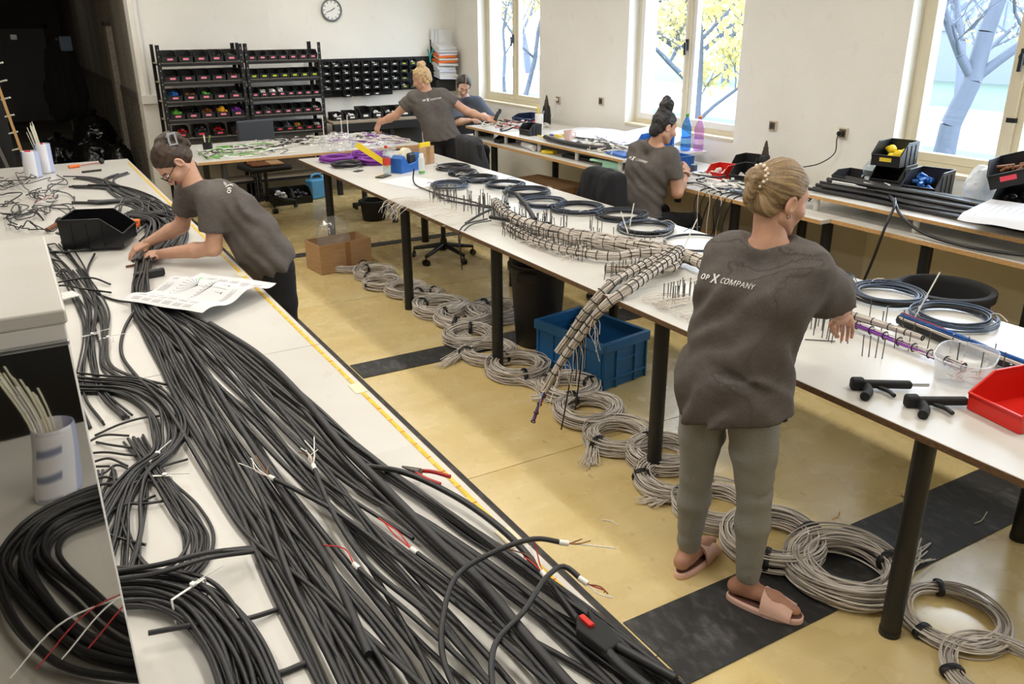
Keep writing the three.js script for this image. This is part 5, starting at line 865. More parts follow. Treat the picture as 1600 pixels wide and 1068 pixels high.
// ---------- coils of pale wire on the floor ----------
const floorCoils = [[2.42, -6.98, 0.12], [2.52, -6.66, 0.14], [2.47, -6.36, 0.13], [2.56, -6.07, 0.14], [2.62, -5.86, 0.13], [2.6, -5.5, 0.17], [2.65, -5.22, 0.18], [2.9, -5.2, 0.17], [2.5, -4.85, 0.15], [2.47, -4.52, 0.15], [2.5, -4.2, 0.16], [2.6, -3.78, 0.15], [2.52, -3.46, 0.16], [2.48, -3.12, 0.15], [2.56, -2.86, 0.15], [2.44, -2.64, 0.15], [2.44, -2.36, 0.15], [2.46, -2.04, 0.17], [2.56, -1.74, 0.19], [2.68, -1.36, 0.17], [2.56, -1.1, 0.17]];
const coilSays = ['nearest the open carton', 'second from the open carton', 'third from the open carton', 'fourth from the open carton', 'fifth from the carton, behind a table leg', 'sixth from the open carton', 'largest heap before the black waste bin', 'beside the row, touching the black waste bin', 'on the rubber strip by the waste bin', 'left of the waste bin by a leg', 'in front of the waste bin', 'left of the blue crate', 'before the blue crate corner', 'under the hanging wire ends', 'behind the third table leg', 'in front of the third table leg', 'behind the grey leggings', 'right of the pink sandals', 'with a taped tail by the front leg', 'thin ring, second nearest the camera', 'nearest the camera'];
const coilKinds = [0, 1, 2, 3].map((k) => {
  const by = ringCoil(0.15, k === 3 ? 26 : 64, 0.003, [M.wire, M.wirePale, M.wireGrey], k === 3 ? 0.024 : 0.042, 2.2), tail = [];
  if (k < 2) for (let i = 0; i < 30; i++) { const a = 0.5 + rr(-0.2, 0.2), R = rr(0.12, 0.18), L = rr(0.1, 0.2); tail.push(tube([[Math.cos(a + 0.5) * R, rr(0.015, 0.07), Math.sin(a + 0.5) * R], [Math.cos(a) * R, rr(0.015, 0.07), Math.sin(a) * R], [Math.cos(a) * R + L * 0.5 + rr(-0.01, 0.02), rr(0.01, 0.05), Math.sin(a) * R - L * 0.6], [Math.cos(a) * R + L + rr(-0.03, 0.05), rr(0.004, 0.02), Math.sin(a) * R - L + rr(-0.05, 0.02)]], 0.0027, 10, 4)); }
  return { by: [...by].map(([m, g]) => [m, join(g)]), tail: tail.length ? join(tail) : null };
});
const tapeG = [0, 2.2].map((a) => new THREE.TorusGeometry(0.05, 0.006, 6, 18).scale(0.95, 0.72, 1).translate(0, 0.04, 0).scale(1, 1, 2.4).translate(0.15, 0, 0).rotateY(a));
const tapeThin = [0, 2.2].map((a) => new THREE.TorusGeometry(0.033, 0.005, 6, 18).scale(1, 1.1, 1).translate(0, 0.04, 0).scale(1, 1, 2.4).translate(0.15, 0, 0).rotateY(a));
floorCoils.forEach(([x, z, R], i) => {
  const k = i >= 19 ? 3 : i % 3, t = thing('wire_coil', `coil of pale wire on the floor, ${coilSays[i]}`, 'wire coil', [x, 0.001, z], i * 1.7 + (i === 18 ? 0.4 : 0), 'pale wire coils on the floor');
  const s = R / 0.15; for (const [m, g] of coilKinds[k].by) { const o = mesh('wire_loops', g, m, t); o.userData.kind = 'stuff'; o.scale.set(s, k === 3 ? 1 : s * 1.1, s); }
  if (coilKinds[k].tail) { const o = mesh('wire_tails', coilKinds[k].tail, M.wirePale, t); o.userData.kind = 'stuff'; o.scale.set(s, 1, s); }
  for (const g of (k === 3 ? tapeThin : tapeG).slice(0, 1 + i % 2)) { const m = mesh('tape_band', g, M.tapeBlack, t); m.scale.set(s, s * (k === 3 ? 0.6 : 1.1), s); }
});
// ---------- steel cabinet in the left foreground ----------
{
  const t = thing('steel_cabinet', 'polished steel cabinet with a white top standing on the near left of the table', 'cabinet', [-0.29, TT + 0.001, -1.43]);
  const W = 0.62, H = 0.905, D = 0.46;
  mesh('casing', rb(W, H - 0.02, D, 0, (H - 0.02) / 2, 0, 0.004), M.white, t);
  const fg = new THREE.PlaneGeometry(W - 0.006, H - 0.05, 40, 50); { const p = fg.attributes.position; for (let i = 0; i < p.count; i++) p.setZ(i, 0.0012 * N3(p.getX(i) * 6, p.getY(i) * 5, 3)); fg.computeVertexNormals(); }
  mesh('front_panel', fg.translate(0, (H - 0.02) / 2 - 0.012, D / 2 + 0.003), M.chrome, t);
  mesh('front_rail', rb(W, 0.008, 0.008, 0, H - 0.045, D / 2 + 0.003, 0.003), M.metal, t);
  mesh('top_sheet', rb(W + 0.006, 0.02, D + 0.006, 0, H - 0.01, 0, 0.004), M.laminate, t);
}
function canister(label, x, z, h, r, tiesN) {
  const t = thing('canister', label, 'canister', [x, TT + 0.001, z]);
  mesh('tub', lathe([[0.001, 0], [r, 0], [r * 1.02, h * 0.05], [r * 1.02, h * 0.95], [r, h], [r * 0.93, h], [r * 0.93, 0.01], [0.001, 0.01]]), std(0xffffff, 0.4, { map: canvasTex(256, 128, (c, w, hh) => { c.fillStyle = '#e9e9ee'; c.fillRect(0, 0, w, hh); c.fillStyle = '#b4bede'; c.fillRect(20, 10, 70, 100); c.fillStyle = '#d8404a'; c.fillRect(120, 24, 34, 16); c.fillStyle = '#4a76c8'; c.beginPath(); c.arc(200, 60, 20, 0, 7); c.fill(); c.fillStyle = '#8890a8'; for (let i = 0; i < 7; i++) c.fillRect(116, 56 + i * 7, 50, 2); }) }), t);
  for (let i = 0; i < tiesN; i++) { const a = rnd() * 6.28, q = rnd() * r * 0.6, l = rr(0.1, 0.19); mesh('cable_tie', rod([Math.cos(a) * q * 0.5, 0.012, Math.sin(a) * q * 0.5], [Math.cos(a) * q * 1.3 - 0.05 * (tiesN > 12), h + l, Math.sin(a) * q * 1.3], 0.0028, 5), i % 3 ? std(0xe9e6cf, 0.5) : M.whiteGloss, t); }
}
canister('white canister with a red mark and no ties, left of the taller one', 0.13, -8.3, 0.22, 0.066, 0);
canister('taller white canister holding a sheaf of long cable ties at the far end', 0.24, -8.5, 0.25, 0.062, 18);
canister('white canister of cable ties mirrored in the steel cabinet', -0.06, 0.075, 0.2, 0.058, 26);
bin(0.3, 0.17, 0.34, null, null, 'large glossy black open bin on the cable table beside the bending woman', [0.365, TT + 0.02, -5.45], 1.2, undefined, M.blackGloss);
one('sponge', 'small orange sponge leaning on the large black bin', 'sponge', [rb(0.05, 0.02, 0.12, 0, 0.01, 0, 0.004), rb(0.05, 0.02, 0.1, 0.01, 0.032, 0.01, 0.004)], M.orange, [0.56, TT + 0.03, -5.75], 1.2);
{ // drawing
  const W = 0.5, D = 0.48, g = new THREE.PlaneGeometry(W, D, 40, 20).rotateX(-Math.PI / 2), p = g.attributes.position;
  for (let i = 0; i < p.count; i++) { const x = p.getX(i), z = p.getZ(i); p.setY(i, 0.052 + 0.012 * Math.sin(x * 26) + 0.01 * Math.abs(Math.sin(x * 9 + 1)) + 0.006 * N3(x * 9, z * 9, 2) - Math.max(0, x - 0.1) * 0.12); }
  g.computeVertexNormals();
  const map = canvasTex(1024, 1024, (c, w, h) => {
    c.fillStyle = '#dedee0'; c.fillRect(0, 0, w, h); c.strokeStyle = '#111'; c.fillStyle = '#444'; c.lineWidth = 3.5;
    const block = (x, y, ww, hh) => { for (let i = 0; i < hh / 11; i++) c.fillRect(x, y + i * 11, ww * (0.6 + 0.4 * ((i * 37 % 10) / 10)), 4); };
    c.globalAlpha = 0.7; for (let i = 0; i < 3; i++) for (let j = 0; j < 6; j++) block(40 + i * 90, 80 + j * 130, 70, 90); block(380, 40, 180, 90); block(600, 40, 60, 70); block(740, 40, 130, 70); for (let j = 0; j < 5; j++) block(880, 200 + j * 150, 90, 100); block(360, 860, 260, 60); block(660, 860, 150, 60); c.globalAlpha = 1;
    for (let i = 0; i < 9; i++) { c.beginPath(); c.moveTo(560, 420); c.lineTo(380 + i * 46, 240 + Math.abs(i - 4) * 8); c.stroke(); c.fillRect(376 + i * 46, 225, 8, 18); }
    c.beginPath(); c.moveTo(560, 420); c.lineTo(560, 800); c.stroke(); for (let i = 0; i < 12; i++) { c.beginPath(); c.moveTo(560, 600); c.lineTo(330 + i * 42, 520); c.stroke(); c.fillRect(326 + i * 42, 505, 8, 18); }
    for (const x of [500, 620]) { c.beginPath(); c.moveTo(x, 700); c.lineTo(x, 780); c.stroke(); c.fillRect(x - 14, 776, 28, 12); }
    c.fillStyle = '#6be06b'; c.beginPath(); c.ellipse(900, 110, 34, 22, 0, 0, 7); c.fill();
  });
  const m = one('paper_drawing', 'crumpled wiring drawing with a green mark lying on the black cables', 'drawing', g, std(0xffffff, 0.85, { map, side: THREE.DoubleSide }), [0.655, TT + 0.005, -4.03], 0.62); m.rotation.z = 0.03;
}
{
  const t = thing('pliers', 'small cutting pliers with dark red grips near the table edge', 'pliers', [0.835, TT + 0.036, -1.97], -1.09);
  mesh('jaw', [rod([0.01, 0.006, 0], [-0.055, 0.006, 0], 0.012, 6, 0.003), cyl(0.011, 0.011, 0.012, 0.006, 0.0, 0, 12)], M.nail, t);
  for (const s of [-1, 1]) mesh('grip', capped([[0.0, 0.006, s * 0.006], [0.04, 0.007, s * 0.02], [0.1, 0.007, s * 0.024]], 0.006, 14, 8), M.redDark, t);
}
{
  const t = thing('wire_stripper', 'black wire stripper with a red trigger at the bottom edge of the table', 'wire stripper', [0.865, TT + 0.036, -1.12], 0.05);
  mesh('head', prism([[-0.018, -0.06], [0.018, -0.055], [0.03, 0.0], [0.024, 0.05], [0.01, 0.02], [-0.004, 0.052], [-0.026, 0.02]], 0.026, 0.005).rotateX(-Math.PI / 2).translate(0, 0.02, -0.02), M.blackMatte, t);
  mesh('trigger', rb(0.014, 0.014, 0.04, -0.002, 0.034, -0.045, 0.004), M.red, t);
  for (const s of [-1, 1]) mesh('handle', capped([[s * 0.012, 0.02, 0.03], [s * 0.022 + 0.006, 0.02, 0.09], [s * 0.03 + 0.02, 0.02, 0.17]], 0.012, 16, 10), M.black, t);
}
one('spool_tie', 'short brown wooden handled tool among the far left cables', 'tool', [rod([0, 0.014, 0], [0.08, 0.014, -0.16], 0.013, 8), rod([0.08, 0.014, -0.16], [0.11, 0.014, -0.22], 0.018, 8)], M.brown, [0.1, TT + 0.002, -6.0]);
one('foam_sheet', 'white ribbed foam sheet lying on the thin cables beside the steel cabinet', 'foam sheet', (() => { const g = []; for (let i = 0; i < 12; i++) g.push(rb(0.02, 0.008, 0.1, i * 0.02, 0.004, 0, 0.0035, 1)); return g; })(), M.white, [-0.08, TT + 0.03, -4.32], 0.25);
{ const t = thing('desoldering_tool', 'screwdriver with an orange red grip at the far end of the cable table', 'screwdriver', [0.42, TT + 0.001, -8.62], 0.45);
  mesh('grip', capped([[0, 0.016, 0], [0.1, 0.014, 0]], 0.014, 8, 10), M.orange, t); mesh('shaft', rod([0.1, 0.014, 0], [0.3, 0.014, 0], 0.004), M.redDark, t); mesh('cap', sph(0.026, 0.32, 0.026, 0), M.black, t); }
one('black_marker', 'black marker pen lying near the far corner of the cable table', 'pen', capped([[0, 0.01, 0], [0.16, 0.01, -0.03]], 0.009, 8, 8), M.black, [0.5, TT + 0.001, -8.3]);

// ---------- dark corner on the left ----------
{
  const lean = (name, label, a, b, w, d, mat) => { const A = V3(...a), B = V3(...b), L = A.distanceTo(B), m = one(name, label, 'plank', boxUV(bx(w, L, d, 0, L / 2, 0)), mat); m.position.copy(A); m.quaternion.setFromUnitVectors(V3(0, 1, 0), B.clone().sub(A).normalize()); return m; };
  lean('wooden_batten', 'pale wooden batten leaning in the dark corner behind the canisters', [0.2, 0.002, -9.25], [-0.08, 2.25, -9.55], 0.025, 0.05, M.chipboard);
  lean('steel_batten', 'dull metal batten leaning left of the pale wooden one', [0.12, 0.002, -9.2], [-0.3, 1.9, -9.5], 0.03, 0.04, M.nail);
  const r = thing('hook_rack', 'dark rack with white hooks at the left edge behind the cable table', 'rack', [-0.25, 0, -9.75]);
  mesh('panel', rb(0.55, 2.1, 0.05, 0, 1.05, 0), M.blackMatte, r);
  for (let i = 0; i < 6; i++) mesh('hook', rod([0.26, 0.9 + i * 0.16, 0.02], [0.34, 0.92 + i * 0.16, 0.06], 0.008), M.white, r);
  const p = thing('steel_upright', 'dark blue steel upright at the left edge beside the cable table', 'upright', [-0.4, 0, -6.1]);
  mesh('post', rb(0.1, 2.2, 0.06, 0, 1.1, 0), std(0x2a3644, 0.5), p); mesh('foot', rb(0.13, 0.012, 0.12, 0, 0.006, 0), std(0x2a3644, 0.5), p);
  const c = thing('black_coat', 'long black coat hanging on a stand in the dark passage', 'coat', [0.84, 0, -14]);
  const cf = (x, y, z) => { let d = union([[[0, 1.72, 0], [0, 1.0, 0], 0.1, 0.19], [[-0.12, 1.66, 0], [-0.24, 1.05, 0.02], 0.07, 0.06], [[0.12, 1.66, 0], [0.24, 1.05, 0.02], 0.07, 0.06], [[-0.1, 1.2, 0], [-0.12, 0.85, 0], 0.12, 0.14], [[0.1, 1.2, 0], [0.1, 0.9, 0], 0.12, 0.14]], 0.05)(x, y, z); return d + 0.012 * Math.sin(x * 50 + 3 * N3(x * 5, y * 3, z)) + 0.01 * N3(x * 8, y * 5, z * 8); };
  mesh('cloth', nets(cf, [-0.42, 0.6, -0.3], [0.42, 1.95, 0.3], 0.02), std(0x0a0a0b, 0.95), c);
  mesh('stand', [rod([0, 0, -0.02], [0, 1.86, -0.02], 0.018), rod([-0.25, 0.01, -0.02], [0.25, 0.01, -0.02], 0.015), rod([0, 0.01, -0.27], [0, 0.01, 0.23], 0.015)], M.nail, c);
  const cap = mesh('scarf', rb(0.16, 0.2, 0.05, 0.1, 1.78, 0.08, 0.02, 3), std(0x5a6a7c, 0.9), c);
  const bagAt = [[0.55, -13.0, 0.32, 0.62], [1.06, -13.35, 0.3, 0.85], [0.95, -12.6, 0.3, 0.62], [0.5, -12.2, 0.24, 0.42], [1.2, -12.1, 0.17, 0.6]], bl = ['largest black rubbish bag heaped at the back of the passage pile', 'tall black bag leaning on the rough passage wall', 'shiny black bag in the front of the passage pile', 'low black bag nearest the passage middle', 'narrow black bag squeezed against the wall by the corner'];
  bagAt.forEach(([x, z, R, h], i) => { const f = (a, b, d) => ell(a, b, d, 0, h * 0.5, 0, R, h * 0.52, R) + 0.035 * Math.abs(N3(a * 9 + i, b * 9, d * 9)) * 1.5 - 0.01 + 0.012 * N3(a * 24, b * 24, d * 24 + i); const g = nets((a, b, d) => Math.max(f(a, b, d), 0.004 - b), [-R - 0.06, -0.03, -R - 0.06], [R + 0.06, h + 0.1, R + 0.06], 0.022); const t2 = thing('rubbish_bag', bl[i], 'bag', [x, 0.001, z], 0, 'black bags in the passage'); mesh('bag', g, std(0x08080a, 0.22), t2); mesh('knot', [rod([0, h * 0.96, 0], [0.03, h * 1.1, 0.02], 0.03, 7, 0.05)], std(0x08080a, 0.22), t2); });
}
// ---------- floor: waste bins, crate, cartons ----------
function tub(label, x, z, h, r0, r1, mat, turn = 0) {
  const t = thing('waste_bin', label, 'bin', [x, 0.001, z], turn);
  mesh('tub', lathe([[0.001, 0], [r0, 0], [r1, h - 0.05], [r1 + 0.02, h - 0.045], [r1 + 0.022, h - 0.004], [r1 + 0.012, h], [r1 - 0.012, h], [r1 - 0.014, h - 0.04], [r0 - 0.006, 0.008], [0.001, 0.008]], 48), mat, t);
  for (const s of [-1, 1]) mesh('handle', [rb(0.06, 0.02, 0.13, s * (r1 + 0.045), h - 0.03, 0, 0.008), rb(0.02, 0.055, 0.13, s * (r1 + 0.068), h - 0.05, 0, 0.006)], mat, t);
}
M.scuffed = std(0xffffff, 0.55, { map: tex(256, 256, 0.5, (u, v) => { const n = fbm(u * 8, v * 8, 3, 4); return mix3([0.12, 0.12, 0.12], [0.42, 0.4, 0.38], Math.max(0, (n - 0.22) * 2.2)); }) });
{ const uvm = M.scuffed.map; uvm.repeat.set(2, 1); }
tub('tall scuffed black waste bin under the assembly table', 2.9, -4.6, 0.57, 0.15, 0.185, M.scuffed, 0.7);
tub('wide black tub between the assembly table and the window bench', 4.12, -2.5, 0.76, 0.18, 0.225, M.blackMatte, 0.9);
tub('low dark bucket under the rear table', 3.35, -8.75, 0.22, 0.12, 0.14, M.blackMatte);
{
  const t = thing('plastic_crate', 'blue plastic crate on the floor under the assembly table', 'crate', [2.93, 0.001, -4.02], 0.16); const W = 0.4, D = 0.62, H = 0.3;
  mesh('bottom', rb(W - 0.03, 0.008, D - 0.03, 0, 0.006, 0), M.crateBlue, t);
  for (const s of [-1, 1]) {
    const a = mesh('side', [rb(0.008, H - 0.06, D - 0.03, s * (W / 2 - 0.016), H / 2 - 0.03, 0)], M.crateBlue, t); const g = []; for (const z of [-0.28, -0.14, 0.14, 0.28]) g.push(rb(0.012, H - 0.06, 0.012, s * (W / 2 - 0.008), H / 2 - 0.03, z, 0.002, 1)); g.push(rb(0.012, 0.012, D - 0.03, s * (W / 2 - 0.008), 0.06, 0, 0.002, 1)); mesh('rib', g, M.crateBlue, a).userData.kind = 'stuff';
    const b = mesh('end', [rb(W - 0.03, H - 0.06, 0.008, 0, H / 2 - 0.03, s * (D / 2 - 0.016))], M.crateBlue, t); const q = []; for (const x of [-0.18, -0.08, 0.08, 0.18]) q.push(rb(0.012, H - 0.06, 0.014, x, H / 2 - 0.03, s * (D / 2 - 0.008), 0.002, 1)); q.push(rb(W - 0.03, 0.012, 0.014, 0, 0.06, s * (D / 2 - 0.008), 0.002, 1), rb(0.16, 0.012, 0.014, 0, 0.17, s * (D / 2 - 0.008), 0.002, 1)); mesh('rib', q, M.crateBlue, b).userData.kind = 'stuff';
    mesh('rim', [rb(0.03, 0.06, D, s * (W / 2 - 0.008), H - 0.03, 0, 0.004), rb(W - 0.03, 0.06, 0.03, 0, H - 0.03, s * (D / 2 - 0.014), 0.004)], M.crateBlue, t);
  }
  mesh('foot_edge', [rb(0.1, 0.02, 0.03, -0.12, 0.0115, D / 2 - 0.03, 0.004), rb(0.1, 0.02, 0.03, 0.12, 0.0115, D / 2 - 0.03, 0.004)], M.crateBlue, t).userData.kind = 'stuff';
}
function carton(label, x, z, w, h, d, turn, open = true, tilt = 0, y = 0.001) {
  const t = thing('cardboard_carton', label, 'carton', [x, y, z], turn); t.rotation.z = tilt; const k = 0.005;
  mesh('bottom', boxUV(bx(w, k, d, 0, k / 2, 0)), M.cardboard, t);
  for (const s of [-1, 1]) { mesh('side', boxUV(bx(k, h, d, s * (w / 2 - k / 2), h / 2, 0)), M.cardboard, t); mesh('side', boxUV(bx(w - 2 * k, h, k, 0, h / 2, s * (d / 2 - k / 2))), M.cardboard, t); }
  if (!open) mesh('flap', boxUV(bx(w, k, d, 0, h, 0)), M.cardboard, t);
  mesh('packing_tape', bx(0.05, h * 0.96, 0.001, 0.02, h / 2, d / 2 + 0.0006), std(0x9c7346, 0.3), t); return t;
}
carton('open cardboard carton with clear plastic bags under the far end of the assembly table', 2.37, -7.12, 0.5, 0.26, 0.3, 0.12);
function crumple(label, name, pos, s, seedv, mat, group) { const f = (x, y, z) => ell(x, y, z, 0, s[1] * 0.45, 0, s[0], s[1] * 0.55, s[2]) + 0.5 * Math.min(...s) * Math.abs(N3(x * 11 + seedv, y * 9, z * 11)) + 0.12 * Math.min(...s) * N3(x * 34, y * 34, z * 34 + seedv); const g = toCreasedNormals(nets((x, y, z) => Math.max(f(x, y, z), 0.003 - y), [-s[0] * 1.2, -0.012, -s[2] * 1.2], [s[0] * 1.2, s[1] * 1.3, s[2] * 1.2], Math.max(...s) / 14), 0.5); return one(name, label, 'plastic bag', g, mat, pos, 0, group); }
crumple('clear crumpled plastic bag bulging out of the open carton', 'plastic_bag', [2.33, 0.14, -7.12], [0.17, 0.34, 0.13], 3, M.film);
carton('closed brown carton standing under the far bench', 4.75, -7.35, 0.42, 0.5, 0.8, 0.15, false);
carton('tilted open carton under the far bench beside the closed one', 4.55, -6.45, 0.3, 0.22, 0.5, 0.35, true, 0.0);
{ const b = thing('cardboard_sheet', 'large flat cardboard sheet leaning under the bench', 'cardboard', [4.75, 0.002, -5.35], 0.35); const m = mesh('sheet', boxUV(bx(0.012, 0.55, 0.7, 0, 0.275, 0)), M.cardboard, b); m.rotation.z = -0.85; m.position.x = -0.1; m.position.y = 0.006; }
{ // canister under racks
  const j = thing('jerrycan', 'light blue plastic jerrycan on the floor under the rear table', 'jerrycan', [3.2, 0.001, -10.25], 0.3);
  mesh('body', rb(0.26, 0.24, 0.14, 0, 0.12, 0, 0.025, 4), std(0x5aa5d8, 0.45), j); mesh('handle', tube([[-0.08, 0.235, 0], [-0.06, 0.285, 0], [0.06, 0.285, 0], [0.08, 0.235, 0]], 0.014, 16, 8), std(0x5aa5d8, 0.45), j); mesh('cap', cyl(0.02, 0.02, 0.03, 0.1, 0.24, 0), M.white, j);
  for (const [i, x] of [2.72, 2.95].entries()) bin(0.22, 0.17, 0.3, null, i ? ['cableGrey', 12, 0.03] : ['white', 14, 0.035], i ? 'large black floor bin with grey parts under the rack, right of two' : 'large black floor bin with white parts under the rack, left of two', [x, 0.002, -10.15], 0);
  one('plastic_sack', 'dark blue sack of scraps on the floor beside the rack', 'sack', nets((x, y, z) => Math.max(ell(x, y, z, 0, 0.18, 0, 0.13, 0.2, 0.13) + 0.04 * Math.abs(N3(x * 11, y * 9, z * 11)), 0.004 - y), [-0.2, -0.02, -0.2], [0.2, 0.42, 0.2], 0.018), std(0x3d4f70, 0.35), [1.95, 0.001, -10.0]);
  one('yellow_reel', 'yellow cable reel standing behind the dark blue sack', 'reel', [new THREE.TorusGeometry(0.09, 0.03, 10, 24).translate(0, 0.12, 0)], M.amber, [1.8, 0.001, -10.15], 0.4);
}
// ---------- far end of the assembly table ----------
{
  const d = thing('tape_dispenser', 'blue tape dispenser with paper tape rolls on the assembly table', 'tape dispenser', [2.98, TT + 0.001, -6.9], 0.5);
  mesh('casing', prism([[-0.15, 0], [0.15, 0], [0.15, 0.13], [0.12, 0.14], [0.06, 0.07], [-0.05, 0.06], [-0.11, 0.14], [-0.15, 0.12]], 0.12, 0.006), M.blue, d);
  mesh('tape_roll', new THREE.CylinderGeometry(0.07, 0.07, 0.045, 28).rotateX(Math.PI / 2).translate(-0.02, 0.13, 0), std(0xe3d9bd, 0.6), d); mesh('black_insert', rb(0.1, 0.09, 0.1, 0.02, 0.11, 0, 0.02, 3), M.black, d);
  const b = thing('water_bottle', 'clear bottle with a red cap and red label beside the blue dispenser', 'bottle', [2.77, TT + 0.001, -6.85]);
  mesh('bottle', lathe([[0.001, 0], [0.03, 0], [0.034, 0.01], [0.034, 0.14], [0.03, 0.17], [0.014, 0.205], [0.013, 0.22]]), M.pet, b); mesh('label', lathe([[0.0346, 0.075], [0.0346, 0.135]]), std(0xd03a30, 0.5, { side: THREE.DoubleSide }), b); mesh('cap', cyl(0.015, 0.015, 0.02, 0, 0.218, 0), M.red, b);
  const s = thing('spray_can', 'white and green spray can in front of the blue dispenser', 'spray can', [3.02, TT + 0.001, -6.68]);
  mesh('can', lathe([[0.001, 0], [0.026, 0], [0.027, 0.006], [0.027, 0.13], [0.02, 0.142]]), std(0xd5d9d6, 0.3), s); mesh('green_band', cyl(0.0275, 0.0275, 0.018, 0, 0.008, 0), M.green, s); mesh('cap', cyl(0.021, 0.018, 0.035, 0, 0.138, 0), M.whiteGloss, s);
  one('mobile_phone', 'black phone lying on a paper beside the bottle', 'phone', rb(0.075, 0.009, 0.15, 0, 0.0045, 0, 0.004), M.blackGloss, [2.68, TT + 0.002, -6.72], -0.95);
  one('label_printer', 'small dark card lying near the edge of the assembly table', 'card', rb(0.055, 0.006, 0.09, 0, 0.003, 0, 0.002), M.black, [2.6, TT + 0.001, -7.1], -0.9);
  one('paper_sheet', 'white paper strip with printed lines under the black phone', 'paper', bx(0.36, 0.0008, 0.5, 0, 0.0004, 0), M.paper, [2.78, TT + 0.001, -6.35], 0.25);
  carton('small open carton with a yellow pad behind the blue dispenser', 3.24, -7.18, 0.2, 0.16, 0.16, 0.4, true, 0, TT + 0.001);
  one('yellow_pad', 'bright yellow pad standing in the small carton', 'pad', rb(0.14, 0.19, 0.02, 0, 0.095, 0, 0.003), M.yellow, [3.26, TT + 0.008, -7.13], 0.4);
  const y = one('yellow_folder', 'long yellow strip standing tilted behind the red capped bottle', 'folder', rb(0.05, 0.36, 0.008, 0, 0.18, 0, 0.002), M.yellow, [2.9, TT + 0.02, -7.12]); y.rotation.z = 0.95;
  const pl = (label, x, z, n, R) => { const t = thing('wire_coil', label, 'wire coil', [x, TT + 0.001, z], rnd() * 6, 'purple wire coils'); for (const [m, g] of ringCoil(R, n, 0.0045, [M.purple, std(0x9b4bb4, 0.5), M.purple], 0.03, 1)) mesh('wire_loops', g, m, t).userData.kind = 'stuff'; };
  pl('thick purple wire coil at the far left corner of the assembly table', 2.62, -7.72, 30, 0.13); pl('purple wire coil beside the red capped bottle', 2.88, -7.42, 30, 0.12); pl('purple wire coil under the crumpled plastic', 2.95, -7.8, 26, 0.13);
  const k = thing('cable_coil', 'single black cable ring in front of the purple coils', 'cable coil', [2.6, TT + 0.001, -7.38]); for (const [m, g] of ringCoil(0.125, 14, 0.005, [M.cable], 0.016, 0.8)) mesh('cable_loops', g, m, k).userData.kind = 'stuff';
  crumple('crumpled clear plastic film heaped behind the purple coils', 'plastic_bag', [2.75, TT + 0.04, -8.02], [0.2, 0.2, 0.16], 8, M.film); crumple('smaller clear plastic film right of the purple coils', 'plastic_bag', [3.1, TT + 0.03, -7.75], [0.14, 0.13, 0.12], 5, M.film);
}
// ---------- rear table clutter ----------
function clutter(label, x0, x1, z0, z1, y, n, mats, r = 0.004) { // a flat harness of many thin leads
  const t = thing('wire_harness', label, 'wire harness', [(x0 + x1) / 2, y, (z0 + z1) / 2]); const W = (x1 - x0) / 2, D = (z1 - z0) / 2;
  for (let i = 0; i < n; i++) { const a = rnd() * 6.28, p = []; let x = rr(-W, W) * 0.7, z = rr(-D, D) * 0.7, d = a; for (let k = 0; k < 6; k++) { p.push([x, r + 0.001 + rr(0, 0.035), z]); d += rr(-0.8, 0.8); x = Math.max(-W, Math.min(W, x + Math.cos(d) * W * 0.4)); z = Math.max(-D, Math.min(D, z + Math.sin(d) * D * 0.5)); } mesh('lead', capped(p, r * rr(0.6, 1.5), 24, 5), pick(mats), t); }
  for (let i = 0; i < n / 3; i++) mesh('connector', rb(rr(0.015, 0.03), 0.014, rr(0.02, 0.04), 0, 0, 0, 0.002, 1).rotateY(rnd() * 6).translate(rr(-W, W) * 0.9, rr(0.009, 0.05), rr(-D, D) * 0.9), pick(mats), t);
}
const mixLeads = [M.whiteGloss, M.wirePale, M.green, M.wirePale, M.whiteGloss, M.cable];
clutter('flat green and white wire harness on the left half of the rear table', 1.6, 2.55, -9.1, -8.45, 0.841, 34, mixLeads);
clutter('pale wire harness with black leads in the middle of the rear table', 2.3, 2.95, -9.4, -8.8, 0.841, 24, [M.wirePale, M.cable, M.whiteGloss, M.cable]);
clutter('heap of white connectors and wires under the stretched left arm', 3.0, 3.72, -9.3, -8.5, 0.841, 44, [M.whiteGloss, M.white, M.wirePale, M.purple, M.cable, M.whiteGloss], 0.005);
{ const t = thing('pen_cup', 'dark cup of coloured pens on the left of the rear table', 'cup', [1.72, 0.8415, -9.0]); mesh('cup', lathe([[0.001, 0], [0.045, 0], [0.05, 0.1], [0.046, 0.1], [0.042, 0.006], [0.001, 0.006]]), M.black, t); [M.blue, M.green, M.yellow, M.white, M.blue, M.orange].forEach((m, i) => mesh('pen', rod([rr(-0.02, 0.02), 0.01, rr(-0.02, 0.02)], [rr(-0.05, 0.05), 0.16, rr(-0.05, 0.05)], 0.005, 6), m, t)); }
[[3.05, -9.35, 0.24], [3.28, -9.4, 0.2], [3.36, -9.42, 0.22]].forEach(([x, z, h], i) => one('white_rod', `thin white rod standing on the rear table, ${ord[i]} of three from the left`, 'rod', [cyl(0.005, 0.005, h, 0, 0, 0, 8), cyl(0.02, 0.02, 0.006, 0, 0, 0, 12)], M.white, [x, 0.8415, z]));
one('label_roll', 'small red topped bottle on the black desk under the wall panel', 'bottle', [cyl(0.03, 0.03, 0.12, 0, 0, 0), cyl(0.012, 0.012, 0.05, 0, 0.12, 0)], std(0xd8d2d4, 0.3), [4.78, 0.9005, -10.35]);
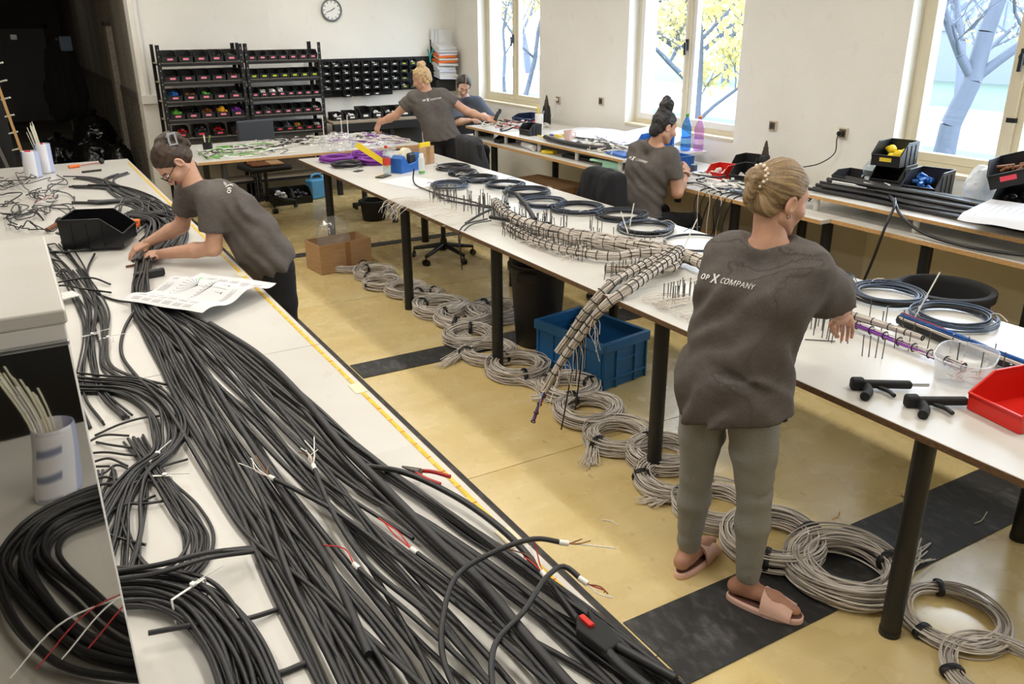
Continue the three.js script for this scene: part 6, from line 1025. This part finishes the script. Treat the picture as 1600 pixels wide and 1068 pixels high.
// ---------- wall things ----------
{
  const c = thing('wall_clock', 'round white wall clock with a grey rim on the rear wall', 'clock', [3.8, 2.19, ZB + 0.001]);
  mesh('rim', new THREE.TorusGeometry(0.125, 0.012, 10, 48).translate(0, 0, 0.02), std(0x6f7478, 0.4), c); mesh('dial', new THREE.CylinderGeometry(0.122, 0.122, 0.02, 48).rotateX(Math.PI / 2).translate(0, 0, 0.01), M.whiteGloss, c);
  for (let i = 0; i < 12; i++) { const a = i * Math.PI / 6; mesh('hour_mark', bx(0.008, 0.022, 0.002, 0, 0.1, 0.0215).rotateZ(-a), M.blackMatte, c); }
  mesh('hour_hand', bx(0.008, 0.055, 0.002, 0, 0.024, 0.024).rotateZ(-1.0), M.blackMatte, c); mesh('minute_hand', bx(0.006, 0.085, 0.002, 0, 0.036, 0.027).rotateZ(1.92), M.blackMatte, c);
  [[-8.35, 1.21, 'grey wall socket with a plug left of the heat gun cord'], [-7.52, 1.257, 'empty grey wall socket between the far and middle windows'], [-5.1, 1.242, 'empty grey wall socket above the standing heat gun'], [-4.39, 1.256, 'grey wall socket with a black plug and hanging cord']].forEach(([z, y, lab], i) => {
    const s = thing('wall_socket', lab, 'socket', [XR - 0.001, y, z]); mesh('plate', rb(0.014, 0.082, 0.082, -0.007, 0, 0, 0.004), M.beige, s); mesh('insert', rb(0.004, 0.062, 0.062, -0.0155, 0, 0, 0.002), std(0x6b5f50, 0.5), s); mesh('cup', new THREE.CylinderGeometry(0.021, 0.021, 0.004, 20).rotateZ(Math.PI / 2).translate(-0.018, 0, 0), std(0x3a332b, 0.5), s);
    if (i === 0 || i === 3) mesh('plug', [new THREE.CylinderGeometry(0.018, 0.021, 0.04, 16).rotateZ(Math.PI / 2).translate(-0.04, 0, 0)], i ? M.black : M.white, s);
    if (i === 3) mesh('cord', tube([[-0.06, 0, 0], [-0.07, -0.04, 0.0], [-0.05, -0.15, -0.02], [-0.09, -0.24, -0.12], [-0.16, -0.276, -0.22]], 0.0045, 30, 6), M.cable, s);
    if (i === 0) mesh('cord', tube([[-0.05, 0, 0], [-0.055, -0.04, 0], [-0.04, -0.16, 0.0], [-0.14, -0.236, 0.03]], 0.004, 30, 6), M.white, s);
  });
  const tk = thing('cable_trunking', 'white cable trunking with a box on the wall edge beside the rack', 'trunking', [1.5, 0, ZB + 0.001]);
  mesh('duct', rb(0.04, 2.0, 0.03, 0, 2.25, 0.016), M.white, tk); mesh('box', rb(0.2, 0.1, 0.04, 0.02, 1.22, 0.021), M.white, tk);
  const r = thing('document_rack', 'tall wall rack stuffed with papers and orange folders in the room corner', 'document rack', [5.3, 1.14, ZB + 0.002]);
  mesh('wire_frame', [rb(0.3, 0.68, 0.012, 0, 0.34, 0.006), rb(0.3, 0.16, 0.14, 0, 0.09, 0.08, 0.006)], M.blackMatte, r);
  for (let i = 0; i < 12; i++) { const m = mesh('paper_stack', rb(0.27 + rr(-0.02, 0.02), rr(0.022, 0.034), 0.2, rr(-0.015, 0.015), 0, 0, 0.002, 1), i === 8 || i === 6 ? M.orange : i % 3 ? M.paper : M.paperBlue, r); m.position.set(rr(-0.015, 0.015), 0.2 + i * 0.036, 0.14); m.rotation.set(rr(0.15, 0.4), 0, rr(-0.06, 0.06)); }
  for (let i = 0; i < 3; i++) { const m = mesh('upright_sheet', bx(0.21, 0.22, 0.002), M.paper, r); m.position.set(-0.04 + i * 0.05, 0.7, 0.03 + i * 0.012); m.rotation.z = rr(-0.1, 0.1); }
  one('spring_clamp', 'turquoise spring clamp on the upper corner of the bin wall panel', 'clamp', [rod([0, 0, 0], [-0.04, 0.12, 0.03], 0.011), rod([0, 0, 0.01], [0.04, 0.13, 0.03], 0.011), rod([0, 0.01, 0.0], [0.0, -0.05, 0.02], 0.014)], std(0x35b5b5, 0.4), [5.12, 1.58, -10.9]);
}
// ---------- benches by the windows ----------
function heatGun(label, x, y, z) {
  const t = thing('heat_gun', label, 'heat gun', [x, y, z]);
  mesh('body', lathe([[0.001, 0], [0.05, 0], [0.052, 0.02], [0.048, 0.13], [0.038, 0.19], [0.03, 0.2]], 20), M.black, t); mesh('nozzle', lathe([[0.028, 0.195], [0.026, 0.22], [0.02, 0.24], [0.022, 0.25], [0.014, 0.27], [0.014, 0.28], [0.008, 0.3], [0.006, 0.31]], 16), std(0x4d4138, 0.5, { metalness: 0.6 }), t); mesh('badge', rb(0.03, 0.03, 0.004, -0.03, 0.13, 0.037, 0.002).rotateY(-0.5), M.metal, t);
}
heatGun('black heat gun standing nose up on the far bench', 5.28, UT + 0.001, -8.22); heatGun('black heat gun standing nose up behind the blonde woman', 5.2, 0.8615, -4.85);
function bottle(label, x, z, mat, cap, h, y = UT) { const t = thing('water_bottle', label, 'bottle', [x, y + 0.001, z]); mesh('bottle', lathe([[0.001, 0], [0.042, 0], [0.046, 0.015], [0.046, h * 0.35], [0.041, h * 0.45], [0.046, h * 0.56], [0.044, h * 0.7], [0.03, h * 0.84], [0.014, h * 0.94], [0.014, h * 0.97]]), mat, t); mesh('cap', cyl(0.016, 0.016, 0.022, 0, h * 0.96, 0), cap, t); mesh('label', lathe([[0.0468, h * 0.2], [0.0468, h * 0.36]]), phys(mat.color, 0.4, { side: THREE.DoubleSide }), t); }
bottle('tall blue water bottle on the sill end of the raised shelf', 5.24, -5.84, phys(0x86c4f6, 0.08, { transmission: 0.85, thickness: 0 }), M.green, 0.31); bottle('pink water bottle right of the blue one', 5.33, -5.77, phys(0xecccf0, 0.08, { transmission: 0.88, thickness: 0 }), M.orange, 0.29);
bottle('small clear bottle behind the cable pile near the plug cord', 5.24, -3.9, M.pet, M.whiteGloss, 0.17);
const MS = 0.8602;
{ // raised shelf, far half
  bin(0.34, 0.07, 0.3, null, null, 'dark blue divided tray on the far windowsill end', [5.2, UT + 0.02, -8.42], -1.4, undefined, std(0x24345a, 0.5)); 
  const c = thing('tie_cup', 'white cup with a yellow handled tool on the far raised shelf', 'cup', [4.95, UT + 0.001, -7.85]); mesh('cup', lathe([[0.001, 0], [0.045, 0], [0.046, 0.16], [0.042, 0.16], [0.04, 0.008], [0.001, 0.008]]), M.whiteGloss, c); mesh('tool', [rod([0, 0.03, 0], [-0.02, 0.24, 0], 0.014, 8, 0.009)], M.yellow, c);
  bin(0.2, 0.11, 0.15, null, null, 'small black box between the white cup and the pink mug', [4.62, UT + 0.001, -7.5], -1.57);
  const m = thing('coffee_mug', 'pale pink mug on the raised shelf beside the plans', 'mug', [4.72, UT + 0.001, -6.95]); mesh('mug', lathe([[0.001, 0], [0.036, 0], [0.046, 0.095], [0.042, 0.095], [0.033, 0.008], [0.001, 0.008]]), std(0xdcbcb4, 0.35), m); mesh('handle', new THREE.TorusGeometry(0.026, 0.006, 8, 18).translate(0.06, 0.05, 0), std(0xdcbcb4, 0.35), m);
  clutter('pale wire harness at the far end of the raised shelf beside the held tool', 4.5, 5.1, -8.5, -7.9, UT, 30, [M.wirePale, M.whiteGloss, M.cable, M.wirePale, M.redDark], 0.006);
  clutter('coloured connectors and leads beside the small black box', 4.55, 5.0, -7.35, -7.05, UT, 12, [M.yellow, M.blue, M.purple, M.whiteGloss, M.amber]);
  clutter('tangle of grey and white leads in front of the plans', 4.5, 5.0, -6.75, -5.95, UT, 34, [M.wireGrey, M.wirePale, M.whiteGloss, M.cableGrey]);
  one('flexible_conduit', 'thick black conduit curving along the raised shelf edge', 'conduit', capped([[0, 0.026, -0.55], [-0.05, 0.026, -0.3], [-0.06, 0.026, 0], [-0.02, 0.026, 0.3], [0.05, 0.026, 0.45]], 0.024, 40, 10), M.cableSoft, [4.55, UT + 0.001, -6.55]);
  one('blue_folder', 'blue folder lying on the raised shelf near the seated woman', 'folder', rb(0.16, 0.02, 0.3, 0, 0.01, 0, 0.003), M.blue, [4.58, UT + 0.001, -5.9], -0.1);
  for (const [i, [x, z, w, d, h, tn, lab]] of [[5.1, -7.1, 0.5, 0.8, 0.03, 0.2, 'large white plan sheet lying on the raised shelf under the sockets'], [5.12, -6.5, 0.45, 0.75, 0.1, -0.3, 'curled bluish plan sheet rising against the window reveal'], [5.15, -6.15, 0.42, 0.5, 0.14, 0.35, 'rolled bluish plan behind the blue tool bin']].entries()) {
    const g = new THREE.PlaneGeometry(w, d, 16, 20).rotateX(-Math.PI / 2), p = g.attributes.position; for (let k = 0; k < p.count; k++) { const a = p.getX(k) / w + 0.5, b = p.getZ(k) / d + 0.5; p.setY(k, 0.006 + h * a * (0.4 + 0.6 * Math.sin(b * 3.1)) + 0.012 * (1 + N3(a * 3, b * 4, i))); } g.computeVertexNormals(); one('plan_sheet', lab, 'paper', g, std(i ? 0xcfd3ea : 0xdfdfe4, 0.85, { side: THREE.DoubleSide }), [x, UT + 0.002 + i * 0.012, z], tn);
  }
  bin(0.24, 0.14, 0.26, M.whiteLabel, ['black', 10, 0.024, 'tube'], 'blue bin of black tools behind the seated woman', [4.98, UT + 0.001, -5.95], -1.2, undefined, M.blue);
  // on the lower board
  bin(0.16, 0.12, 0.18, null, ['blue', 8, 0.025, 'box'], 'small dark open box of tools beside the young woman', [4.62, MS + 0.001, -8.5], -1.2);
  one('brush', 'pale green hand brush lying under the raised shelf', 'brush', [rb(0.05, 0.02, 0.36, 0, 0.05, 0, 0.009, 3), rb(0.045, 0.045, 0.2, 0.005, 0.023, 0.07, 0.004)], std(0xa9dcc0, 0.5), [4.48, MS + 0.001, -6.0], 0.2);
  one('paper_roll', 'white roll of paper under the raised shelf', 'paper roll', new THREE.CylinderGeometry(0.03, 0.03, 0.3, 18).rotateX(Math.PI / 2).translate(0, 0.03, 0), M.paper, [4.48, MS + 0.001, -7.3], -0.2);
  one('yellow_wrapper', 'yellow paper wrapper under the raised shelf', 'wrapper', rb(0.08, 0.03, 0.14, 0, 0.015, 0, 0.012, 3), M.yellow, [4.5, MS + 0.001, -6.95], 0.4);
  bin(0.12, 0.07, 0.2, null, null, 'low black tray under the raised shelf edge near the young woman', [4.52, MS + 0.001, -7.85], -1.57);
  one('black_pouch', 'long flat black pouch under the raised shelf', 'pouch', rb(0.1, 0.03, 0.44, 0, 0.015, 0, 0.014, 3), M.blackMatte, [4.55, MS + 0.001, -6.5], 0.1);
}
{ // between the seated woman and the blonde woman
  bin(0.2, 0.14, 0.22, null, null, 'blue box on the bench in front of the seated woman', [4.84, MS + 0.001, -5.5], -1.57, undefined, M.blue);
  bin(0.16, 0.1, 0.2, null, ['white', 10, 0.02], 'red bin on the middle bench', [5.0, MS + 0.001, -5.12], -1.3, undefined, M.red);
  bin(0.17, 0.13, 0.24, null, ['white', 14, 0.014], 'black bin of white pieces right of the red bin', [5.02, MS + 0.001, -4.86], -1.3); bin(0.2, 0.16, 0.24, null, null, 'empty black bin against the wall behind the bin of white pieces', [5.24, MS + 0.001, -5.06], -1.3, undefined, M.blackMatte);
  clutter('white wire harness in front of the seated woman hands', 4.5, 4.95, -5.25, -4.55, MS, 26, [M.whiteGloss, M.wirePale, M.whiteGloss, M.cable], 0.006);
  clutter('dark blue and black connector harness behind the blonde woman head', 4.55, 5.0, -4.6, -4.05, MS, 30, [M.cable, M.cableBlue, M.cable, M.cableBlue, M.whiteGloss], 0.007);
  const s = thing('utility_knife', 'yellow and black utility knife lying on the dark connectors', 'knife', [4.72, MS + 0.066, -4.55], 0.7); mesh('grip', capped([[0, 0.012, 0], [0.0, 0.012, 0.15]], 0.014, 8, 8), M.yellow, s); mesh('tip', capped([[0, 0.012, 0.05], [0, 0.013, 0.09]], 0.016, 6, 8), M.black, s);
  const hang = thing('hanging_leads', 'bunch of black leads hanging off the bench edge behind the blonde woman', 'cables', [0, 0, 0]);
  for (let i = 0; i < 6; i++) { const z = -4.75 + i * 0.07; mesh('lead', tube([[4.62, 0.88, z + 0.1], [4.46, 0.872, z], [4.41, 0.78, z - 0.02], [4.4, 0.6, z + rr(-0.1, 0.05)], [4.41, 0.45, z + rr(-0.15, 0.1)]], 0.0055, 26, 6), M.cable, hang); }
  for (let i = 0; i < 3; i++) mesh('white_lead', tube([[4.5, 0.87, -4.8], [4.425, 0.85, -4.75 + i * 0.12], [4.41, 0.6, -4.72 + i * 0.1], [4.42, 0.42, -4.7 + i * 0.1]], 0.003, 20, 5), M.wirePale, hang);
  const cord = thing('connector_lead', 'white lead with a black plug dangling from the bench by the seated woman', 'lead'); mesh('lead', tube([[4.62, 0.875, -4.9], [4.48, 0.876, -4.93], [4.425, 0.84, -4.95], [4.41, 0.78, -4.96]], 0.006, 20, 6), M.whiteGloss, cord); mesh('plug', rb(0.03, 0.04, 0.05, 4.41, 0.765, -4.96, 0.004), M.black, cord);
}
{ // near raised shelf: pile of thick cables, bins, plan
  const t = thing('cable_pile', 'heap of thick black cables lying along the near raised shelf', 'cables', [0, UT, 0]);
  for (let i = 0; i < 46; i++) { const r = rr(0.009, 0.015), lv = Math.floor(i / 15), x = 4.68 + rnd() * (0.46 - lv * 0.08) + lv * 0.04, P = []; let xx = x; for (let k = 0; k < 7; k++) { xx += rr(-0.05, 0.05); P.push([Math.max(4.64, Math.min(5.2, xx)), r + 0.001 + lv * 0.02 + rr(0, 0.012), -3.9 + k * 0.36 + rr(-0.05, 0.05)]); } mesh('cable', capped(P, r, 36, 8), pick(cableMats), t); }
  for (let i = 0; i < 6; i++) mesh('cable_end', rod([4.75 + i * 0.05, 0.07, -3.75 + rr(-0.1, 0.3)], [4.78 + i * 0.05, 0.072, -3.68 + rr(-0.1, 0.3)], 0.006, 8), i % 2 ? M.whiteGloss : M.metal, t);
  const h = thing('loose_cable', 'black cable sagging from the heap over the bench edge and back up', 'cable'); mesh('jacket', tube([[4.8, UT + 0.05, -3.4], [4.62, UT + 0.045, -3.22], [4.57, UT + 0.0, -3.14], [4.56, 0.905, -3.0], [4.55, 0.88, -2.8], [4.56, 0.885, -2.5], [4.58, 0.93, -2.2], [4.6, UT + 0.01, -2.1], [4.75, UT + 0.03, -1.9]], 0.0095, 60, 8), M.cable, h);
  const h2 = thing('loose_cable', 'black cable hanging straight down to the floor in front of the bench', 'cable'); mesh('jacket', tube([[4.72, UT + 0.055, -3.3], [4.585, UT + 0.04, -3.2], [4.5, 0.9, -3.18], [4.46, 0.7, -3.2], [4.43, 0.4, -3.26], [4.42, 0.02, -3.3]], 0.0085, 40, 8), M.cable, h2);
  bin(0.2, 0.17, 0.28, M.yellowLabel, null, 'lower black bin of the stack with yellow gloves by the near window', [5.2, UT + 0.002, -3.68], -1.35); bin(0.2, 0.15, 0.28, M.yellowLabel, ['yellow', 10, 0.035], 'upper black bin holding a yellow glove by the near window', [5.2, UT + 0.174, -3.69], -1.35);
  bin(0.22, 0.17, 0.3, M.yellowLabel, ['blue', 9, 0.04, 'tube'], 'black bin of blue handled tools by the near window', [5.18, UT + 0.002, -3.4], -1.35);
  bin(0.22, 0.17, 0.3, M.redLabel, ['black', 8, 0.03], 'black bin with a red card under the tilted bin at the right edge', [5.16, UT + 0.002, -2.78], -1.3); const tb = bin(0.22, 0.17, 0.3, M.redLabel, ['copper', 10, 0.03, 'tube'], 'tilted black bin of copper pieces on top of the right hand bin', [5.14, UT + 0.19, -2.8], -1.3); tb.rotation.z = 0.35;
  bin(0.24, 0.07, 0.2, null, null, 'low black bin at the wall beside the plug cord', [5.24, UT + 0.002, -4.0 + 0.2], -1.57, undefined, M.blackMatte).position.z = -4.02 + 0.0;
  crumple('white translucent plastic bag by the near windowsill', 'plastic_bag', [5.22, UT + 0.001, -3.06], [0.13, 0.26, 0.1], 2, phys(0xf2f4f6, 0.4, { transmission: 0.4, thickness: 0 }));
  const g = new THREE.PlaneGeometry(0.55, 1.1, 12, 24).rotateX(-Math.PI / 2), p = g.attributes.position; for (let k = 0; k < p.count; k++) { const x = p.getX(k), z = p.getZ(k); p.setY(k, 0.1 + 0.012 * N3(x * 5, z * 5, 1) - (x < -0.2 ? (-0.2 - x) * 0.5 : 0)); } g.computeVertexNormals();
  const map = canvasTex(512, 1024, (c, w, hh) => { c.fillStyle = '#dddee4'; c.fillRect(0, 0, w, hh); c.strokeStyle = '#6a7080'; c.lineWidth = 1.5; for (let i = 0; i < 26; i++) { c.beginPath(); const y = 60 + i * 34; c.moveTo(60 + (i * 53) % 160, y); c.lineTo(420 - (i * 31) % 120, y); c.stroke(); } c.fillStyle = '#555'; for (let i = 0; i < 16; i++) c.fillRect(180 + (i * 71) % 170, 300 + (i * 97) % 300, 10, 6); });
  one('plan_sheet', 'printed wiring plan draped over the cables at the right edge', 'paper', g, std(0xffffff, 0.85, { map, side: THREE.DoubleSide }), [4.86, UT + 0.002, -2.25], 0.25);
  one('rubber_ring', 'small reddish bag of parts at the wall behind the cable heap', 'bag', nets((x, y, z) => ell(x, y, z, 0, 0.035, 0, 0.06, 0.04, 0.05) + 0.02 * Math.abs(N3(x * 30, y * 30, z * 30)), [-0.08, -0.01, -0.08], [0.08, 0.1, 0.08], 0.008), M.copper, [5.27, UT + 0.001, -3.98 + 0.14]);
}
// ---------- near end of the assembly table ----------
function tieGun(label, x, z, turn) {
  const t = thing('cable_tie_gun', label, 'tie gun', [x, TT + 0.016, z], turn);
  mesh('barrel', [rb(0.2, 0.028, 0.03, 0.02, 0.006, 0, 0.01, 3), rb(0.05, 0.045, 0.04, -0.07, 0.006, 0, 0.012, 3)], M.blackMatte, t); mesh('grip', capped([[-0.04, 0.0, 0.01], [-0.05, 0.0, 0.06], [-0.075, 0.0, 0.1]], 0.017, 14, 10), M.blackMatte, t);
  mesh('trigger', capped([[0.0, 0.0, 0.014], [0.025, 0.0, 0.05], [0.03, 0.0, 0.085]], 0.008, 12, 8), M.black, t); mesh('nose', rb(0.07, 0.014, 0.012, 0.145, 0.008, 0, 0.003), M.metal, t);
}
tieGun('black cable tie gun farther from the red bin', 2.53, -1.72, -0.6); tieGun('black cable tie gun beside the red bin', 2.57, -1.53, -0.55);
{
  const t = thing('clear_tub', 'clear round edged plastic tub with wire scraps beside the red bin', 'tub', [2.88, TT + 0.001, -1.62], 0.4); const ol = (k) => { const p = []; for (let i = 0; i < 32; i++) { const a = i / 32 * 6.2832, c = Math.cos(a), s = Math.sin(a); p.push([Math.sign(c) * Math.pow(Math.abs(c), 0.6) * 0.13 * k, Math.sign(s) * Math.pow(Math.abs(s), 0.6) * 0.1 * k]); } return p; };
  const rings = [[0.86, 0.0], [0.88, 0.004], [0.98, 0.09], [1.04, 0.094], [1.04, 0.1], [0.965, 0.1], [0.86, 0.008]].map(([k, y]) => ol(k).map(([x, z]) => [x, y, z])), pos = [], ix = []; rings.forEach((r) => r.forEach((p) => pos.push(...p))); for (let r = 0; r < rings.length - 1; r++) for (let i = 0; i < 32; i++) { const a = r * 32 + i, b = r * 32 + (i + 1) % 32; ix.push(a, a + 32, b, b, a + 32, b + 32); }
  const c0 = pos.length / 3; pos.push(0, 0.008, 0); for (let i = 0; i < 32; i++) ix.push(6 * 32 + i, c0, 6 * 32 + (i + 1) % 32); const g = new THREE.BufferGeometry(); g.setAttribute('position', new THREE.Float32BufferAttribute(pos, 3)); g.setIndex(ix); g.computeVertexNormals(); mesh('tub', g, phys(0xfafcfd, 0.2, { transmission: 0.8, thickness: 0 }), t);
  const sc = []; for (let i = 0; i < 26; i++) { const x = rr(-0.07, 0.07), z = rr(-0.05, 0.05), a = rnd() * 6; sc.push([rod([x, rr(0.012, 0.03), z], [x + Math.cos(a) * 0.035, rr(0.014, 0.04), z + Math.sin(a) * 0.03], 0.0016, 5), pick(['redDark', 'wirePale', 'black', 'copper'])]); } for (const k of ['redDark', 'wirePale', 'black', 'copper']) { const gg = sc.filter((q) => q[1] === k).map((q) => q[0]); if (gg.length) mesh('wire_scraps', gg, M[k], t).userData.kind = 'stuff'; }
}
bin(0.21, 0.125, 0.3, null, null, 'bright red open bin at the near right corner of the assembly table', [2.78, TT + 0.002, -1.33], -1.75, undefined, M.red);
// ---------- jackets ----------
function jacket(label, pos, h, half, mat = M.blackCloth, lean = 0) {   // a coat hung over a chair back
  const f = (x, y, z) => { const t = (y - h[0]) / (h[1] - h[0]), w = half * (1 - 0.28 * Math.max(0, t) ** 2) + 0.03 * (1 - t), q = [Math.abs(x + lean * (1 - t)) - 0.035, Math.abs(y - (h[0] + h[1]) / 2) - (h[1] - h[0]) / 2, Math.abs(z) - w]; let d = Math.hypot(Math.max(q[0], 0), Math.max(q[1], 0), Math.max(q[2], 0)) + Math.min(Math.max(...q), 0) - 0.045;
    return d + 0.014 * N3(x * 5, y * 2.4, z * 9) + 0.008 * N3(x * 12, y * 6, z * 22) + 0.004 * N3(x * 30, y * 20, z * 30); };
  one('jacket', label, 'jacket', nets(f, [-0.25, h[0] - 0.12, -half - 0.16], [0.25, h[1] + 0.12, half + 0.16], 0.013), mat, pos);
}
jacket('black jacket draped over the chair back of the seated woman', [3.79, 0, -5.1], [0.5, 0.99], 0.22, M.blackCloth, 0.05);
jacket('dark grey jacket on the chair back at the far end of the assembly table', [3.77, 0, -7.22], [0.6, 1.0], 0.17, std(0x2e2e30, 0.95), -0.04);
// things in hands
one('cutter_tool', 'small black tool in the right hand of the blonde woman by the bench', 'tool', [rb(0.035, 0.1, 0.03, 0, 0.0, 0, 0.01, 3).rotateZ(-0.5), rb(0.03, 0.05, 0.026, 0.02, 0.055, 0, 0.008, 3).rotateZ(-0.3)], M.black, [4.485, 1.125, -7.95]);
one('connector_piece', 'dark blue connector held by the seated woman', 'connector', rb(0.04, 0.05, 0.05, 0, 0, 0, 0.008, 3), M.cableBlue, [4.55, 1.0, -4.96]);
// scraps on the floor
[[2.85, -2.05, 0.3, M.amber, 'brown scrap of wire on the floor behind the pink sandals'], [3.25, -1.95, 1.1, M.black, 'bent black wire scrap on the floor by the front table leg'], [2.0, -2.5, 2, M.whiteLabel, 'tiny white scrap on the floor left of the wire coils'], [3.35, -1.7, 0.2, M.wirePale, 'pale wire offcut lying on the wide rubber strip']].forEach(([x, z, a, m, lab], i) => one('wire_scrap', lab, 'scrap', tube([[0, 0.003, 0], [0.04, 0.004, 0.012], [0.08 + 0.06 * (i === 3), 0.003, 0.002]], 0.0025, 10, 5), m, [x, i === 3 ? 0.007 : 0.001, z], a));
renderer.render(scene, camera);
